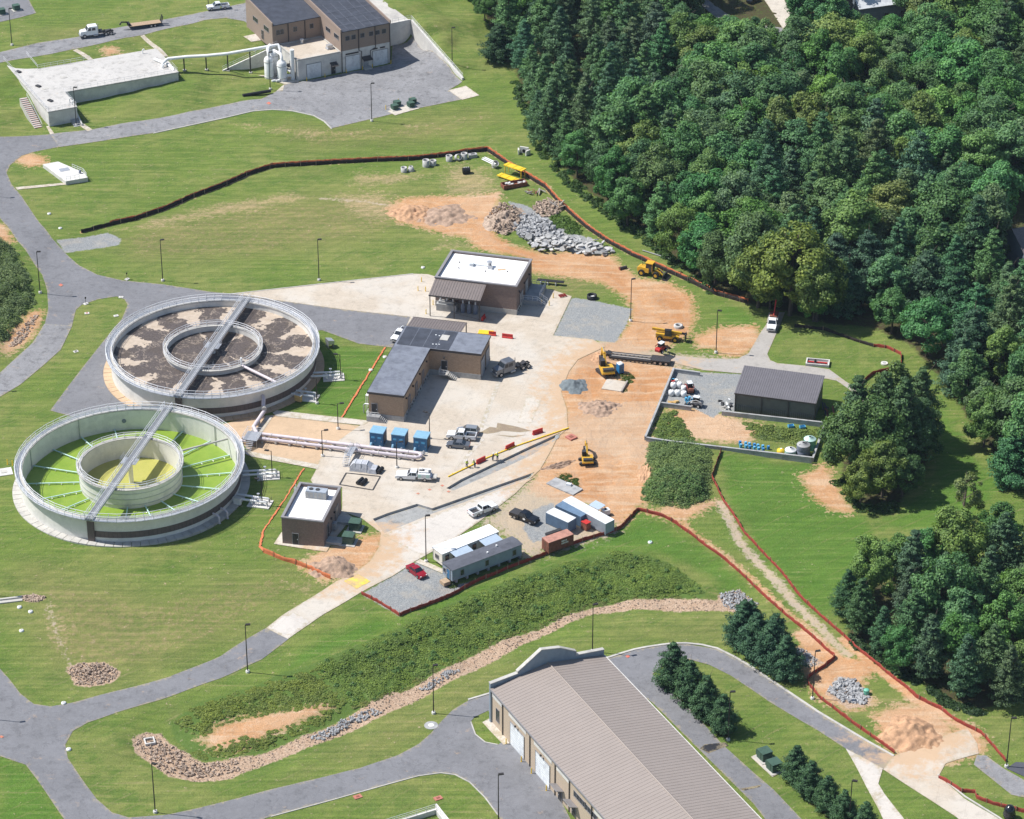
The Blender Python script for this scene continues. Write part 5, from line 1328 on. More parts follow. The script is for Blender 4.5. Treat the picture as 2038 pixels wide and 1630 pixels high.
for q in ((-1.6, -.8), (-2.6, -.4)): 
    e = MB().tube((q[0] - .5, q[1], .6), (q[0] + .5, q[1], .6), .32, 12).build('pump', 'white', t); MB().box((q[0], q[1], .15), (1.3, .6, .3)).build('base', 'concrete', e)
# pipe bridge
pts = [U(335, 117, 6.0), U(372, 113, 6.3), U(411, 111, 6.5), U(452, 107, 7.0), U(499, 99, 7.6), U(545, 91, 8.0)]
t = thing('duct_bridge', 'long white duct carried on dark posts to the scrubber', 'pipe', (pts[0].x, pts[0].y, 4.2))
rel = [p - Vector((pts[0].x, pts[0].y, 4.2)) for p in pts]
MB().pipe([rel[0] + Vector((-1.6, -1.6, -1.9)), rel[0] + Vector((-1.2, -1.2, -.6)), rel[0] + Vector((-.4, -.4, -.1)), *rel, rel[-1] + Vector((1.0, .4, .1)), rel[-1] + Vector((1.6, -.4, -.6)), rel[-1] + Vector((1.6, -.8, -1.6))], .42, 14).build('duct', 'white', t)
for px, top in (((367, 140), 1), ((411, 139), 2), ((454, 141), 3), ((499, 145), 4)):
    g = G(*px); zt = pts[top].z - .5
    b = MB(); b.tube((g.x - pts[0].x, g.y - pts[0].y, g.z - 4.2 - .1), (g.x - pts[0].x, g.y - pts[0].y, zt - 4.2 + .2), .17, 8); pq = b.build('post', 'pole_bronze', t)
    MB().box((g.x - pts[0].x, g.y - pts[0].y, g.z - 4.2 + .05), (.8, .8, .3)).build('footing', 'concrete', pq)

# ---- long flat tank slab on the left
o = U(96, 222, 4.3); AS = R(25.15)
t = thing('covered_basin', 'long white concrete covered basin with flat top set into the slope', 'basin', (o.x, o.y, 0), AS)
poly = [(0, 0), (7.3, 0), (7.3, 10.0), (37.2, 10.0), (37.2, 27.0), (5.8, 27.0), (5.8, 37), (-3, 37), (-3, 30), (-2.2, 18)]
poly = [(0, 0), (7.3, 0), (7.3, 10.0), (37.2, 10.0), (37.2, 27.0), (5.8, 27.0), (5.8, 37), (-.8, 37)]
MB().prism(poly, -.6, 3.95).build('wall', 'concrete_white', t)
MB().prism([(x + (.12 if i in (1, 2, 3, 4) else -.12), y + (-.12 if i in (0, 1, 2, 3) else .12)) for i, (x, y) in enumerate(poly)], 3.95, 4.3).build('roof_slab', 'concrete_roof', t)
b = MB(); railing(b, [(5.7, 36.8, 4.3), (5.7, 27.1, 4.3), (19.5, 27.1, 4.3)], 1.07, 1.8, .035); b.build('railing', 'rail', t)
b = MB(); railing(b, [(-.6, 36, 4.3), (0.05, .05, 4.3), (7.2, .05, 4.3), (7.2, 10.1, 4.3), (37.1, 10.1, 4.3), (37.1, 16, 4.3)], 1.07, 1.8, .025); b.build('railing', 'rail', t)
for q in ((-.2, 27), (1.6, 16), (1.6, 6)): MB().box((q[0] + .8, q[1], 4.45), (.9, 1.4, .3), .4).build('hatch', 'steel_dark', t)
for q in ((3.6, 14), (10, 19), (16, 14), (26, 22), (30, 15)): MB().box((q[0], q[1], 4.33), (1.6, 1.1, .06)).build('hatch', 'concrete', t)
for i, q in enumerate(((6.6, 1.4), (6.5, 3.2), (34.5, 13.5), (33, 25.3), (35.5, 15.6))): 
    MB().pipe([(q[0], q[1], 4.2), (q[0], q[1], 5.2), (q[0] + .3, q[1], 5.5), (q[0] + .6, q[1], 5.2)], .14, 8).build('vent_pipe', 'white', t)
MB().pipe([(34.3, 19.5, 4.7), (36.2, 14.6, 4.7), (36.6, 12.6, 4.5), (36.6, 11.6, 4.1)], .4).build('duct', 'white', t)
b = MB(); b.b2(-2.2, -.14, 1.2, 3.4, -.3, 4.2)
t2 = thing('brick_stairs', 'outdoor stairs with red brick edged treads beside the white basin', 'stairs', G(93, 252), AS)
for k in range(16):
    s_ = MB().b2(-3.0, -1.1, .2 + k * .75, .95 + k * .75, -.6, .12 + k * .21).build('step', 'concrete', t2); MB().b2(-3.0, -1.1, .18 + k * .75, .34 + k * .75, .121 + k * .21, .14 + k * .21).build('tread', 'brick_red', s_)
b = MB(); railing(b, [(-1.05, .2, .1), (-1.05, 12.2, 3.4)], 1.0, 1.5, .03); b.build('railing', 'rail', t2)
t = thing('side_stair_wall', 'small sloped white stair wall at the near corner of the white basin', 'wall', G(163, 251), AS)
b = MB(); b.add([(0, 0, -.4), (.3, 0, -.4), (.3, 9, -.4), (0, 9, -.4), (0, 0, .4), (.3, 0, .4), (.3, 9, 3.9), (0, 9, 3.9)], [(0, 1, 2, 3), (4, 5, 6, 7), (0, 1, 5, 4), (1, 2, 6, 5), (2, 3, 7, 6), (3, 0, 4, 7)]); b.build('wall', 'concrete_white', t)
for k in range(12): MB().b2(-1.9, -.01, .2 + k * .7, .9 + k * .7, -.6, .1 + k * .3).build('step', 'concrete_grey', t)

# ---- small vaults
q0 = U(131, 361, .9); an = heading(U(131, 361, .9), U(175, 353, .9))
t = thing('valve_vault', 'small white concrete vault with railing on the lawn by the road', 'vault', (q0.x, q0.y, 0), an)
b = MB(); b.prism([(0, 0), (5.4, 0), (5.4, 3), (1.6, 11.6), (-2.2, 11.6)], -.4, .9); b.build('wall', 'concrete_white', t)
MB().box((1.6, 6.5, .93), (2.4, 1.8, .06), 0).build('hatch', 'galv', t)
b = MB(); railing(b, [(5.2, .2, .9), (5.2, 3.0, .9), (3.6, 6.6, .9)], 1.07, 1.0, .04); railing(b, [(.2, .2, .9), (3.4, .2, .9)], 1.07, 1.0, .04); b.build('railing', 'rail', t)
MB().lathe([(.3, 0), (.3, .8), (.1, .9)], 10, (4.4, 3, .9)).build('valve', 'tank_grey', t)
q0 = G(1603, 728); an = heading(G(1603, 728), G(1649, 732))
t = thing('meter_vault', 'low rectangular concrete meter vault with red valve beside the drive', 'vault', q0, an)
wall_ring(MB(), 0, 4.9, 0, 2.6, -.4, .6, .25).build('wall', 'concrete_white', t); MB().b2(.25, 4.65, .25, 2.35, -.3, .1).build('floor', 'concrete_grey', t)
e = MB().pipe([(.4, 1.3, .4), (4.5, 1.3, .4)], .18).build('pipe', 'red', t); MB().lathe([(.25, 0), (.25, .5), (.1, .7)], 10, (1.9, 1.3, .4)).build('valve', 'steel_dark', e)
q0 = G(845, 1668); 
t = thing('open_basin', 'open topped concrete basin with railings at the bottom edge', 'basin', (G(852, 1622).x, G(852, 1622).y, -3.0), R(27))
wall_ring(MB(), -9.5, 1.6, -14, 0, -2.5, .9, .4).build('wall', 'concrete_white', t); MB().b2(-9.1, 1.1, -13.5, -.4, -2.6, -2.2).build('floor', 'tank_grey', t)
b = MB(); railing(b, [(-9.4, -.25, .9), (1.4, -.25, .9), (1.4, -13.9, .9)], 1.07, 1.8, .035, (1, .66, .33)); b.build('railing', 'rail', t)
MB().b2(1.61, 1.9, -14, .6, -2, 1.3).build('side_wall', 'concrete_white', t)
for i, px in enumerate(((712, 1586), (872, 1589))):
    t = thing('brick_slab', ('square red brick slab on the verge of the bottom road', 'square red brick slab beside the open basin railing')[i], 'slab', G(*px), .5)
    MB().b2(-.7, .7, -.5, .5, -.1, .12).build('slab', 'brick_red', t); MB().b2(-.3, .3, -.2, .2, .12, .15).build('lid', 'rust', t)
# houses beyond the wood
def house(p, ang, w, d, h, wallm, roofm, label):
    t = thing('house', label, 'house', p, ang)
    MB().b2(-w / 2, w / 2, -d / 2, d / 2, -.5, h).build('wall', wallm, t)
    for s_ in (-1, 1):
        b = MB(); b.add([(-w / 2 - .5, s_ * (d / 2 + .5), h - .15), (w / 2 + .5, s_ * (d / 2 + .5), h - .15), (w / 2 + .5, 0, h + d * .32), (-w / 2 - .5, 0, h + d * .32), (-w / 2 - .5, s_ * (d / 2 + .5), h), (w / 2 + .5, s_ * (d / 2 + .5), h), (w / 2 + .5, 0, h + d * .32 + .2), (-w / 2 - .5, 0, h + d * .32 + .2)],
                        [(0, 1, 2, 3), (4, 5, 6, 7), (0, 1, 5, 4), (1, 2, 6, 5), (3, 0, 4, 7)]); b.build('roof', roofm, t)
    b = MB()
    for s_ in (-1, 1): b.add([(s_ * w / 2, -d / 2, h), (s_ * w / 2, d / 2, h), (s_ * w / 2, 0, h + d * .32)], [(0, 1, 2)])
    b.build('gable', wallm, t)
    for x in (-w * .3, 0, w * .3): window(t, x, -d / 2, 1.2, 1.1, 1.4, 'f', 2)
    for y in (-d * .2, d * .2): window(t, -w / 2, y, 1.2, 1.1, 1.4, 'l', 2)
    MB().box((w * .25, d * .1, h + d * .32), (.8, .8, 1.6)).build('chimney', 'brick_red', t)
    return t
house(G(1745, 30), .35, 16, 11, 5, 'trailer_grey', 'container_roof', 'house with pale roof beyond the wood at the top edge')
house(G(2068, 520), .4, 15, 12, 5.5, 'trailer_grey', 'shingle', 'house with grey shingle roof among trees at the right edge')
sheet('street', [(1480,-60),(1530,-60),(1562,2),(1600,40),(1560,60),(1528,10)], 'concrete_walk', .06)
sheet('street', [(1400,-8),(1412,2),(1470,45),(1600,60),(1600,75),(1460,65),(1395,10)], 'asphalt_old', .05)
t = thing('parked_car', 'dark car on the street at the very top edge', 'car', G(1500, 4), .8); MB().side([(-2.2, .3, .85), (2.2, .3, .85), (2.2, .75, .8), (1.0, .95, .85), (-2.2, .95, .8)]).build('body', 'car_black', t); MB().side([(-1.6, .95, .78), (1.0, .95, .78), (.4, 1.45, .62), (-1.2, 1.45, .62)]).build('cabin', 'glass', t)
# ------------------------------------------------------------------ vehicles and machines (x forward, origin on the ground)
_wh = {}
def wheel(parent, x, y, r=.37, w=.26, rimr=.6, rimmat='rim'):
    k = (r, w, rimr, rimmat)
    if k not in _wh:
        b = MB(); b.tube((0, -w / 2, 0), (0, w / 2, 0), r, 18); a = b.mesh('tyre', 'tyre')
        b = MB(); b.tube((0, -w / 2 - .015, 0), (0, w / 2 + .015, 0), r * rimr, 12); c = b.mesh('rim', rimmat)
        _wh[k] = (a, c)
    a, c = _wh[k]
    o = obj('wheel', a, parent, (x, y, r)); obj('rim', c, o)
    return o
def glass_quads(parent, quads, names):
    for q, n in zip(quads, names): 
        b = MB(); b.quad(*q); b.build(n, 'glass', parent)
def car(kind, paint, px, ang, label, group='cars and pickups parked on site', deco=None):
    t = thing({'pickup': 'pickup_truck', 'sedan': 'sedan_car', 'suv': 'suv_car', 'service': 'service_truck'}[kind], label, {'pickup': 'pickup', 'sedan': 'car', 'suv': 'car', 'service': 'truck'}[kind], G(*px, .07), ang, group)
    if kind in ('pickup', 'service'):
        L, Wd = (5.9, 1.0) if kind == 'pickup' else (7.0, 1.08)
        f = L / 2
        b = MB(); b.side([(-.4, .42, Wd), (f - .1, .42, Wd * .96), (f, .62, Wd * .93), (f - .02, 1.0, Wd * .93), (f - .25, 1.1, Wd * .95), (1.35, 1.17, Wd), (-.4, 1.17, Wd)])
        body = b.build('body', paint, t)
        cab0, cab1 = -.75, 1.35
        b = MB(); b.side([(cab0, 1.0, Wd), (cab1, 1.17, Wd * .97), (.62, 1.86, Wd * .78), (-.55, 1.88, Wd * .78), (cab0, 1.2, Wd * .97)]); cab = b.build('cab', paint, t)
        e = .012
        glass_quads(cab, [((1.30, -Wd * .86, 1.22), (1.30, Wd * .86, 1.22), (.68, Wd * .70, 1.82), (.68, -Wd * .70, 1.82)),
                          ((cab0 - .02, -Wd * .82, 1.28), (cab0 - .02, Wd * .82, 1.28), (-.57, Wd * .7, 1.8), (-.57, -Wd * .7, 1.8))], ('windshield', 'rear_window'))
        for s_ in (-1, 1):
            for x0, x1, x2, x3 in ((1.12, .42, .42, .62), (.34, -.62, -.5, .34)):
                b = MB(); b.quad((x0, s_ * (Wd * .965 + e), 1.24), (x1, s_ * (Wd * .965 + e), 1.24), (x2, s_ * (Wd * .81 + e), 1.77), (x3, s_ * (Wd * .81 + e), 1.77)); b.build('side_window', 'glass', cab)
        if kind == 'pickup':
            x0, x1 = -f, -.82
            b = MB(); b.b2(x0, x1, -Wd, Wd, .45, .72); b.b2(x0, x1, -Wd, -Wd + .12, .72, 1.2); b.b2(x0, x1, Wd - .12, Wd, .72, 1.2); b.b2(x0, x0 + .1, -Wd + .12, Wd - .12, .72, 1.2); b.b2(x1 - .1, x1, -Wd + .12, Wd - .12, .72, 1.2)
            bed = b.build('bed', paint, t); MB().b2(x0 + .1, x1 - .1, -Wd + .12, Wd - .12, .721, .76).build('bed_liner', 'steel_dark', bed)
        else:
            x0, x1 = -f, -.9
            b = MB(); b.b2(x0, x1, -Wd, Wd, .6, .9); bed = b.build('flatbed', 'car_white', t)
            for s_ in (-1, 1):
                q = MB().b2(x0 + .2, x1, s_ * Wd * .6, s_ * (Wd + .08), .9, 1.75).build('tool_cabinet', 'car_white', t)
                for i in range(3): MB().box((x0 + .65 + i * .8, s_ * (Wd + .1), 1.3), (.7, .03, .7)).build('cabinet_door', 'container_roof' if i % 2 else 'mint', q)
            b = MB(); b.box((-2.0, 0, 1.95), (1.9, 1.5, .25)); b.build('roof_rack', 'white', t); b = MB(); b.box((-1.6, .2, 2.12), (1.0, .5, .1)); b.build('tarp_roll', 'steel_dark', t)
            MB().pipe([(-3.0, .4, 1.0), (-3.0, .4, 2.3), (-1.6, .4, 2.6)], .07, 6).build('crane_arm', 'concrete_grey', t); MB().b2(-4.5, -3.55, -.95, .8, .6, .8).build('tail_platform', 'concrete', t)
        MB().b2(f - .03, f + .10, -Wd * .94, Wd * .94, .42, .66).build('bumper', 'rim' if paint == 'car_white' else 'black', t); MB().b2(-f - .12, -f + .0, -Wd * .9, Wd * .9, .45, .62).build('bumper', 'rim', t)
        MB().b2(f - .02, f + .02, -.5, .5, .72, .98).build('grille', 'black', t)
        for s_ in (-1, 1):
            MB().b2(f - .08, f + .02, s_ * Wd * .66, s_ * Wd * .92, .76, .96).build('headlight', 'lens', t); MB().b2(-f - .02, -f + .04, s_ * Wd * .84, s_ * Wd * 1.0, .8, 1.12).build('taillight', 'taillight', t)
            MB().box((1.0, s_ * (Wd + .12), 1.3), (.12, .2, .18)).build('mirror', 'black', t)
            wheel(t, f - 1.05, s_ * (Wd - .12), .40); wheel(t, -f + 1.25, s_ * (Wd - .12), .40)
    else:
        suv = kind == 'suv'; L, Wd = (4.7, .95) if suv else (4.75, .91); f = L / 2; zb = .92 if not suv else 1.0; zt = 1.44 if not suv else 1.72
        r0 = -f + (.12 if suv else .75)
        b = MB(); b.side([(-f, .45, Wd * .9), (-f + .3, .25, Wd), (f - .25, .25, Wd), (f, .42, Wd * .86), (f - .02, .66, Wd * .86), (f - .5, .82, Wd * .94), (f - 1.3, zb, Wd), (r0, zb + .04, Wd), (-f + .08, zb, Wd * .92)]); b.build('body', paint, t)
        b = MB(); b.side([(r0 + .02, zb, Wd * .95), (f - 1.28, zb - .02, Wd * .95), (f - 2.05, zt - .03, Wd * .72), (f - 2.6, zt, Wd * .72), (r0 + (.35 if suv else .85), zt - .05, Wd * .70)]); cab = b.build('roof', paint, t)
        e = .014
        xf0, xf1 = f - 1.28, f - 2.05; xr0, xr1 = r0 + .02, r0 + (.35 if suv else .85)
        def lerp(a, c, k): return a + (c - a) * k
        b = MB(); b.quad((lerp(xf0, xf1, .1) + e, -Wd * .9, lerp(zb, zt, .1) + e), (lerp(xf0, xf1, .1) + e, Wd * .9, lerp(zb, zt, .1) + e), (lerp(xf0, xf1, .93) + e, Wd * .72, lerp(zb, zt, .9) + e), (lerp(xf0, xf1, .93) + e, -Wd * .72, lerp(zb, zt, .9) + e)); b.build('windshield', 'glass', cab)
        b = MB(); b.quad((lerp(xr0, xr1, .15) - e, -Wd * .88, lerp(zb, zt, .15) + e), (lerp(xr0, xr1, .15) - e, Wd * .88, lerp(zb, zt, .15) + e), (lerp(xr0, xr1, .9) - e, Wd * .72, lerp(zb, zt, .86) + e), (lerp(xr0, xr1, .9) - e, -Wd * .72, lerp(zb, zt, .86) + e)); b.build('rear_window', 'glass', cab)
        for s_ in (-1, 1):
            xm = (xf0 + xr0) / 2 - .1
            for x0, x1, x2, x3 in ((xf0 - .18, xm + .05, xm + .05, xf1 + .02), (xm - .05, xr0 + .25, xr1 + .1, xm - .05)):
                b = MB(); b.quad((x0, s_ * (Wd * .93 + e), zb + .06), (x1, s_ * (Wd * .93 + e), zb + .06), (x2, s_ * (Wd * .75 + e), zt - .1), (x3, s_ * (Wd * .75 + e), zt - .1)); b.build('side_window', 'glass', cab)
            MB().b2(f - .14, f - .0, s_ * Wd * .55, s_ * Wd * .84, .58, .70).build('headlight', 'lens', t); MB().b2(-f - .01, -f + .12, s_ * Wd * .6, s_ * Wd * .9, .72, .88).build('taillight', 'taillight', t)
            MB().box((xf0 - .2, s_ * (Wd + .08), zb + .1), (.12, .16, .12)).build('mirror', paint, t)
            wheel(t, f - .9, s_ * (Wd - .1), .33, .22); wheel(t, -f + .95, s_ * (Wd - .1), .33, .22)
    if deco: deco(t, Wd)
    return t
car('pickup', 'car_white', (919, 873), math.pi - .18, 'white pickup truck parked between the silver suv and grey sedan')
car('suv', 'car_silver', (931, 863), math.pi - .18, 'silver suv parked beyond the white pickup near the blue cabinets')
car('sedan', 'car_grey', (912, 890), math.pi - .16, 'dark grey sedan parked in front of the white pickup')
car('pickup', 'car_white', (961, 1020), .62, 'white pickup truck alone on the pale concrete drive')
def emblem(t, Wd):
    for s_ in (-1, 1): 
        b = MB(); n = 14; b.add([(.55 + .3 * math.cos(2 * math.pi * i / n), s_ * (Wd + .012), .82 + .22 * math.sin(2 * math.pi * i / n)) for i in range(n)], [tuple(range(n))]); b.build('door_emblem', 'white', t)
    b = MB(); b.side([(-2.9, 1.2, .98), (-.85, 1.2, .98), (-.85, 1.28, .95), (-2.9, 1.25, .95)]); b.build('bed_cover', 'steel_dark', t)
car('pickup', 'car_black', (1044, 1035), -.62, 'black pickup truck with white door emblem on the dusty lot', deco=emblem)
car('sedan', 'car_red', (829, 1142), -.93 , 'red sedan parked on the gravel by the office trailers')
car('pickup', 'car_white', (434, 18), .30 + math.pi, 'white pickup truck on the upper road at the top edge')
car('service', 'car_white', (824, 953), math.pi - .10, 'white service truck with open tool cabinets near the pipe end')
def hitch(t, Wd):
    b = MB(); b.box((-3.0, 0, 1.35), (2.2, 1.7, .1)); b.build('equipment_deck', 'rust', t)
    MB().pipe([(-2.4, 0, 1.35), (-3.4, .1, 2.4), (-4.4, .2, 4.2)], .14, 6).build('boom', 'red', t)
    b = MB(); b.b2(-4.6, -2.2, -.9, .9, 1.1, 1.3); b.build('winch_frame', 'red_dark', t)
car('pickup', 'car_white', (1537, 650), -1.75, 'white truck with red boom at the end of the drive under trees', deco=hitch)
car('pickup', 'car_white', (797, 672), -2.0, 'white truck mostly hidden behind the L shaped building')
# semi tractors
def semi(px, ang, label, paint, frame='black'):
    t = thing('semi_tractor', label, 'truck', G(*px, .06), ang)
    b = MB(); b.side([(.4, .75, 1.1), (3.3, .75, .95), (3.35, 1.2, .9), (3.2, 1.75, .85), (1.7, 1.95, 1.05), (.4, 1.95, 1.1)]); b.build('hood', paint, t)
    b = MB(); b.side([(-1.2, .8, 1.15), (1.75, .8, 1.15), (1.75, 1.9, 1.15), (1.2, 2.85, 1.0), (.8, 3.0, 1.0), (-1.1, 3.0, 1.05), (-1.2, 2.8, 1.1)]); cab = b.build('cab', paint, t)
    b = MB(); b.quad((1.74, -1.0, 1.98), (1.74, 1.0, 1.98), (1.28, .92, 2.76), (1.28, -.92, 2.76)); b.build('windshield', 'glass', cab)
    for s_ in (-1, 1):
        for x0, x1 in ((1.35, .55), (.4, -.6)):
            b = MB(); b.quad((x0, s_ * 1.165, 1.95), (x1, s_ * 1.165, 1.95), (x1, s_ * 1.09, 2.65), (x0 - .2, s_ * 1.09, 2.65)); b.build('side_window', 'glass', cab)
        MB().b2(3.2, 3.36, s_ * .6, s_ * .85, 1.2, 1.45).build('headlight', 'lens', t); MB().tube((.0, s_ * 1.0, .6), (-1.2, s_ * 1.0, .6), .33, 10).build('fuel_tank', 'rim', t)
        wheel(t, 2.3, s_ * .95, .52, .3)
        for x in (-3.3, -4.65): wheel(t, x, s_ * .85, .52, .55)
    MB().tube((-1.35, .8, 1), (-1.35, .8, 3.5), .09, 8).build('exhaust_stack', 'rim', t)
    MB().b2(3.25, 3.55, -1.1, 1.1, .5, .9).build('bumper', 'rim', t)
    b = MB(); b.b2(-5.4, 3.2, -.45, -.25, .75, 1.0); b.b2(-5.4, 3.2, .25, .45, .75, 1.0); b.b2(-5.4, -5.2, -.25, .25, .75, 1.0); b.build('chassis', frame, t)
    MB().box((-3.9, 0, 1.15), (1.2, .95, .16), 0, .12).build('fifth_wheel', 'steel_dark', t)
    MB().b2(-2.6, -1.6, -1.0, 1.0, 1.0, 1.35).build('deck_box', frame, t)
    return t
semi((185, 72), 3.46, 'white semi tractor without trailer on the upper road', 'car_white')
semi((1010, 742), 3.75, 'dark grey semi tractor with bare chassis on the concrete yard', 'car_grey')
# gooseneck flatbed on the upper road
t = thing('gooseneck_trailer', 'flatbed gooseneck trailer with plank deck parked on the upper road', 'trailer', G(283, 54, .05), R(200))
b = MB(); b.b2(-5.0, 3.6, -1.25, 1.25, .75, .95); b.build('frame', 'black', t)
for i in range(9): MB().b2(-4.9, 3.5, -1.2 + i * .268, -1.2 + i * .268 + .25, .951, 1.0).build('deck_plank', 'wood', t)
b = MB(); b.pipe([(3.6, 0, .9), (4.0, 0, 1.9), (5.4, 0, 2.1), (5.9, 0, 1.4)], .22, 6); b.box((3.5, 0, 1.3), (.5, 1.6, .8)); b.build('gooseneck', 'black', t)
for s_ in (-.6, .6): MB().box((-5.3, s_, 1.7), (.12, .6, 1.7), 0, -.25).build('ramp', 'black', t)
for s_ in (-1, 1):
    for x in (-2.2, -3.2): wheel(t, x, s_ * 1.05, .42, .4)
# lowboy with red machine
t = thing('lowboy_trailer', 'long dark lowboy equipment trailer on the dirt yard', 'trailer', G(1266, 717, .05), R(-13))
b = MB(); b.b2(-5.5, 3.4, -1.25, -.95, .45, .8); b.b2(-5.5, 3.4, .95, 1.25, .45, .8); b.b2(-5.5, 3.4, -.2, .2, .45, .8)
for x in np.arange(-5.2, 3.3, .9): b.b2(x, x + .25, -.95, -.2, .5, .7); b.b2(x, x + .25, .2, .95, .5, .7)
b.build('deck_frame', 'steel_dark', t)
for s_ in (-1, 1): MB().b2(-5.4, 3.2, s_ * .55 - .18, s_ * .55 + .18, .81, .86).build('deck_plank', 'wood_grey', t)
b = MB(); b.b2(3.4, 7.4, -1.25, 1.25, .8, 1.05); b.build('rear_deck', 'steel_dark', t); MB().box((3.5, 0, .85), (.6, 2.4, .14), 0, .5).build('ramp', 'steel_dark', t)
b = MB(); b.box((-5.8, 0, 1.0), (.9, 1.6, .35), 0, .3); b.b2(-7.0, -6.0, -.4, .4, 1.0, 1.25); b.build('gooseneck', 'steel_dark', t)
for x in (4.2, 5.4, 6.6):
    for s_ in (-1, 1): wheel(t, x, s_ * 1.0, .45, .5)
def skid(p, ang, label, paint, arm='red_dark'):
    t = thing('skid_steer', label, 'loader', p, ang)
    b = MB(); b.side([(-1.4, .45, .55), (1.0, .4, .55), (1.1, .8, .55), (.5, 1.1, .55), (-1.3, 1.3, .6), (-1.5, 1.0, .6)]); b.build('body', paint, t)
    b = MB(); b.side([(-.7, 1.1, .5), (.65, 1.0, .5), (.5, 2.1, .45), (-.6, 2.15, .45)]); cab = b.build('cab', 'black', t); MB().b2(-.75, .6, -.52, .52, 2.15, 2.25).build('cab_roof', 'container_roof', cab)
    for s_ in (-1, 1):
        b = MB(); b.pipe([(-1.2, s_ * .72, 1.5), (-.2, s_ * .72, 1.75), (1.2, s_ * .72, 1.2), (1.7, s_ * .72, .5)], .1, 6); b.build('lift_arm', arm, t)
        for x in (-.7, .6): wheel(t, x, s_ * .75, .42, .3, .5, 'white')
    b = MB(); b.add([(1.7, -.95, .1), (2.4, -.95, .1), (1.7, -.95, .8), (1.7, .95, .1), (2.4, .95, .1), (1.7, .95, .8)], [(0, 1, 2), (5, 4, 3), (0, 3, 4, 1), (0, 2, 5, 3)]); b.build('bucket', 'steel_dark', t)
    return t
p = U(1316, 700, 1.1); skid((p.x, p.y, 1.13), R(50), 'red white compact loader riding on the lowboy trailer', 'red')
skid(G(1372, 779), R(100), 'dark red compact loader with raised frame beside the white sacks', 'rust')
skid(G(1385, 808), R(160), 'small grey compact machine at the short wall in the walled yard', 'concrete_grey', 'concrete_grey')
# excavators
def excavator(p, ang, boom_ang, label, s=1.0, stick=((2.2, 2.9), (3.6, 3.4), (4.6, 1.4)), paint='yellow_cat'):
    t = thing('excavator', label, 'excavator', p, ang)
    for y in (-1, 1):
        b = MB(); n = 10
        pr = [(x, z) for x, z in ((-1.7, .1), (-1.9, .35), (-1.7, .65), (1.7, .65), (1.9, .35), (1.7, .1), (1.4, 0), (-1.4, 0))]
        b.side([(x * s, z * s, .25 * s) for x, z in pr]); b.build('track', 'steel_dark', t, (0, y * 1.0 * s, 0))
    MB().box((0, 0, .55 * s), (1.6 * s, 1.5 * s, .5 * s)).build('undercarriage', 'steel_dark', t)
    hs = bpy.data.objects.new('house', None)
    b = MB(); b.side([(-1.9 * s, .85 * s, 1.2 * s), (1.2 * s, .85 * s, 1.2 * s), (1.2 * s, 1.35 * s, 1.2 * s), (-.4 * s, 1.75 * s, 1.15 * s), (-1.7 * s, 1.75 * s, 1.1 * s), (-2.1 * s, 1.3 * s, 1.15 * s)])
    h = b.build('house', paint, t, rz=boom_ang)
    b = MB(); b.side([(-.3 * s, 1.35 * s, .45 * s), (1.15 * s, 1.3 * s, .45 * s), (1.2 * s, 2.0 * s, .45 * s), (.8 * s, 2.8 * s, .4 * s), (-.3 * s, 2.8 * s, .42 * s)]); c = b.build('cab', 'black', h, (0, .7 * s, 0))
    MB().b2(-.3 * s, .8 * s, -.42 * s, .42 * s, 2.8 * s, 2.87 * s).build('cab_roof', 'steel_dark', h, (0, .7 * s, 0)); MB().b2(-1.95 * s, -1.2 * s, -1.0 * s, 1.0 * s, .95 * s, 1.9 * s).build('counterweight', 'steel_dark', h)
    (x1, z1), (x2, z2), (x3, z3) = stick
    b = MB()
    def beam(a, c, w0, w1):
        ang_ = math.atan2(c[1] - a[1], c[0] - a[0]); nx_, nz_ = -math.sin(ang_), math.cos(ang_)
        b.side([(a[0] * s - nx_ * w0 * s, a[1] * s - nz_ * w0 * s, .2 * s), (c[0] * s - nx_ * w1 * s, c[1] * s - nz_ * w1 * s, .18 * s), (c[0] * s + nx_ * w1 * s, c[1] * s + nz_ * w1 * s, .18 * s), (a[0] * s + nx_ * w0 * s, a[1] * s + nz_ * w0 * s, .2 * s)])
    beam((1.0, 1.3), (x1, z1), .26, .36); beam((x1, z1), (x2, z2), .36, .24); bo = b.build('boom', paint, h)
    b = MB(); beam((x2, z2), (x3, z3), .28, .16); b.build('stick', paint, bo)
    b = MB(); b.tube((1.3 * s, .22 * s, 1.5 * s), (x1 * s, .22 * s, z1 * s - .3 * s), .07 * s, 6); b.tube((x1 * s, 0, z1 * s + .45 * s), (x2 * s + .1, 0, z2 * s + .35 * s), .07 * s, 6); b.build('cylinder', 'rim', bo)
    b = MB(); b.side([(x3 * s - .1, z3 * s + .1, .5 * s), (x3 * s - .75 * s, z3 * s - .1 * s, .5 * s), (x3 * s - .85 * s, z3 * s - .6 * s, .5 * s), (x3 * s - .3 * s, z3 * s - .9 * s, .5 * s), (x3 * s + .15 * s, z3 * s - .5 * s, .5 * s)]); b.build('bucket', 'steel_dark', bo)
    return t
excavator(G(1207, 744, .02), R(-60), R(160), 'large yellow excavator beside the blue toilet on the dirt yard', 1.15)
excavator(G(1169, 921, .02), R(5), R(88), 'yellow excavator reaching its boom across the orange dirt', .92, ((2.6, 2.9), (4.6, 2.6), (5.6, .9)))
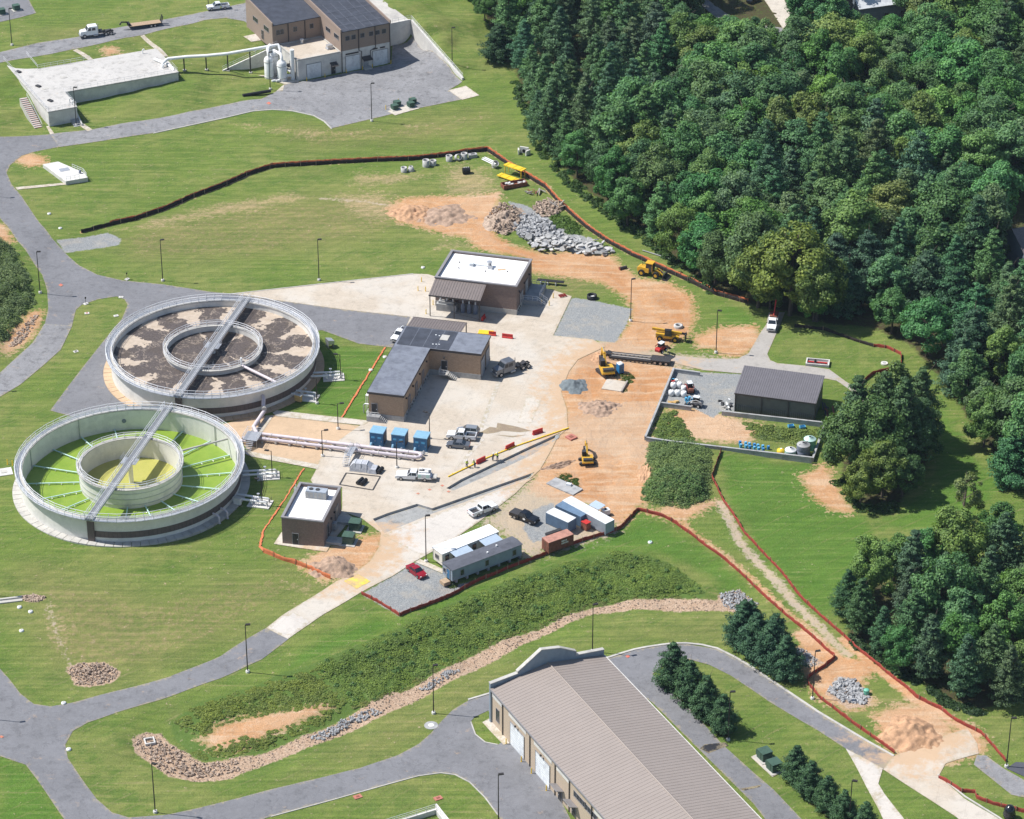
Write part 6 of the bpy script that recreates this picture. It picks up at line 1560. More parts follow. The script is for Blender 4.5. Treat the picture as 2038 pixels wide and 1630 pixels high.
# wheel loader
t = thing('wheel_loader', 'yellow wheel loader with bucket parked along the black fence', 'loader', G(1296, 548), R(-25))
b = MB(); b.side([(-3.0, .9, .95), (-.3, .9, .95), (-.3, 1.9, .9), (-2.6, 2.0, .85), (-3.1, 1.7, .9)]); b.build('engine_hood', 'yellow_cat', t)
b = MB(); b.side([(-1.1, 1.3, .8), (.5, 1.2, .8), (.6, 2.0, .78), (.4, 3.1, .7), (-1.0, 3.1, .7)]); c = b.build('cab', 'glass', t); MB().b2(-1.2, .6, -.85, .85, 3.1, 3.25).build('cab_roof', 'yellow_cat', c)
for s_ in (-1, 1):
    for x in (-1.1, .5): MB().tube((x, s_ * .78, 1.3), (x * .9, s_ * .72, 3.1), .07, 5).build('cab_post', 'yellow_cat', c)
b = MB(); b.side([(.3, .6, .5), (2.2, .6, .45), (2.2, 1.2, .45), (.3, 1.3, .5)]); b.build('front_frame', 'yellow_cat', t)
for s_ in (-1, 1):
    MB().pipe([(1.2, s_ * .45, 1.9), (2.2, s_ * .45, 1.5), (3.2, s_ * .45, .6)], .16, 6).build('lift_arm', 'yellow_cat', t)
    for x in (-1.9, 1.5): wheel(t, x, s_ * 1.05, .75, .55, .5, 'yellow_cat')
b = MB(); b.side([(3.1, .2, 1.45), (4.3, .1, 1.45), (3.9, .35, 1.4), (3.35, .55, 1.4), (3.4, 1.2, 1.4), (3.2, 1.25, 1.45)]); b.build('bucket', 'steel_dark', t); MB().tube((2.0, 0, 1.9), (3.2, 0, 1.1), .09, 6).build('cylinder', 'rim', t)
MB().tube((-2.2, .3, 2), (-2.2, .3, 2.7), .07, 6).build('exhaust', 'black', t)
# telehandler
t = thing('telehandler', 'yellow telehandler with long boom on the dirt yard', 'forklift', G(1330, 676), R(-12))
b = MB(); b.side([(-2.6, .7, .9), (2.2, .7, .9), (2.4, 1.3, .85), (1.2, 1.55, .9), (-2.6, 1.7, .9)]); b.build('chassis', 'yellow_cat', t)
b = MB(); b.box((-.3, -.1, 2.15), (6.4, .45, .5), 0, .09); b.build('boom', 'yellow_cat', t); b = MB(); b.box((.6, -.1, 2.09), (6.8, .34, .38), 0, .09); bo = b.build('inner_boom', 'black', t)
b = MB(); b.side([(-.7, 1.4, .42), (.9, 1.4, .42), (.7, 2.7, .4), (-.6, 2.7, .4)]); b.build('cab', 'glass', t, (0, -.75, 0)); MB().b2(-.7, .8, -1.2, -.3, 2.7, 2.78).build('cab_roof', 'black', t)
MB().b2(-1.5, 1.2, .5, 1.05, .8, 1.6).build('engine_cover', 'yellow_cat', t)
for s_ in (-1, 1):
    for x in (-1.7, 1.6): wheel(t, x, s_ * 1.0, .62, .45, .5, 'yellow_cat')
b = MB(); b.b2(3.6, 3.8, -.8, .8, .4, 1.9); b.b2(3.8, 5.0, -.6, -.45, .4, .5); b.b2(3.8, 5.0, .45, .6, .4, .5); b.build('fork_carriage', 'steel_dark', t)
# portable toilet
t = thing('portable_toilet', 'blue portable toilet with white roof beside the large excavator', 'toilet', G(1234, 741), R(30))
MB().b2(-.6, .6, -.6, .6, .1, 2.1).build('cabin', 'blue', t); MB().lathe([(.82, 2.1), (.8, 2.2), (.5, 2.4), (.1, 2.45)], 4).build('roof', 'white', t, rz=R(45)); d_ = MB().b2(-.4, .4, -.63, -.6, .2, 2.0).build('door', 'container_blue', t); MB().b2(.25, .35, -.66, -.63, 1.0, 1.2).build('handle', 'rim', d_); MB().b2(-.65, .65, -.65, .65, 0, .1).build('base', 'black', t)
# workers
def person(p, ang, label, lean=0.0, vest='hivis', pant='denim'):
    t = thing('person', label, 'person', p, ang, 'workers along the yellow rail')
    def skin_mesh(name, V, E, Rr, mat):
        me = bpy.data.meshes.new(name); me.from_pydata(V, E, []); me.materials.append(MATS[mat])
        o_ = obj(name, me, t)
        md = o_.modifiers.new('skin', 'SKIN'); md.use_smooth_shade = True
        for sv, r in zip(me.skin_vertices[0].data, Rr): sv.radius = (r, r)
        me.skin_vertices[0].data[0].use_root = True
        o_.modifiers.new('sub', 'SUBSURF').levels = 1
        return o_
    lx = lean
    V = [(0, 0, .95), (.02 + lx * .3, 0, 1.2), (.03 + lx * .6, 0, 1.42), (.04 + lx * .7, 0, 1.52), (.06 + lx * .8, 0, 1.66), (.0, .1, .88), (.03, .12, .5), (0, .12, .08), (.16, .12, .04), (0, -.1, .88), (-.04, -.12, .5), (-.06, -.12, .08), (.1, -.12, .04),
         (.02 + lx * .6, .2, 1.40), (.06 + lx * .7, .26, 1.12), (.26 + lx, .22, .98), (.02 + lx * .6, -.2, 1.40), (.08 + lx * .7, -.26, 1.12), (.3 + lx, -.18, 1.02), (.34 + lx, .2, .96), (.38 + lx, -.16, 1.02)]
    E = [(0, 1), (1, 2), (2, 3), (3, 4), (0, 5), (5, 6), (6, 7), (7, 8), (0, 9), (9, 10), (10, 11), (11, 12), (2, 13), (13, 14), (14, 15), (2, 16), (16, 17), (17, 18), (15, 19), (18, 20)]
    Rr = [.15, .15, .15, .06, .11, .09, .07, .05, .045, .09, .07, .05, .045, .065, .05, .04, .065, .05, .04, .045, .045]
    skin_mesh('body', V, E, Rr, 'skin')
    skin_mesh('vest', [V[1], V[2], V[13], V[14], V[16], V[17], (V[1][0], 0, 1.0)], [(6, 0), (0, 1), (1, 2), (2, 3), (1, 4), (4, 5)], [.18, .18, .085, .07, .085, .07, .18], vest)
    skin_mesh('trousers', [V[0], V[5], V[6], V[7], V[9], V[10], V[11]], [(0, 1), (1, 2), (2, 3), (0, 4), (4, 5), (5, 6)], [.17, .115, .09, .08, .115, .09, .08], pant)
    MB().lathe([(.17, 0), (.13, .03), (.125, .1), (.05, .17)], 12, (V[4][0], 0, V[4][2] + .02)).build('hard_hat', 'white', t)
    return t
for i, (px, a, lab, ln) in enumerate((((929, 931), -.9, 'worker in bright vest standing at the near end of the red barriers', 0.0), ((945, 931), 2.6, 'worker in bright vest bending beside the first red barrier', .35), ((981, 917), -.4, 'worker in dark clothing standing at the yellow rail with a colleague', .1), ((990, 916), 2.4, 'worker in lime vest at the yellow rail facing a colleague', 0.0))):
    person(G(*px, .07), a, lab, ln, 'steel_dark' if i == 2 else 'hivis')
# ------------------------------------------------------------------ site furniture
for i, (px, lab) in enumerate((((736, 888), 'blue generator cabinet nearest the L shaped building'), ((779, 892), 'blue generator cabinet in the middle of the three'), ((823, 898), 'blue generator cabinet farthest from the tanks'))):
    t = thing('generator_cabinet', lab, 'cabinet', G(*px, .06), R(-14), 'blue generator cabinets')
    MB().b2(0, 2.75, 0, 2.8, .1, 3.05).build('body', 'blue_cab', t); MB().b2(-.06, 2.81, -.06, 2.86, 3.05, 3.2).build('top', 'blue_top', t); MB().b2(-.2, 2.95, -.3, 3.0, -.1, .1).build('plinth', 'concrete', t)
    for x in (.7, 2.0):
        d_ = MB().b2(x - .6, x + .6, -.03, 0, .3, 2.8).build('door', 'blue_cab', t); MB().b2(x - .35, x + .35, -.05, -.03, 1.9, 2.3).build('label_plate', 'sky_blue', d_); MB().b2(x + .4, x + .5, -.08, -.03, 1.2, 1.5).build('handle', 'rim', d_)
    MB().b2(2.75, 2.8, .4, 2.4, .5, 2.6).build('vent_louver', 'steel_dark', t)
    MB().pipe([(.4, -.4, 0), (.4, -.4, .5), (.4, .0, .8)], .28).build('elbow_pipe', 'blue_top', t); e = MB().lathe([(.24, 0), (.24, .9), (.12, 1.1)], 12, (2.45, -1.2, 0)).build('filter_vessel', 'galv', t); MB().lathe([(.34, 0), (.34, .08)], 12, (2.45, -1.2, .5)).build('flange', 'galv', e)
# twin pipeline and its cross-over stair
q = [G(512, 869), G(838, 909)]; an = heading(*q); L = (q[1] - q[0]).to_2d().length
t = thing('pipeline', 'pair of long pinkish white pipes on saddles across the tan gravel', 'pipe', q[0], an)
MB().pipe([(0, 0, .75), (L - .6, 0, .75), (L, -.3, .75), (L + .25, -.9, .75), (L, -1.5, .75), (L - .6, -1.8, .75), (0, -1.8, .75)], .36, 12).build('pipe', 'pink_pipe', t)
for k in range(12): MB().b2(1.5 + k * L / 12, 1.9 + k * L / 12, -2.3, .5, -.1, .42).build('saddle', 'concrete', t)
for k in range(6): 
    for y in (0, -1.8): MB().tube((3 + k * L / 6, y, .75), (3.14 + k * L / 6, y, .75), .44, 12).build('flange', 'concrete_white', t)
t = thing('crossover_stairs', 'galvanised step-over stairs crossing the twin pipeline', 'stairs', G(702, 906), an)
MB().b2(-.6, .6, -3.0, .8, 1.45, 1.52).build('platform', 'galv', t)
for s_, y0 in ((1, .8), (-1, -3.0)):
    for k in range(6): MB().b2(-.6, .6, y0 + s_ * k * .3, y0 + s_ * (k * .3 + .26), 1.25 - k * .23, 1.29 - k * .23).build('step', 'galv', t)
b = MB()
for x in (-.6, .6): railing(b, [(x, -4.9, .05), (x, -3.0, 1.5), (x, .8, 1.5), (x, 2.7, .05)], 1.05, 1.0, .035)
b.build('railing', 'rail', t)
g0, g1, g2, g3 = U(521, 786, 3.4), U(526, 818, 1.2), G(505, 858, 1.0), G(512, 869, .75)
t = thing('riser_pipe', 'pale pipe descending from the brown tank to the twin pipeline', 'pipe', (g2.x, g2.y, 0))
r_ = lambda p: tuple(p - Vector((g2.x, g2.y, 0)))
MB().pipe([(g0.x - g2.x - 1.6, g0.y - g2.y + 1.0, 3.6), r_(g0), (g0.x - g2.x + .4, g0.y - g2.y - .6, 3.0), r_(U(524, 806, 2.1)), r_(g1), r_(g2), (g3.x - g2.x, g3.y - g2.y, .75)], .42, 12).build('pipe', 'pink_pipe', t)
MB().tube(r_(U(526, 812, 1.75)), r_(U(526, 815, 1.75)), .52, 12).build('flange', 'concrete', t)
for px in ((505, 862), (514, 846)): g = G(*px); MB().box((g.x - g2.x, g.y - g2.y, .3), (.9, .5, .9)).build('saddle', 'concrete', t)
t = thing('valve_platform', 'galvanised valve platform with railings at the pipe bend between tanks', 'platform', G(502, 884), an)
MB().b2(-1.6, 1.4, -1.2, 2.4, 1.5, 1.58).build('deck', 'galv', t)
b = MB(); railing(b, [(-1.6, -1.2, 1.55), (-1.6, 2.4, 1.55), (1.4, 2.4, 1.55), (1.4, -1.2, 1.55)], 1.05, 1.0, .035); b.build('railing', 'rail', t)
for q_ in ((-1.5, -1.1), (-1.5, 2.3), (1.3, 2.3), (1.3, -1.1)): MB().tube((*q_, 0), (*q_, 1.5), .06, 6).build('leg', 'galv', t)
for k in range(6): MB().b2(-.7, .7, -1.5 - k * .3, -1.24 - k * .3, 1.3 - k * .24, 1.34 - k * .24).build('step', 'galv', t)
for y in (-.3, .9): MB().pipe([(-2.4, y, .7), (-.4, y, .7), (0, y, .5), (0, y, 0)], .3).build('pipe', 'pink_pipe', t)
for s_, px in enumerate(((731, 912), (720, 902))): pass
# wrapped bundle, pipe coils, drain frame
t = thing('tarp_bundle', 'large grey plastic wrapped equipment bundle beside the twin pipes', 'bundle', G(720, 934), R(-12))
b = MB(); b.side([(-2.1, .1, 1.25), (2.1, .1, 1.25), (2.2, .9, 1.15), (1.2, 1.75, .8), (-1.5, 1.7, .9), (-2.2, .9, 1.1)]); b.build('wrap', 'tarp', t); MB().b2(-2.3, 2.3, -1.4, 1.4, -.05, .1).build('pallet', 'wood_grey', t)
for x in (-1.2, 0, 1.2): MB().side([(x - .05, .1, 1.28), (x + .05, .1, 1.28), (x + .05, 1.8, .95), (x - .05, 1.8, .95)]).build('strap', 'container_roof', t)
t = thing('tarp_bundle', 'thin grey wrapped pallet between the big bundle and black coils', 'bundle', G(744, 938), R(-12)); MB().side([(-.8, .1, 1.2), (.8, .1, 1.2), (.6, .9, 1.0), (-.6, 1.0, 1.0)]).build('wrap', 'tarp', t); MB().b2(-.9, .9, -1.3, 1.3, -.05, .1).build('pallet', 'wood_grey', t)
def roll(px, ang, L, r, label, n=2, mat='black'):
    t = thing('hose_roll', label, 'roll', G(*px, .06), ang)
    for k in range(n):
        e = MB().tube((-L / 2, k * r * 2.1, r), (L / 2, k * r * 2.1, r), r, 14).build('roll', mat, t); MB().tube((-L / 2 - .02, k * r * 2.1, r), (L / 2 + .02, k * r * 2.1, r), r * .5, 10).build('core', 'steel_dark', e)
    return t
roll((757, 940), R(66), 1.9, .42, 'pair of black rolls standing beside the wrapped pallet')
roll((724, 963), R(62), 2.0, .40, 'pair of black rolls inside the rectangular drain frame')
roll((511, 189), R(24), 7.4, .42, 'long black pipe roll lying at the verge below the basin', 1)
t = thing('trench_drain', 'rectangular trench drain frame set in the concrete yard', 'drain', G(676, 965, .06))
q = [G(689, 942, .09) , G(757, 949, .09), G(742, 976, .09), G(676, 965, .09)]
for a, c in zip(q, q[1:] + q[:1]): m = (a + c) / 2 - G(676, 965, .06); MB().box(m, ((c - a).to_2d().length, .28, .06), heading(a, c)).build('grate', 'steel_dark', t)
# pad-mounted transformers
def transformer(px, ang, label, s=1.0):
    t = thing('transformer', label, 'transformer', G(*px, .05), ang, 'green pad mounted transformers')
    MB().b2(-1.5 * s, 1.5 * s, -1.5 * s, 1.5 * s, -.15, .12).build('pad', 'concrete', t)
    MB().b2(-1.05 * s, 1.05 * s, -.2 * s, 1.1 * s, .12, 1.75 * s).build('tank', 'green_box', t); MB().b2(-1.0 * s, 1.0 * s, -.95 * s, -.2 * s, .12, 1.6 * s).build('cabinet', 'green_box', t)
    MB().b2(-1.1 * s, 1.1 * s, -1.0 * s, 1.15 * s, 1.75 * s, 1.8 * s).build('lid', 'green_box', t)
    for i in range(7): MB().b2((-1.0 + i * .32) * s, (-.96 + i * .32) * s, 1.1 * s, 1.5 * s, .4, 1.5 * s).build('cooling_fin', 'green_box', t)
    for x in (-.5, .5): MB().b2((x - .45) * s, (x + .45) * s, -.98 * s, -.951 * s, .25, 1.45 * s).build('door', 'green_box', t)
    return t
transformer((707, 1053), R(-12), 'green transformer farther along the side of the small block building', 1.0)
transformer((694, 1080), R(-12), 'green transformer nearer the corner of the small block building', 1.0)
for px, lab in (((786, 218), 'front left'), ((791, 211), 'rear left'), ((818, 213), 'front right'), ((822, 206), 'rear right')):
    transformer(px, R(28), 'small green transformer on the upper lot pad, %s of four' % lab, .72)
transformer((1522, 1510), R(28), 'pale green transformer on slab by the long building, farther one', .95); transformer((1541, 1532), R(28), 'pale green transformer on slab by the long building, nearer one', .95)
transformer((33, 20), R(28), 'dark green transformer in the top left parking area, right one', .8); transformer((4, 28), R(28), 'dark green transformer in the top left parking area, left one', .8)
for i, (px, w) in enumerate((((768, 218), 0), ((793, 205), 0), ((818, 202), 0))): bollard(G(*px, .05), 'yellow bollard by the upper lot transformers, %s from left' % ('first', 'second', 'third')[i], 'yellow bollards')
for i, px in enumerate(((839, 561), (832, 579), (847, 580), (862, 578), (848, 625), (862, 607))): bollard(G(*px, .06), 'yellow bollard left of the canopy building, %s from the fence side' % ('first', 'second', 'third', 'fourth', 'sixth', 'fifth')[i], 'yellow bollards')
for i, px in enumerate(((1065, 604), (1078, 606), (1093, 608), (1101, 593))): bollard(G(*px, .06), 'yellow bollard by the dock stairs of the canopy building, %s from left' % ('first', 'second', 'third', 'fourth')[i], 'yellow bollards')
for i, px in enumerate(((15, 924), (25, 926))): bollard(G(*px), 'yellow bollard at the left edge by the green tank, %s' % ('left', 'right')[i], 'yellow bollards')
t = thing('concrete_slab', 'small pale slab at the left edge beside the green tank', 'slab', G(8, 940), .3); MB().b2(-2, 1.6, -1.4, 1.4, -.2, .15).build('slab', 'concrete_white', t); MB().b2(-.6, .6, -.5, .5, .15, .25).build('lid', 'concrete', t)
# jersey barriers and yellow rail
def barrier(px, ang, label, mat='red', L=2.4, group='plastic road barriers'):
    t = thing('road_barrier', label, 'barrier', G(*px, .06), ang, group)
    n = 2
    for k in range(n):
        x0 = -L / 2 + k * L / n; prof = [(-.3, 0), (.3, 0), (.3, .15), (.12, .4), (.1, .95), (-.1, .95), (-.12, .4), (-.3, .15)]
        vs = [(x0 + .02, y, z) for y, z in prof] + [(x0 + L / n - .02, y, z) for y, z in prof]; m_ = len(prof)
        MB().add(vs, [tuple(range(m_)), tuple(range(2 * m_ - 1, m_ - 1, -1))] + [(i, m_ + i, m_ + (i + 1) % m_, (i + 1) % m_) for i in range(m_)]).build('barrier_block', mat, t)
    return t
ra = heading(G(892, 950), G(1130, 854))
barrier((957, 920), ra + .1, 'red plastic barrier nearest the service truck by the yellow rail'); barrier((1015, 892), ra + .1, 'red plastic barrier in the middle of the three by the yellow rail'); barrier((1070, 863), ra - .1, 'red plastic barrier farthest along the yellow rail')
barrier((1010, 673), -.25, 'red plastic barrier beside the gravel strip at the building end'); barrier((980, 668), -.2, 'red plastic barrier at the corner of the L shaped building', 'red', 1.6)
barrier((962, 636), 1.2, 'tall red cover standing at the canopy post', 'red', 1.8)
t = thing('yellow_plate', 'flat yellow form panel lying by the L shaped building', 'panel', G(968, 663, .06), -.15); MB().b2(-1.7, 1.5, -1.0, .8, 0, .25).build('panel', 'yellow', t); MB().b2(-1.7, 1.5, -1.1, -1.0, 0, .35).build('edge_rail', 'yellow', t)
q = [G(892, 950, .06), G(970, 912, .06), G(1030, 888, .06), G(1132, 853, .06)]
t = thing('guard_rail', 'long yellow form rail along the open pavement trench', 'rail', q[0])
for k, (a, c) in enumerate(zip(q[:-1], q[1:])):
    n = max(2, round((c - a).length / 2.4))
    for i in range(n):
        m = a + (c - a) * ((i + .5) / n) - q[0]; e = MB().box(m + Vector((0, 0, .12)), ((c - a).length / n - .05, .2, .2), heading(a, c)).build('rail_section', 'yellow', t)
        MB().box(m + Vector((0, .25, .1)), (.12, .5, .12), heading(a, c)).build('brace', 'yellow', e)
# office trailers and containers
o = U(900, 1134, 3.3); a_ = R(35.2)
t = thing('office_trailer', 'long grey office trailer with dark roof beside the red fence', 'trailer', (o.x, o.y, 0), a_)
MB().b2(0, 15.7, 0, 3.2, .75, 3.15).build('body', 'trailer_grey', t)
b = MB(); b.prism([(-.15, -.15), (15.85, -.15), (15.85, 1.6), (-.15, 1.6)], 3.15, [3.2, 3.2, 3.42, 3.42]); b.prism([(-.15, 1.6), (15.85, 1.6), (15.85, 3.35), (-.15, 3.35)], 3.15, [3.42, 3.42, 3.2, 3.2]); rf = b.build('roof', 'trailer_roof', t)
MB().lathe([(.18, 0), (.18, .3)], 8, (11.2, 1.8, 3.4)).build('roof_vent', 'white', rf); MB().lathe([(.18, 0), (.18, .25)], 8, (8.6, 1.0, 3.3)).build('roof_vent', 'white', rf)
for x in (2.2, 7.8, 14.0): window(t, x, 0, 1.4, .7, 1.1, 'f', 1)
door(t, -.0, 1.2, .8, .9, 2.0, 'l', 'blue_cab'); window(t, 0, 2.5, 1.5, .6, .9, 'l', 1)
for i in range(26): MB().b2(.3 + i * .6, .33 + i * .6, -.012, 0, .8, 3.1).build('siding_rib', 'trailer_grey', t)
for x in np.arange(1, 15.6, 2.4): MB().b2(x, x + .4, .3, 2.9, -.1, .75).build('pier', 'concrete_grey', t)
MB().b2(-1.5, -.1, .5, 2.0, -.1, .6).build('step', 'wood', t)
o = U(880, 1102, 3.3); a_ = R(37.3)
t = thing('office_trailer', 'cream white office trailer with white roof and two porches', 'trailer', (o.x, o.y, 0), a_)
MB().b2(0, 13.1, 0, 3.0, .7, 3.15).build('body', 'trailer_white', t); MB().prism([(-.1, -.1), (13.2, -.1), (13.2, 3.1), (-.1, 3.1)], 3.15, [3.25, 3.25, 3.3, 3.3]).build('roof', 'roof_white', t)
window(t, 0, 1.6, 1.5, 1.0, .8, 'l', 1)
for x in (1.1, 7.4, 12): window(t, x, 0, 1.5, .8, 1.1, 'f', 1)
for x in (3.0, 5.6, 10.2): door(t, x, -.0, .75, .9, 2.0, 'f', 'door_dark')
for x0 in (2.0, 8.7):
    e = MB().b2(x0, x0 + 3.4, -2.4, -.02, .35, .65).build('porch', 'wood', t); MB().box((x0 + 1.7, -1.2, 2.95), (4.0, 2.8, .08), 0, 0, .10).build('porch_roof', 'porch_roof', e)
    for x in (x0 + .1, x0 + 3.3): MB().tube((x, -2.3, -.1), (x, -2.3, 2.85), .07, 5).build('post', 'wood', e)
for x in np.arange(.8, 13, 2.4): MB().b2(x, x + .4, .3, 2.7, -.1, .7).build('pier', 'concrete_grey', t)
MB().b2(13.1, 13.6, .6, 1.6, 1.2, 2.4).build('air_unit', 'trim_dark', t)
def container(o, ang, L, Wd, H, label, wall, roofm, marks=False):
    t = thing('shipping_container', label, 'container', (o.x, o.y, 0), ang)
    MB().b2(.06, L - .06, .06, Wd - .06, .12, H - .03).build('body', wall, t); MB().b2(0, L, 0, Wd, H - .03, H + .03).build('roof', roofm, t)
    n = int(L / .28)
    for i in range(n):
        MB().b2(.12 + i * (L - .24) / n, .12 + (i + .55) * (L - .24) / n, .02, .06, .2, H - .15).build('corrugation', wall, t)
    for x in (0, L - .12):
        for y in (0, Wd - .12): MB().b2(x, x + .12, y, y + .12, -.05, H - .03).build('corner_post', wall, t)
    d_ = MB().b2(-.02, .06, .15, Wd - .15, .2, H - .15).build('door', wall, t)
    for y in (.5, .95, Wd - .95, Wd - .5): MB().tube((-.06, y, .2), (-.06, y, H - .2), .03, 5).build('lock_bar', 'rim', d_)
    if marks:
        for k, (z, n_) in enumerate(((1.75, 4), (1.25, 5))):
            for i in range(n_): MB().b2(L * .52 + i * .32, L * .52 + i * .32 + .2, .0, .018, z - .16, z + .16).build('marking', 'white', t)
    return t
container(U(1086, 1020, 2.5), R(-41.2), 5.6, 2.4, 2.5, 'blue shipping container with white roof facing the black pickup', 'container_blue', 'container_roof')
o = U(1105, 1006, 2.4); container(o, R(-41.2), 6.4, 2.2, 2.4, 'shipping container with dull blue roof squeezed between two others', 'container_blue', 'container_blue')
container(U(1119, 996, 2.5), R(-47), 11.8, 2.4, 2.5, 'long pale grey shipping container nearest the red fence corner', 'container_grey', 'container_roof')
container(U(1092, 1081, 2.4), R(33.4), 5.7, 2.3, 2.4, 'rusty red shipping container with white lettering beside the fence', 'rust', 'rust_roof', True)
t = thing('steel_bin', 'small rusty red bin between the blue and grey containers', 'bin', G(1166, 1053), R(-45)); MB().b2(-.7, .7, -.6, .6, .1, 1.6).build('body', 'rust', t); MB().b2(-.75, .75, -.65, .65, 1.6, 1.7).build('lid', 'red', t)
t = thing('lean_to', 'pale lean-to sheet attached behind the grey container', 'shed', G(1188, 1023), R(-45)); MB().box((0, 0, 2.0), (2.6, 2.0, .08), 0, 0, .1).build('roof', 'porch_roof', t)
for q_ in ((-1.2, -.9), (1.2, -.9), (-1.2, .9), (1.2, .9)): MB().tube((*q_, 0), (*q_, 2), .05, 5).build('post', 'wood', t)
t = thing('water_tote', 'white plastic tank unit on skid behind the grey container', 'tank', G(1205, 1025), .4); MB().box((0, 0, .8), (1.5, 1.1, 1.0)).build('body', 'white', t); MB().box((0, 0, .15), (1.7, 1.3, .3)).build('skid', 'steel_dark', t); MB().lathe([(.25, 0), (.2, .2)], 8, (0, 0, 1.3)).build('cap', 'black', t)
t = thing('lumber_stack', 'stack of dark lumber behind the rusty container', 'lumber', G(1095, 1068), R(33))
for i in range(5): MB().b2(-.5, 5.2, .2 + i * .16, .34 + i * .16, 0, .5).build('plank', 'steel_dark', t)
# precast rings and pipes in the field
def ring(px, r, h, label, cone=False, tilt=0):
    t = thing('precast_ring', label, 'concrete ring', G(*px), 0, 'precast concrete manhole rings')
    b = MB()
    if cone: b.lathe([(r, 0), (r, .3), (r * .6, h), (r * .45, h), (r * .8, .3), (r * .82, 0)], 18, cap=False)
    else: b.lathe([(r, 0), (r, h), (r * .8, h), (r * .8, 0)], 18, cap=False)
    e = b.build('shell', 'slab_pale', t)
    if tilt: e.rotation_euler = (tilt, 0, .6); e.location = (0, 0, r * .8)
    MB().lathe([(r * .79, .05), (r * .79, .08)], 18).build('floor', 'concrete_grey', t)
names = ['first', 'second', 'third', 'fourth', 'fifth', 'sixth', 'seventh', 'eighth']
for i, (px, r, h, c_, tl) in enumerate((((804, 342), .75, 1.2, False, 0), ((818, 340), .8, 1.2, True, 0), ((848, 331), .85, 1.7, False, 0), ((862, 328), .8, 1.2, False, 0), ((894, 320), .8, 1.4, False, 0), ((910, 318), .8, 1.0, False, 1.1), ((924, 316), .8, 1.5, False, 0), ((984, 333), .8, 1.0, False, .8))):
    ring(px, r, h, '%s concrete %s in the row below the black fence, from left' % (names[i], 'cone' if c_ else 'ring'), c_, tl)
t = thing('precast_block', 'grey precast concrete block at the end of the ring row', 'concrete block', G(941, 313), .3); MB().b2(-1.0, 1.0, -.6, .6, 0, .9).build('block', 'concrete_grey', t); MB().b2(-.5, .5, -.3, .3, .9, .93).build('recess', 'steel_dark', t)
t = thing('drum_tank', 'small black drum tank standing in the dry field', 'tank', G(928, 345), .2); MB().tube((-.9, 0, .8), (.9, 0, .8), .75, 14).build('drum', 'black', t); MB().box((0, 0, .1), (1.6, 1.2, .25)).build('skid', 'steel_dark', t)
for x in (-.5, 0, .5): MB().lathe([(.12, 0), (.12, .1)], 8, (x, 0, 1.55)).build('cap', 'white', t)
t = thing('pipe_stack', 'white plastic pipes stacked at the fence corner', 'pipes', G(976, 323), R(-48))
for i in range(5): MB().tube((-2.4, -.6 + i * .3, .2 + .25 * (i % 2)), (2.4, -.6 + i * .3, .2 + .25 * (i % 2)), .14, 8).build('pipe', 'white', t)
t = thing('trench_shield', 'yellow steel trench shield standing by the fence corner', 'trench box', G(1020, 352), R(-40))
for z, y in ((2.2, .9), (.35, -1.6)): e = MB().b2(-2.8, 2.8, y - .9, y + .9, z, z + .2).build('plate', 'yellow', t); [MB().b2(x - .06, x + .06, y - .85, y + .85, z + .2, z + .28).build('stiffener', 'yellow', e) for x in (-2, 0, 2)]
for q_ in ((-2.5, .2), (2.5, .2), (-2.5, 1.6), (2.5, 1.6)): MB().tube((*q_, 0), (*q_, 2.2), .1, 6).build('leg', 'yellow', t)
t = thing('scrap_dumpster', 'rusty open dumpster filled with pale rubble near the yellow shield', 'dumpster', G(1023, 371), R(22))
wall_ring(MB(), -3.0, 3.0, -1.1, 1.1, .1, 1.1, .1).build('body', 'rust', t); MB().b2(-2.9, 2.9, -1.0, 1.0, .1, .4).build('floor', 'rust', t)
for i in range(9): MB().box((rnd.uniform(-2.5, 2.5), rnd.uniform(-.6, .6), rnd.uniform(.5, .95)), (rnd.uniform(.5, 1.2), rnd.uniform(.4, .8), .3), rnd.random() * 3, rnd.uniform(-.4, .4)).build('rubble', 'slab_pale', t)
t = thing('culvert_headwall', 'small white concrete culvert headwall near the wood edge', 'headwall', G(1043, 305), R(-20)); MB().b2(-1.1, 1.1, 0, .35, -.2, 1.6).build('wall', 'concrete_white', t)
for s_ in (-1, 1): MB().box((s_ * 1.2, -.6, .5), (.3, 1.5, 1.4), s_ * -.4).build('wing', 'concrete_white', t)
MB().tube((0, -.05, .6), (0, .02, .6), .45, 14).build('pipe_mouth', 'black', t)
t = thing('pipe_rack', 'rack of dark pipes on white supports behind the canopy building', 'pipes', G(1096, 566), R(-12))
for i in range(4): MB().tube((-3, -.4 + i * .25, .9), (3, -.4 + i * .25, .9), .13, 8).build('pipe', 'black', t)
for x in (-2.2, -.6, 1.2): MB().b2(x - .1, x + .1, -.7, .6, 0, .75).build('support', 'white', t)
t = thing('pallet', 'red brown pallet leaning by the dock stairs', 'pallet', G(1120, 590), .4)
for i in range(4): MB().b2(-.8, .8, -.6 + i * .36, -.4 + i * .36, .25, .32).build('plank', 'red_dark', t)
for x in (-.7, 0, .7): MB().b2(x - .06, x + .06, -.6, .7, .05, .25).build('bearer', 'red_dark', t)
t = thing('pipe_fitting', 'large black pipe fitting on the ground above the grey stone pad', 'pipe', G(1178, 594), 0); MB().lathe([(1.1, 0), (1.1, .9), (.8, .9), (.8, 0)], 18, cap=False).build('shell', 'black', t); MB().lathe([(.8, .3), (.8, .35)], 18).build('core', 'white', t)
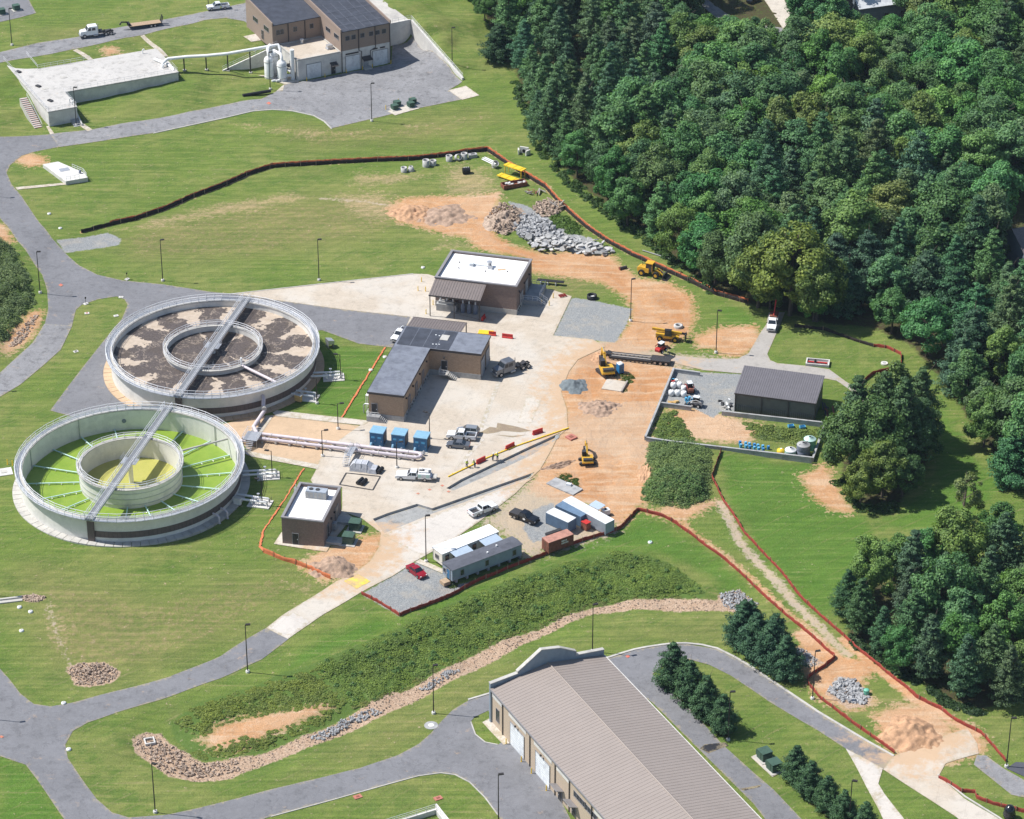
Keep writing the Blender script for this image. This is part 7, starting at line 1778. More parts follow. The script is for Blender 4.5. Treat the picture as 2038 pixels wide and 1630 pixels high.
t = thing('scrap_pipe', 'short dark scrap pipe in the dirt by the loader', 'pipe', G(1240, 535), .5); MB().tube((-.9, 0, .3), (.9, 0, .3), .32, 10).build('pipe', 'steel_dark', t); MB().tube((-.95, 0, .3), (-.9, 0, .3), .4, 10).build('flange', 'rust', t)
t = thing('manhole_ring', 'pale concrete ring lying on the dirt behind the telehandler', 'concrete ring', G(1350, 651), 0); MB().lathe([(1.0, 0), (1.0, .5), (.6, .6), (.6, 0)], 16, cap=False).build('ring', 'slab_pale', t); MB().lathe([(.6, .2), (.6, .22)], 16).build('cover', 'steel_dark', t)
t = thing('light_pole_lying', 'fallen grey pole lying on the grass strip by the wood', 'pole', G(1312, 510), R(-36)); MB().tube((-4.5, 0, .2), (3.2, 0, .2), .12, 8).build('pole', 'concrete_grey', t); MB().box((4.4, -.2, .25), (.7, .5, .3)).build('head', 'black', t)
# yard contents
for i, px in enumerate(((1340, 772), (1352, 771), (1361, 778), (1336, 787), (1348, 787), (1361, 789))):
    t = thing('bulk_sack', 'white bulk sack in the walled yard, %s of six counted from the back left' % names[i], 'sack', G(*px), .1, 'white bulk sacks')
    b = MB(); b.lathe([(.4, 0), (.58, .15), (.62, .6), (.58, 1.1), (.35, 1.25), (.1, 1.2)], 10); b.build('sack', 'white', t); MB().lathe([(.12, 1.2), (.05, 1.4)], 6).build('tie', 'concrete', t)
for i, (px, dx) in enumerate((((1374, 800), 0), ((1366, 803), 0), ((1379, 805), 0))):
    t = thing('barrel_pile', 'heap of %s at the short wall of the yard, %s' % (('bright blue drums', 'blue plastic tubs', 'blue lids')[i], ('centre', 'left', 'right')[i]), 'barrels', G(*px), i)
    for k in range(4): MB().lathe([(.28, 0), (.3, .4), (.28, .8)], 10, (rnd.uniform(-.6, .6), rnd.uniform(-.5, .5), 0 if k < 3 else .6)).build('drum', 'sky_blue', t)
t = thing('orange_mat', 'crumpled orange tarp at the yard corner', 'tarp', G(1340, 802), .2)
for k in range(3): MB().box((k * .7 - .7, rnd.uniform(-.2, .2), .2), (.8, .9, .35), k, .2, .15).build('fold', 'ochre', t)
for i in range(13):
    x = 1474 + (i % 7) * 9 + rnd.uniform(-2, 2); y = 885 + (i % 7) * 1.6 + (i // 7) * 6
    t = thing('blue_drum', 'blue plastic drum lying along the yard front wall, %s row' % ('back' if i < 7 else 'front'), 'drum', G(x, y), rnd.random() * 3, 'blue drums behind the yard front wall, ' + ('back row' if i < 7 else 'front row'))
    e = MB().lathe([(.28, 0), (.31, .2), (.31, .65), (.28, .85)], 10).build('drum', 'sky_blue' if i % 3 else 'blue', t); MB().lathe([(.06, .85), (.06, .9)], 6).build('bung', 'white', t)
for px, lab in (((1574, 850), 'turquoise crate in the weeds below the shed, left one'), ((1597, 852), 'turquoise crate in the weeds below the shed, right one')):
    t = thing('plastic_crate', lab, 'crate', G(*px), .2); wall_ring(MB(), -.6, .6, -.4, .4, 0, .5, .08).build('side', 'sky_blue', t); MB().b2(-.5, .5, -.3, .3, .05, .12).build('bottom', 'blue', t)
def polytank(px, r, h, label, mat, top):
    t = thing('plastic_tank', label, 'tank', G(*px), 0)
    MB().lathe([(r, 0), (r, h * .5), (r * .985, h * .52), (r, h * .54), (r, h)], 24).build('shell', mat, t); MB().lathe([(r, h), (r * .9, h + .12), (r * .3, h + .35), (r * .3, h + .42), (.05, h + .45)], 24).build('dome', top, t); MB().lathe([(.25, h + .4), (.25, h + .5)], 10).build('lid', 'black', t)
    return t
polytank((1611, 893), 1.25, 2.3, 'tall green plastic tank with white top in the yard corner', 'green_tank', 'mint')
t = polytank((1598, 906), 1.35, 2.5, 'dark grey plastic tank in front of the green one', 'tank_grey', 'concrete_grey'); MB().tube((-.9, -.5, 2.7), (.9, .6, 2.9), .06, 6).build('pipe', 'steel_dark', t)
polytank((1573, 906), 1.15, 1.3, 'short mint plastic tank left of the grey one', 'mint', 'white')
t = thing('yellow_tank', 'small yellow plastic tank at the left of the tank row', 'tank', G(1554, 902), .2); MB().lathe([(.8, 0), (.85, .4), (.8, .8), (.3, 1.05)], 10).build('shell', 'hivis' if False else 'yellow', t); MB().lathe([(.2, 1.05), (.2, 1.12)], 8).build('lid', 'white', t)
t = thing('scrap_heap', 'pale scrap heap at the left end of the grey shed', 'scrap', G(1452, 812), .2)
for i in range(12): MB().box((rnd.uniform(-1.6, 1.2), rnd.uniform(-1.5, 2.5), rnd.uniform(.1, .8)), (rnd.uniform(.3, 1.1), rnd.uniform(.2, .7), rnd.uniform(.1, .5)), rnd.random() * 3, rnd.uniform(-.5, .5)).build('scrap_piece', ('white', 'concrete', 'steel_dark')[i % 3], t)
t = thing('scrap_heap', 'rusty scrap and pipes behind the right end of the shed', 'scrap', G(1650, 822), .2)
for i in range(8): MB().box((rnd.uniform(-1, 1), rnd.uniform(-2.5, 2.5), rnd.uniform(.2, .9)), (rnd.uniform(1, 3), .25, .25), 1.2 + rnd.random() * .6, rnd.uniform(-.3, .3)).build('scrap_piece', ('rust', 'steel_dark', 'trim_dark')[i % 3], t)
t = thing('spool_heap', 'drums and spools on the gravel behind the white sacks', 'drums', G(1350, 760), .2)
for i in range(4): MB().lathe([(.4, 0), (.4, .8)], 10, (rnd.uniform(-1.4, 1.2), rnd.uniform(-.6, .8), 0)).build('drum', ('mint', 'sky_blue', 'red', 'white')[i], t)
# small site bits
t = thing('curb_inlet', 'square concrete drain inlet in the stony basin', 'drain', G(298, 1478), .3); wall_ring(MB(), -.9, .9, -.9, .9, -.3, .5, .22).build('frame', 'concrete_white', t); MB().b2(-.68, .68, -.68, .68, -.2, .0).build('grate', 'black', t)
t = thing('manhole', 'round manhole cover in the verge above the bottom lot', 'manhole', G(858, 1444), 0); MB().lathe([(1.2, -.1), (1.2, .08)], 20).build('collar', 'concrete_grey', t); MB().lathe([(.55, .08), (.55, .12)], 18).build('cover', 'concrete_white', t)
t = thing('manhole', 'round white manhole ring on the lawn inside the red fence bend', 'manhole', G(1760, 724), 0); MB().lathe([(.75, -.1), (.75, .25)], 16).build('collar', 'concrete_white', t); MB().lathe([(.4, .25), (.4, .3)], 14).build('cover', 'concrete_grey', t)
t = thing('green_pot', 'green plastic riser cap in the rip-rap by the lower fence', 'riser', G(1724, 1381), 0); MB().lathe([(.5, 0), (.55, .8), (.45, .95), (.1, 1.0)], 12).build('body', 'green_tank', t); MB().lathe([(.58, .75), (.58, .82)], 12).build('lip', 'green_box', t)
t = thing('round_tank', 'black bulbous tank at the lower right bottom edge', 'tank', G(2008, 1628), 0); MB().lathe([(.8, 0), (1.0, .5), (.95, 1.8), (.6, 2.4), (.1, 2.6)], 18).build('body', 'car_black', t); MB().lathe([(1.05, .9), (1.05, 1.0)], 18).build('band', 'steel_dark', t)
t = thing('old_slab', 'broken concrete slab left in the dirt by the parking lot', 'slab', G(1125, 970), -.7)
MB().b2(-3.6, 3.2, -1.5, 1.5, -.2, .25).build('slab', 'concrete_grey', t); MB().box((.3, .8, .45), (1.0, .7, .4), .3).build('block', 'container_roof', t)
t = thing('old_slab', 'small square concrete slab with weeds by the excavator yard', 'slab', G(1222, 768), -.3); MB().b2(-2.1, 2.1, -2.2, 2.2, -.2, .22).build('slab', 'concrete_yard', t); MB().b2(2.1, 2.4, -2.4, 2.2, -.2, .5).build('kerb', 'wood_grey', t)
t = thing('brick_pad', 'small square brick slab in a weed patch by the trench end', 'slab', G(1137, 871), .7); MB().b2(-.9, .9, -.9, .9, -.1, .25).build('slab', 'brick_red', t); MB().b2(-.4, .4, -.4, .4, .25, .3).build('lid', 'rust', t)
for i, (px, lab) in enumerate((((241, 592), 'white valve box lid at the island tip'), ((173, 624), 'square valve pad on the grass island'), ((231, 629), 'white lid on the grass island near the tank'), ((151, 700), 'dark open valve pit on the grass island'), ((171, 605), 'small sign base on the island kerb'), ((253, 556), 'small sign base beside the branching road'))):
    t = thing('valve_box', lab, 'valve box', G(*px), .2 * i); MB().b2(-.5, .5, -.4, .4, -.05, .14).build('frame', 'concrete_white', t); MB().b2(-.25, .25, -.2, .2, .14, .18).build('lid', 'brick_red' if i == 1 else ('black' if i == 3 else 'concrete'), t)
    if i >= 4: MB().tube((0, 0, .1), (0, 0, 1.7), .05, 5).build('post', 'pole_bronze', t); MB().box((0, 0, 1.5), (.4, .05, .4)).build('plate', 'pole_bronze', t)
for i, (px, lab) in enumerate((((39, 1209), 'pair of white markers on the south lawn'), ((61, 1218), 'white marker slab on the south lawn'), ((43, 1256), 'pale valve slab lower on the south lawn'), ((127, 1400), 'white marker at the road edge near the rock bed'), ((137, 1492), 'white marker at the road bend'), ((1294, 1080), 'white and green riser on the slope by the red fence'), ((98, 426), 'white lid in the grass west of the black fence'), ((842, 533), 'pale round lid in the field behind the canopy building'), ((120, 455), 'blue grey lid at the gravel strip corner'), ((766, 711), 'white lid by the orange strip near the L shaped building'), ((738, 737), 'white lid on the orange strip in the lawn'))):
    t = thing('marker_box', lab, 'marker', G(*px), .3 * i); MB().lathe([(.45, -.05), (.45, .2), (.3, .3)], 10).build('body', 'white', t); MB().lathe([(.2, .3), (.2, .34)], 8).build('cap', 'green_tank' if i == 5 else 'concrete', t)
# ------------------------------------------------------------------ lamp posts
def lamp_meshes(h, arm):
    a = MB().tube((0, 0, .3), (0, 0, h), .11, 8, .075).mesh('pole', 'pole_bronze')
    c = MB().lathe([(.36, -.2), (.36, .35), (.33, .4)], 12).mesh('footing', 'concrete_white')
    hd = MB().box((arm * .5 + .35, 0, h + .02), (.85, .42, .2)).mesh('lamp_head', 'pole_bronze')
    ar = MB().tube((0, 0, h - .08), (arm + .15, 0, h - .02), .05, 6).mesh('arm', 'pole_bronze')
    ln = MB().box((arm * .5 + .35, 0, h - .095), (.6, .32, .03)).mesh('lens', 'lens')
    return a, c, hd, ar, ln
LM = {'tall': lamp_meshes(10.1, .25), 'short': lamp_meshes(5.9, 1.1)}
def lamp(px, ang, label, kind='tall'):
    t = thing('lamp_post', label, 'lamp post', G(*px), ang, 'tall site lamp posts' if kind == 'tall' else 'short plant lamp posts')
    a, c, hd, ar, ln = LM[kind]
    obj('pole', a, t); obj('footing', c, t); obj('arm', ar, t); h = obj('lamp_head', hd, t); obj('lens', ln, h)
for px, lab in (((24, 90), 'by the top left parking area'), ((80, 583), 'beside the road fork on the left'), ((324, 559), 'in the field above the brown tank, left one'), ((635, 558), 'in the field above the brown tank, right one'),
                ((740, 241), 'at the near edge of the upper lot'), ((538, 178), 'beside the long black pipe roll'), ((900, 128), 'on the slope right of the white ramp wall'), ((152, 249), 'at the near corner of the white basin'),
                ((1255, 639), 'between grey stone pad and orange dirt'), ((1425, 702), 'at the dirt patch by the drive'), ((848, 1118), 'beside the office trailers'), ((493, 1338), 'on the curve of the south road'),
                ((309, 1617), 'at the bottom edge below the stony basin'), ((863, 1420), 'between rock ditch and bottom lot'), ((1179, 1297), 'behind the gable of the long building'), ((1449, 1473), 'on the lawn by the pale transformers'),
                ((1617, 1391), 'by the lower red fence and cedars'), ((992, 1640), 'at the bottom edge of the lot'), ((1689, 1652), 'among the small pines at the bottom edge'), ((415, 17), 'at the top edge by the white pickup'),
                ((2003, 1526), 'at the lower right parking bay'), ((-38, 388), 'outside the left edge by the road'), ((-43, 772), 'outside the left edge by the west road'), ((-38, 1430), 'outside the left edge at the junction'), ((-38, 1181), 'outside the left edge by the lawn')):
    lamp(px, rnd.uniform(-.4, .4), 'tall dark lamp post ' + lab)
for px, lab, a in (((673, 854), 'on the walk by the L shaped building', .2), ((642, 908), 'beside the twin pipeline', .2), ((542, 949), 'beside the farther green tank skid', 2.9), ((855, 873), 'behind the parked cars', 2.6), ((631, 803), 'beside the nearer brown tank skid', 2.9), ((678, 755), 'on the lawn by the farther brown tank skid', 3.0), ((522, 1006), 'beside the nearer green tank skid', 2.9), ((790, 931), 'next to the service truck', .1)):
    lamp(px, a, 'short lamp post ' + lab, 'short')

# ------------------------------------------------------------------ silt fences
def fence(px, h, mat, label, step=2.4, wob=.12, post='wood', lean=0.0, hfn=None, pname='stake'):
    P = GA(px); pts = []
    for a, c in zip(P[:-1], P[1:]):
        n = max(1, int(np.hypot(*(c - a)[:2]) / .6))
        pts += [a + (c - a) * i / n for i in range(n)]
    pts.append(P[-1]); pts = np.array(pts)
    pts[:, 2] = hfun(pts[:, 0], pts[:, 1])
    t = thing('silt_fence', label, 'fence', Vector(pts[0]))
    rg = random.Random(len(px) * 13)
    b = MB(); vs = []; fs = []
    n = len(pts)
    for i, p in enumerate(pts):
        d = pts[min(i + 1, n - 1)] - pts[max(i - 1, 0)]; d /= np.hypot(d[0], d[1]) + 1e-6
        nx_, ny_ = -d[1], d[0]; w0 = rg.uniform(-wob, wob); hh = h * rg.uniform(.86, 1.05)
        q = p - pts[0]
        for k, (zz, ww) in enumerate(((-.1, 0), (hh * .5, w0 * 1.2 + lean * .5), (hh, w0 + lean))):
            vs.append((q[0] + nx_ * ww, q[1] + ny_ * ww, q[2] + zz))
        for k, (zz, ww) in enumerate(((hh, w0 + lean + .03), (hh * .5, w0 * 1.2 + lean * .5 + .03), (-.1, .03))):
            vs.append((q[0] + nx_ * ww, q[1] + ny_ * ww, q[2] + zz))
        if i:
            o = (i - 1) * 6
            for k in range(5): fs.append((o + k, o + 6 + k, o + 7 + k, o + k + 1))
    b.add(vs, fs, True); b.build('fabric', mat, t)
    me = MB().b2(-.05, .05, -.05, .05, -.2, h + .25).mesh(pname, post)
    acc = 0.0
    for i in range(1, n):
        acc += np.hypot(*(pts[i] - pts[i - 1])[:2])
        if acc > step:
            acc = 0; q = pts[i] - pts[0]; obj(pname, me, t, Vector(q))
    return t
fence(F1, 1.0, 'fence_black', 'long black silt fence curving round the field and dirt yard', 3.2)
fence(off(F1[1:], 2, -5), .72, 'fence_orange', 'low orange strip added for the lit soil ridge behind the long black silt fence', 4.0)  # orange strip added in place of the sunlit soil ridge beyond the fence
fence(F2, .8, 'fence_black', 'short black silt fence along the trees above the right lawn', 3.0)
fence(F2R, .82, 'fence_red', 'red fence bending round the lawn below the trees', 2.4)
fence(F3, .82, 'fence_red', 'long red fence down the slope from the yard wall to the wood', 2.4)
fence(F4, .82, 'fence_red', 'long red fence round the trailer lot and down to the ring road', 2.4)
fence([(1868,1549),(1887,1560),(1914,1577),(1940,1579),(1943,1590),(1977,1602),(2045,1620)], .82, 'fence_red', 'red fence along the verge at the lower right', 2.4)
fence([(763,691),(738,732),(714,770),(695,801),(677,831)], .14, 'fence_orange', 'orange safety netting sagging across the lawn by the L shaped building', 3.0, .10, lean=.55)
fence([(601,932),(569,983),(539,1029),(520,1056),(514,1088),(523,1099)], .14, 'fence_orange', 'orange safety netting sagging beside the small block building', 3.0, .10, lean=.55)
fence([(523,1099),(561,1115),(610,1131),(658,1153)], 1.1, 'fence_orange', 'standing orange safety fence in front of the dirt heap', 2.4)

# ------------------------------------------------------------------ spoil heaps
def heap(px, rx, ry, h, ang, label, mat, seed, name='dirt_pile', sharp=1.3, cat='dirt pile', peaks=4, rough=.16):
    rg = np.random.default_rng(seed); n = 46
    u = np.linspace(-1.15, 1.15, n); A, B = np.meshgrid(u, u)
    r = np.sqrt(A**2 + B**2); th = np.arctan2(B, A)
    rim = 1 + .12 * np.sin(3 * th + rg.random() * 6) + .08 * np.sin(5 * th + rg.random() * 6) + .05 * np.sin(9 * th + rg.random() * 6)
    k = np.clip(1 - r / rim, 0, 1) ** (1 / sharp)
    m = np.zeros_like(A)
    for _ in range(peaks):
        cx, cy = rg.uniform(-.45, .45, 2); m = np.maximum(m, np.exp(-((A - cx)**2 + (B - cy)**2) * 3.2) * rg.uniform(.7, 1))
    z = h * k * (.45 + .6 * m)
    ns = rg.normal(size=(n, n)); 
    for _ in range(2): ns = (ns + np.roll(ns, 1, 0) + np.roll(ns, -1, 0) + np.roll(ns, 1, 1) + np.roll(ns, -1, 1)) / 2.6
    z += ns * rough * np.clip(k * 3, 0, 1) * min(1, h * .7) - .12
    p = G(*px)
    V = np.stack([A * rx, B * ry, z], -1).reshape(-1, 3)
    ca, sa = math.cos(ang), math.sin(ang)
    gz = hfun(p.x + V[:, 0] * ca - V[:, 1] * sa, p.y + V[:, 0] * sa + V[:, 1] * ca) - p.z
    V[:, 2] += gz
    idx = np.arange(n * n).reshape(n, n); Q = np.stack([idx[:-1, :-1], idx[:-1, 1:], idx[1:, 1:], idx[1:, :-1]], -1).reshape(-1, 4)
    keep = (k.reshape(-1)[Q] > 0).any(1)
    me = bpy.data.meshes.new(name); me.from_pydata(V.tolist(), [], Q[keep].tolist()); me.materials.append(MATS[mat])
    me.polygons.foreach_set('use_smooth', np.ones(len(me.polygons), bool))
    bm = bmesh.new(); bm.from_mesh(me); bmesh.ops.delete(bm, geom=[v for v in bm.verts if not v.link_faces], context='VERTS'); bm.to_mesh(me); bm.free()
    o = obj(name, me, None, p, ang); tag(o, label, cat); return o
heap((662, 1131), 4.9, 3.8, 2.6, -.2, 'brown dirt heap behind the orange fence by the small building', 'soil_brown', 1, peaks=2)
heap((1812, 1462), 5.4, 5.4, 2.5, -.5, 'large orange dirt heap at the end of the ring road', 'soil', 2, peaks=5)
heap((1192, 812), 4.6, 3.6, 1.3, .1, 'low brown spoil heap below the concrete slab', 'soil_brown', 3)
heap((1142, 769), 3.1, 3.4, 2.1, 0, 'dark grey stone dust pile on the concrete yard', 'stone_dust', 4, 'stone_pile', cat='stone pile', peaks=1, rough=.05)
heap((818, 425), 5.4, 5.0, 1.5, 0, 'orange dirt heap at the left end of the field stockpile', 'soil', 5, peaks=4)
heap((888, 430), 6.5, 6.0, 1.4, 0, 'grey brown dirt heap beside the orange one in the field', 'soil_brown', 6, peaks=5)
heap((1005, 440), 4.6, 7.2, 2.6, -.5, 'tan rubble heap at the left of the broken concrete', 'stone_tan', 7, 'rubble_pile', cat='rubble', peaks=4)
heap((1198, 712), 3.0, 2.6, .9, 0, 'small orange dirt ridge behind the large excavator', 'soil', 8)
heap((1112, 926), 4.4, .9, .7, R(27), 'narrow brown spoil ridge beside the dug slot near the small excavator', 'soil_brown', 10)
heap((1290, 945), 2.0, 5.5, 1.0, -.2, 'long orange dirt bank beside the overgrown mound', 'soil', 9)
# ------------------------------------------------------------------ broken concrete: slabs one by one, smaller stones as a mass
def stone_mesh(name, n, pts_fn, smin, smax, mat, flat=1.0, seed=1):
    rg = np.random.default_rng(seed)
    base_v = np.array([(-1, -1, -1), (1, -1, -1), (1, 1, -1), (-1, 1, -1), (-.8, -.8, 1), (.8, -.9, 1), (.9, .7, 1), (-.7, .9, 1)]) * .5
    F = np.array([(3, 2, 1, 0), (4, 5, 6, 7), (0, 1, 5, 4), (1, 2, 6, 5), (2, 3, 7, 6), (3, 0, 4, 7)])
    C = pts_fn(rg, n); V = np.empty((n, 8, 3))
    for i in range(n):
        s = rg.uniform(smin, smax); v = base_v * (1 + rg.uniform(-.35, .35, (8, 3))) * np.array([s, s * rg.uniform(.6, 1), s * flat * rg.uniform(.5, 1)])
        a, b_, c_ = rg.uniform(0, 6.28), rg.uniform(-.6, .6), rg.uniform(-.6, .6)
        M3 = np.array(Matrix.Rotation(a, 3, 'Z') @ Matrix.Rotation(b_, 3, 'X') @ Matrix.Rotation(c_, 3, 'Y')); V[i] = v @ M3.T + C[i]
    fs = (F[None] + (np.arange(n) * 8)[:, None, None]).reshape(-1, 4)
    me = bpy.data.meshes.new(name); me.from_pydata(V.reshape(-1, 3).tolist(), [], fs.tolist()); me.materials.append(MATS[mat])
    return me
def in_poly(px):
    P = [p[:2] for p in W(px)]; xs = [p[0] for p in P]; ys = [p[1] for p in P]
    def fn(rg, n):
        out = np.empty((0, 2))
        while len(out) < n:
            q = np.stack([rg.uniform(min(xs), max(xs), n * 3), rg.uniform(min(ys), max(ys), n * 3)], 1); out = np.concatenate([out, q[sdist(q[:, 0], q[:, 1], P) < 0]])
        q = out[:n]; return np.column_stack([q, hfun(q[:, 0], q[:, 1]) + .08])
    return fn
def lifted(fn, top):
    def g(rg, n):
        c_ = fn(rg, n); m = c_[:, :2].mean(0); d = np.hypot(*(c_[:, :2] - m).T); c_[:, 2] += rg.random(n) * top * np.clip(1.15 - d / (d.max() + 1e-6), .1, 1); return c_
    return g
root = thing('concrete_rubble', 'spread of broken grey concrete slabs and blocks on the dirt yard', 'rubble', G(1110, 470))
def addstuff(name, me, parent, label=None, cat=None):
    o = obj(name, me, parent)
    if parent is not None: o.matrix_parent_inverse = Matrix.Translation(-parent.location)
    stuff(o)
    if label: tag(o, label, cat)
    return o
addstuff('rubble_block', stone_mesh('rubble_block', 620, lifted(in_poly([(1030,432),(1062,425),(1085,440),(1120,470),(1150,485),(1100,490),(1040,478),(1022,455)]), 1.3), .35, 1.0, 'stone_grey', .8, 3), root)
addstuff('rubble_block', stone_mesh('rubble_block', 240, lifted(in_poly([(1060,415),(1090,395),(1125,412),(1105,430),(1075,432)]), 1.0), .3, .9, 'stone_tan', .8, 4), root)
addstuff('rubble_block', stone_mesh('rubble_block', 320, lifted(in_poly([(970,435),(995,405),(1030,420),(1035,450),(1010,470),(985,465)]), 2.4), .25, .7, 'stone_tan', .8, 5), root)
rg = random.Random(5); SL = in_poly([(1035,475),(1090,478),(1150,478),(1200,488),(1222,502),(1212,510),(1140,508),(1080,505),(1050,490)])(np.random.default_rng(8), 120)
for i in range(120):
    w, d, h = rg.uniform(.9, 2.4), rg.uniform(.7, 1.6), rg.uniform(.18, .3)
    k = rg.randint(4, 6); poly = [(w * .5 * math.cos(6.283 * j / k + rg.uniform(-.3, .3)) * rg.uniform(.75, 1.1), d * .6 * math.sin(6.283 * j / k + rg.uniform(-.3, .3)) * rg.uniform(.8, 1.1)) for j in range(k)]
    o = MB().prism(poly, -h / 2, h / 2).build('slab', ('slab_pale', 'stone_grey')[i % 3 == 0], root)
    o.location = Vector(SL[i]) - root.location + Vector((0, 0, rg.uniform(.1, 1.5))); o.rotation_euler = (rg.uniform(-.5, .5), rg.uniform(-.5, .5), rg.random() * 6.3)
t = thing('timber_pile', 'jumbled pile of broken timber near the black fence', 'timber', G(1108, 415))
for i in range(16): MB().box((rg.uniform(-2, 2), rg.uniform(-1.5, 1.5), rg.uniform(.1, 1.3)), (rg.uniform(1.2, 2.8), .25, .2), rg.random() * 3.14, rg.uniform(-.7, .7)).build('plank', ('wood', 'wood_grey')[i % 2], t)
t = thing('timber_pile', 'low heap of grey brush and boards below the dumpster', 'timber', G(1066, 384))
for i in range(14): MB().box((rg.uniform(-2, 2), rg.uniform(-1.0, 1.0), rg.uniform(.1, .7)), (rg.uniform(1.0, 2.4), .2, .15), rg.random() * 3.14, rg.uniform(-.4, .4)).build('plank', ('wood_grey', 'rust')[i % 3 == 0], t)
def stones(name, polys, n, a, b_, mat, label, seed, top=.0):
    fn = in_poly(polys); fn = lifted(fn, top) if top else fn
    o = obj(name, stone_mesh(name, n, fn, a, b_, mat, .8, seed)); tag(o, label, 'stones', None, 'stuff'); return o
stones('ditch_stones', DITCH, 1100, .10, .28, 'stone_tan', 'tan rip-rap stones lining the drainage ditch', 11)
for q, n, sd in (([(615,1470),(680,1435),(740,1410),(760,1420),(700,1445),(640,1475)], 260, 12), ([(1431,1182),(1471,1173),(1511,1203),(1471,1218),(1440,1208)], 330, 13), ([(830,1375),(890,1335),(920,1335),(860,1372)], 120, 14)): stones('ditch_stones', q, n, .16, .45, 'stone_grey', ('grey rip-rap patch at the middle of the ditch', 'grey rip-rap heap at the head of the ditch by the cedars', 'grey rip-rap strip in the upper ditch')[sd - 12], sd, .4)
stones('ditch_stones', [(268,1475),(300,1462),(335,1482),(400,1522),(470,1512),(480,1535),(400,1550),(320,1535)], 420, .16, .5, 'stone_tan', 'tan stones piled round the square drain inlet', 15, .3)
stones('rock_bed', [(133,1332),(162,1320),(208,1320),(238,1338),(222,1356),(180,1365),(152,1362)], 420, .15, .42, 'stone_tan', 'oval bed of tan rocks in the south lawn', 16, .4)
stones('rock_bed', [(40,1188),(70,1183),(90,1190),(78,1197),(52,1196)], 110, .2, .6, 'stone_tan', 'small rock apron at the culvert on the left lawn', 17)
stones('rock_bed', [(1645,1375),(1672,1348),(1700,1352),(1732,1385),(1720,1402),(1680,1398)], 330, .25, .7, 'stone_grey', 'grey rip-rap beside the green riser', 18, .3)
stones('rock_bed', [(1545,1292),(1600,1292),(1635,1318),(1610,1328),(1570,1312)], 150, .2, .55, 'stone_grey', 'grey rip-rap beside the cedar row', 19)
stones('rock_bed', [(15,692),(35,662),(62,632),(76,626),(66,652),(40,684)], 150, .2, .6, 'stone_tan', 'tan rocks on the left bank by the west road', 20)
t = thing('culvert_kerb', 'pale concrete culvert kerb entering the small rock apron', 'kerb', G(20, 1193), .22); MB().b2(-4, 2.2, -.2, .2, -.2, .4).build('kerb', 'concrete', t); MB().b2(-4, 2.2, -1.0, -.2, -.2, .12).build('gutter', 'concrete', t)

# ------------------------------------------------------------------ trees
def rand_dirs(rg, n):
    v = rg.normal(size=(n, 3)); return v / np.linalg.norm(v, axis=1, keepdims=True)
def trunk_mesh(H, r, seed, limbs=6, top=.75, spread=.5):
    rg = random.Random(seed); b = MB()
    pts = [Vector((rg.uniform(-.15, .15) * i, rg.uniform(-.15, .15) * i, H * top * i / 4)) for i in range(5)]; pts[0] = Vector((0, 0, -.3))
    for i in range(4): b.tube(pts[i], pts[i + 1], r * (1 - i * .2), 8, r * (1 - (i + 1) * .2), False)
    for k in range(limbs):
        z = H * rg.uniform(.3, top); a = rg.random() * 6.3; L = H * rg.uniform(.12, .25); p = Vector((0, 0, z))
        b.tube(p, p + Vector((math.cos(a) * L * spread * 2, math.sin(a) * L * spread * 2, L)), r * .38, 5, r * .12, False)
    return b.mesh('trunk', 'bark')
def broad(seed, H, Rr, nleaf=9000, lobes=34, shape=1.0, leaf=(.28, .52)):
    rg = np.random.default_rng(seed); zc = H * .53; rz = H * .45 * shape
    L = []
    while len(L) < lobes:
        d = rand_dirs(rg, 1)[0]
        if d[2] < -.8: continue
        k = rg.uniform(.4, .92); taper = 1 - .3 * max(0, d[2]) ** 2
        L.append((d[0] * Rr * k * taper * rg.uniform(.85, 1.15), d[1] * Rr * k * taper * rg.uniform(.85, 1.15), zc + d[2] * rz * k, rg.uniform(.13, .31) * Rr))
    L = np.array(L); w = L[:, 3]**2; cnt = (w / w.sum() * nleaf).astype(int)
    C, N = [], []
    for (x, y, z, r), n in zip(L, cnt):
        d = rand_dirs(rg, int(n * 1.6)); out = np.array([x, y, (z - zc) * .8]); out = out / (np.linalg.norm(out) + 1e-6)
        d = d[(d @ out > -.35)][:n]; rr = r * rg.uniform(.5, 1.14, (len(d), 1)) * (1 + .12 * np.sin(d[:, :1] * 9 + x) * np.cos(d[:, 1:2] * 8 + y))
        C.append(np.array([x, y, z]) + d * rr * np.array([1, 1, .85])); N.append(d * .8 + out * .5 + rg.normal(size=d.shape) * .55 + np.array([0, 0, .25]))
    C = np.concatenate(C); N = np.concatenate(N)
    return leafmesh('crown', C, N, rg.uniform(*leaf, len(C)), 'leaf', 1.15, rg), trunk_mesh(H, .018 * H + .05, seed)
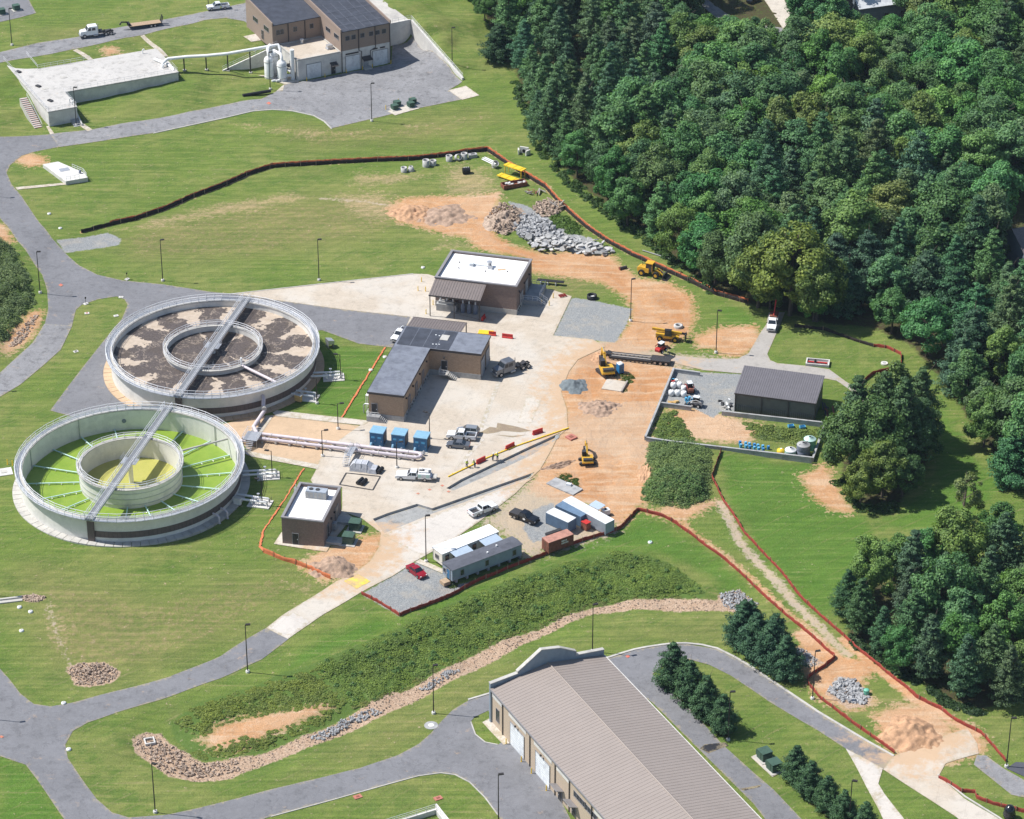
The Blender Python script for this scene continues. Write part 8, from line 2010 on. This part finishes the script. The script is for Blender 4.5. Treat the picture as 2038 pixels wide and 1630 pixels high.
def pine(seed, H, Rr, nleaf=9000, low=.18, narrow=1.0, tiers=13, size=(.2, .4)):
    rg = np.random.default_rng(seed); C, N = [], []
    nb = 0; B = []
    for i in range(tiers):
        f = (i + .5) / tiers; z = H * (low + (1 - low) * f); rad = Rr * (1 - f ** 1.6) ** .8 * (.72 + .5 * rg.random()) * (1 if f > .12 else .8)
        k = max(4, int(9 * (1 - f) + 4))
        for j in range(k):
            a = 6.283 * j / k + rg.uniform(-.4, .4); B.append((a, z + rg.uniform(-.4, .4), max(.5, rad * rg.uniform(.7, 1.12))))
    per = nleaf // len(B)
    for a, z, rad in B:
        for c_ in (.45, .72, .95):
            m = int(per * (.25 if c_ < .5 else .375)); r0 = rad * c_; s = .42 + rad * .16
            d = rand_dirs(rg, m); p = np.array([math.cos(a) * r0, math.sin(a) * r0, z + .10 * rad * c_]) + d * np.array([s, s, s * .55]) * rg.uniform(.5, 1.05, (m, 1)); C.append(p); N.append(d * .8 + np.array([math.cos(a) * .3, math.sin(a) * .3, .55]) + rg.normal(size=d.shape) * .5)
    C = np.concatenate(C); N = np.concatenate(N)
    return leafmesh('crown', C, N, rg.uniform(*size, len(C)), 'needle', 1.5, rg), trunk_mesh(H, .014 * H + .04, seed, 4, .9, .3)
BR = [broad(100 + i, 16 + i % 3, 5.2 + .35 * (i % 4), 15000, 66 + 8 * (i % 3), (1.0, 1.1, .9, 1.15)[i % 4]) for i in range(8)]
BRH = [(16 + i % 3, 5.2 + .35 * (i % 4)) for i in range(8)]
PN = [pine(200 + i, 17 + i % 3, 4.2 + .3 * i, 13000, .12) for i in range(5)]; PNH = [(17 + i % 3, 4.2 + .3 * i) for i in range(5)]
CD = [pine(300 + i, 11, 4.1, 19000, .03, tiers=13, size=(.16, .32)) for i in range(4)]
ODD = broad(400, 17, 5.4, 4200, 22, 1.1)
def plant_tree(kind, var, p, H, label, color, group=None, name=None, wide=1.0):
    cr, tr = {'b': BR, 'p': PN, 'c': CD, 'o': [ODD]}[kind][var]
    h0 = {'b': lambda: BRH[var][0], 'p': lambda: PNH[var][0], 'c': lambda: 11, 'o': lambda: 17}[kind]()
    t = thing(name or {'b': 'broadleaf_tree', 'p': 'pine_tree', 'c': 'cedar_tree', 'o': 'broadleaf_tree'}[kind], label, 'tree', p, rnd.random() * 6.28, group)
    s = H / h0; t.scale = (s * wide, s * wide, s)
    a = obj('crown', cr, t); a.color = (*(v * 1.15 for v in color), 1); obj('trunk', tr, t)
    return t
GREENS = [(.086, .178, .058), (.070, .162, .066), (.110, .194, .058), (.086, .168, .070), (.132, .210, .062), (.062, .148, .060), (.096, .172, .078)]
PINEG = [(.070, .142, .070), (.062, .130, .072), (.082, .152, .066)]
def jitter(c_, k=.14):
    b_ = rnd.uniform(.88, 1.3); return tuple(max(.008, v * b_ * rnd.uniform(1 - k, 1 + k)) for v in c_)
# the big wood on the right
Fw = [p[:2] for p in W(FOREST)]
CLEAR = [[p[:2] for p in W(q)] for q in ([(1395,-60),(1420,30),(1470,70),(1530,75),(1590,30),(1600,-60)], [(1690,-80),(1690,45),(1800,50),(1810,-80)], [(1985,560),(2000,400),(2150,380),(2150,600)])]
pts = []
rng = random.Random(12)
xs = [p[0] for p in Fw]; ys = [p[1] for p in Fw]
tries = 0
while tries < 14000:
    tries += 1
    x, y = rng.uniform(min(xs), max(xs)), rng.uniform(min(ys), max(ys))
    if not ptest(Fw, x, y): continue
    # only what the picture can show, plus a margin
    dep = (y - CAMY) * _c + CAMH * _s; sx_ = CXP + FPX * x / dep; sy_ = CYP - FPX * ((y - CAMY) * _s - CAMH * _c) / dep
    if sx_ > 2120 or sy_ < -25: continue
    if any(ptest(q, x, y) for q in CLEAR): continue
    dmin = 5.9 + 1.9 * (math.sin(x * .13) * math.cos(y * .11) * .5 + .5)
    if any((x - a)**2 + (y - b_)**2 < dmin * dmin for a, b_, *_q in pts): continue
    pts.append((x, y, sx_, sy_))
COLW = ('far left', 'left', 'middle', 'right', 'far right'); ROWW = ('back', 'upper', 'centre', 'lower', 'front')
def sector(sx_, sy_):
    return COLW[min(4, max(0, int((sx_ - 980) / 215)))], ROWW[min(4, max(0, int((sy_ + 20) / 150)))]
def tone(c_):
    r = c_[0] / c_[1]; return 'olive green' if r > .64 else ('blue green' if c_[2] / c_[1] > .50 else ('bright green' if c_[1] > .17 else 'deep green'))
for x, y, sx_, sy_ in pts:
    ed = float(-sdist(np.array([x]), np.array([y]), Fw)[0])
    pz = math.sin(x * .045 + 1.3) * math.cos(y * .038) + .9 * (1 if sx_ < 1330 else 0) + (.9 if sx_ > 1640 and sy_ > 560 else 0)
    p = (x, y, hz(x, y) - .1)
    H = rng.uniform(14, 21) * (.8 if ed < 5 else 1)
    # open views to the street and houses behind
    for x0, x1, ylim in ((1405, 1565, 34), (1695, 1790, 30), (2005, 2200, 505)):
        if x0 - 30 < sx_ < x1 + 30 and sy_ - H * 7.6 < ylim and (ylim < 100 or sy_ > 430): H = (sy_ - ylim) / 7.8
    if H < 6: continue
    cw, rw = sector(sx_, sy_)
    if pz + rng.uniform(-.5, .5) > .62:
        if sx_ > 1640 and sy_ > 560 and ed < 16:
            plant_tree('c', rng.randrange(4), p, min(H, rng.uniform(12, 16)), 'dense dark evergreen edging the right lawn, %s part of the row' % ('upper left' if sx_ < 1800 else ('middle' if sx_ < 1920 else 'lower right')), jitter((.048, .112, .060)), 'dark evergreens edging the right lawn', wide=1.1)
        else:
            c_ = jitter(rng.choice(PINEG)); plant_tree('p', rng.randrange(5), p, H * 1.02, '%s pine in the %s %s of the big wood' % (tone(c_), cw, rw), c_, '%s pines in the %s %s of the wood' % (tone(c_), cw, rw))
    else:
        c_ = jitter(rng.choice(GREENS)); plant_tree('b', rng.randrange(8), p, H, '%s broadleaf tree in the %s %s of the big wood' % (tone(c_), cw, rw), c_, '%s broadleaf trees in the %s %s of the wood' % (tone(c_), cw, rw), wide=rng.uniform(.95, 1.25))
for px, H, lab, c_, wd in (((1572, 628), 24, 'very tall yellow green broadleaf tree at the wood edge by the drive', (.150, .200, .048), 1.1), ((1508, 612), 18, 'yellow green broadleaf tree left of the very tall one', (.135, .190, .052), 1.1), ((1625, 640), 19, 'green broadleaf tree right of the very tall one', (.11, .165, .05), 1.05)):
    plant_tree('b', 2, G(*px), H, lab, c_, None, None, wd)
# clumps
for px, k, v_, H, c_, lab in (((1690, 945), 'b', 0, 17, (.085, .15, .055), 'left front tree'), ((1700, 905), 'p', 0, 18, (.066, .125, .055), 'left rear pine'), ((1755, 990), 'b', 1, 14, (.125, .18, .05), 'bright front tree'), ((1712, 1003), 'b', 3, 10, (.14, .19, .05), 'small yellow green front tree'),
                               ((1790, 935), 'p', 1, 21, (.062, .118, .05), 'central dark pine'), ((1826, 885), 'p', 2, 18, (.066, .122, .05), 'right rear pine'), ((1778, 868), 'b', 4, 17, (.105, .165, .05), 'rear tree'), ((1828, 925), 'b', 5, 15, (.07, .13, .055), 'right shaded tree'), ((1735, 945), 'b', 6, 18, (.078, .145, .05), 'inner tree'), ((1795, 988), 'b', 2, 12, (.07, .135, .05), 'front right tree'), ((1752, 905), 'p', 3, 19, (.062, .118, .05), 'inner pine')):
    plant_tree(k, v_, G(*px), H, lab + ' of the clump between walled yard and right lawn', c_)
plant_tree('o', 0, G(1915, 1042), 12.5, 'sparse pale tree standing in the strip of bright lawn', (.15, .195, .075))
c2p = [p[:2] for p in W(CLUMP2)]; got = []
for _ in range(4000):
    x, y = rng.uniform(min(p[0] for p in c2p), max(p[0] for p in c2p)), rng.uniform(min(p[1] for p in c2p), max(p[1] for p in c2p))
    if not ptest(c2p, x, y) or any((x - a)**2 + (y - b_)**2 < 30 for a, b_ in got): continue
    got.append((x, y)); ed = float(-sdist(np.array([x]), np.array([y]), c2p)[0])
    k = 'p' if rng.random() < .5 else 'b'; dep = (y - CAMY) * _c + CAMH * _s; gw = ('left', 'middle', 'right')[min(2, max(0, int((CXP + FPX * x / dep - 1660) / 130)))] + ' ' + ('back', 'front')[int(CYP - FPX * ((y - CAMY) * _s - CAMH * _c) / dep > 1220)]
    plant_tree(k, rng.randrange(4), (x, y, hz(x, y) - .1), rng.uniform(12, 17) * (.85 if ed < 4 else 1), '%s in the %s of the lower right grove' % ('dark pine' if k == 'p' else 'green broadleaf tree', gw), jitter((.058, .112, .056) if k == 'p' else rng.choice(GREENS)), '%s in the %s of the lower right grove' % ('pines' if k == 'p' else 'broadleaf trees', gw))
for i, px in enumerate(((1478, 1283), (1503, 1306), (1533, 1326), (1562, 1346), (1492, 1278), (1540, 1306))):
    plant_tree('c', i % 3, G(*px), (9.6, 9.2, 9.6, 8.8, 8.6, 9)[i], ('leftmost', 'second', 'third', 'rightmost', 'rear left', 'rear right')[i] + ' dark cedar in the row above the ring road bend', (.046, .108, .062), 'cedars above the ring road')
for i, px in enumerate(((1338, 1366), (1372, 1396), (1404, 1425), (1438, 1456), (1360, 1375))):
    plant_tree('c', (i + 1) % 3, G(*px), (9.2, 8.6, 8.6, 7.8, 7.2)[i], ('first', 'second', 'third', 'last', 'inner')[i] + ' dark pine in the row beside the long roof, from the gable end', (.054, .116, .056), 'pines beside the long roof', 'pine_tree', .95)
for i, px in enumerate(((1583, 1552), (1612, 1585), (1645, 1612), (1678, 1640), (1720, 1665))):
    plant_tree('c', i % 3, G(*px), (7.2, 7.2, 7, 7, 7)[i], ('first', 'second', 'third', 'fourth', 'fifth')[i] + ' dark pine in the lower row below the transformers, from above', (.054, .116, .056), 'pines below the transformers', 'pine_tree', .95)
plant_tree('c', 1, G(992, 120), 10, 'round dark evergreen alone at the tip of the wood', (.032, .075, .036), None, 'evergreen_tree', 1.25)
for i, px in enumerate(((965, 40), (945, 15), (930, -5))): plant_tree('b', i, G(*px), 9, ('nearest', 'middle', 'farthest')[i] + ' small tree on the wood edge beside the top lawn', GREENS[i])
# ------------------------------------------------------------------ undergrowth
def thicket(name, polys, n, hmax, size, color, label, seed, cat='shrubs', clump=1.6, mat='leaf', up=.4):
    rg = np.random.default_rng(seed); C, N, S = [], [], []
    P = [p[:2] for p in W(polys)]; fn = in_poly(polys); m = max(4, n // 70)
    cc = fn(rg, m); e = np.clip(-sdist(cc[:, 0], cc[:, 1], P) / 2.0, .2, 1)
    for (x, y, z), k in zip(cc, e):
        r = clump * rg.uniform(.5, 1.1) * (.5 + .5 * k); h = hmax * rg.uniform(.35, 1.0) * k; q = 70
        d = rand_dirs(rg, q); d[:, 2] = np.abs(d[:, 2]) * 1.0; C.append(np.array([x, y, z - .08]) + d * np.array([r, r, h]) * rg.uniform(.7, 1.05, (q, 1))); N.append(d * (.9 - up * .4) + np.array([0, 0, up]) + rg.normal(size=d.shape) * .5 * (1.2 - up * .4)); S.append(rg.uniform(*size, q))
    me = leafmesh(name, np.concatenate(C), np.concatenate(N), np.concatenate(S), mat, 1.2, rg)
    o = obj(name, me); o.color = (*color, 1); return tag(o, label, cat, None, 'stuff')
BANKR = [(630,1325),(695,1293),(803,1247),(938,1185),(1032,1149),(1120,1122),(1226,1098),(1272,1101),(1333,1123),(1379,1156),(1403,1180),(1333,1186),(1257,1188),(1180,1203),(1080,1243),(965,1286),(884,1324),(803,1370),(715,1406),(690,1400),(660,1365)]
BANKL = [(345,1442),(398,1400),(520,1362),(630,1325),(660,1365),(690,1400),(639,1447),(520,1495),(405,1512),(381,1500),(600,1435),(655,1404),(560,1418),(500,1428),(438,1443),(405,1470)]
thicket('bank_shrubs', BANKR, 100000, .38, (.13, .27), (.155, .228, .054), 'dense dark green undergrowth covering the long bank', 31, clump=1.3, up=1.2)
thicket('bank_shrubs', BANKR, 9000, .8, (.18, .34), (.090, .172, .050), 'taller dark shrub tufts rising from the long bank', 32, clump=.8, up=.8)
thicket('bank_grass', BANKL, 40000, .4, (.14, .28), (.165, .215, .05), 'rough bright grass on the left part of the bank', 33, 'grass', .9, up=1.2)
thicket('mound_shrubs', MOUND, 40000, 1.8, (.15, .3), (.150, .218, .082), 'overgrown shrubs covering the mound below the yard wall', 34, clump=1.7, up=.9)
thicket('mound_shrubs', [(1297,940),(1400,930),(1407,990),(1364,1008),(1303,1002),(1277,990)], 12000, 2.0, (.2, .4), (.098, .180, .058), 'darker bushes on the near side of the mound', 35, clump=1.4, up=.8)
thicket('verge_bushes', [(-60,470),(0,480),(19,488),(40,520),(59,563),(70,601),(54,623),(16,674),(-60,700)], 36000, 3.0, (.18, .34), (.135, .190, .085), 'tall bushes on the bank at the left edge', 36, clump=1.6, up=.8)
thicket('weeds', [(1320,820),(1345,818),(1375,870),(1380,885),(1300,872)], 6000, .8, (.2, .4), (.13, .19, .05), 'green weeds in the left corner of the walled yard', 37, 'weeds', up=1.2)
thicket('weeds', [(1480,842),(1630,858),(1622,905),(1560,880),(1500,870)], 8000, .8, (.2, .4), (.14, .195, .055), 'green weeds in front of the shed wall', 38, 'weeds', up=1.2)
thicket('weeds', [(1095,430),(1120,425),(1150,450),(1165,465),(1130,465),(1100,445)], 4000, 1.0, (.25, .45), (.095, .165, .04), 'green weeds between the rubble and black fence', 39, 'weeds')
thicket('weeds', [(1110,945),(1140,945),(1160,975),(1150,985),(1110,955)], 1500, .5, (.2, .35), (.08, .13, .03), 'weeds round the broken slab', 40, 'weeds')
thicket('weeds', [(1205,745),(1260,745),(1262,760),(1230,790),(1240,765)], 1200, .4, (.2, .35), (.09, .13, .03), 'weeds at the small slab by the excavator', 41, 'weeds')
thicket('edge_shrubs', [(1018,150),(1043,180),(1072,272),(1130,345),(1200,402),(1290,465),(1380,545),(1440,585),(1425,590),(1370,560),(1280,482),(1190,420),(1120,362),(1064,297),(1028,200)], 16000, 2.6, (.3, .55), (.055, .108, .03), 'leafy shrubs along the foot of the big wood', 42, clump=1.5)
thicket('edge_shrubs', [(1660,960),(1690,1000),(1720,1025),(1790,1018),(1780,1000),(1720,1005),(1690,985),(1675,950)], 3500, 1.8, (.28, .5), (.06, .11, .03), 'shrubs at the foot of the tree clump', 43)
thicket('edge_shrubs', [(1680,1275),(1740,1315),(1800,1350),(1880,1405),(1960,1430),(1955,1415),(1885,1390),(1805,1335),(1745,1300),(1690,1255)], 6000, 2.4, (.28, .5), (.04, .08, .032), 'shrubs under the lower right grove', 44)
thicket('weeds', [(872,1148),(905,1160),(912,1170),(880,1160)], 500, .4, (.2, .3), (.07, .11, .03), 'weeds at the corner of the grey trailer', 45, 'weeds')
thicket('bank_grass', [(1396,1188),(1333,1182),(1257,1182),(1180,1198),(1080,1238),(965,1280),(884,1318),(803,1362),(715,1400),(690,1405),(715,1411),(803,1375),(884,1329),(965,1291),(1080,1248),(1180,1208),(1257,1191),(1333,1190)], 16000, .4, (.14, .28), (.165, .195, .06), 'dry yellowish grass along the foot of the bank', 46, 'grass', .7, up=1.2)
thicket('bank_shrubs', [(900,1230),(1000,1180),(1100,1150),(1130,1170),(1050,1215),(950,1260)], 9000, .7, (.16, .32), (.15, .215, .055), 'lighter weeds in the middle of the long bank', 47, clump=1.2, up=1.0)
thicket('bank_shrubs', [(700,1330),(780,1290),(850,1260),(860,1290),(790,1340),(720,1365)], 9000, .7, (.16, .32), (.14, .205, .05), 'lighter weeds near the left end of the long bank', 48, clump=1.2, up=1.0)

# ------------------------------------------------------------------ the air
hm = bpy.data.materials.new('air'); hm.use_nodes = True; nt = hm.node_tree; nt.nodes.clear()
pv = nt.nodes.new('ShaderNodeVolumePrincipled'); pv.inputs['Color'].default_value = (.62, .78, 1.0, 1); pv.inputs['Density'].default_value = .00003; pv.inputs['Anisotropy'].default_value = .0
om = nt.nodes.new('ShaderNodeOutputMaterial'); nt.links.new(pv.outputs[0], om.inputs['Volume'])
me = MB().b2(-2700, 2700, -2700, 2700, -7, 297).mesh('haze', hm)
tag(obj('haze', me), kind='stuff')
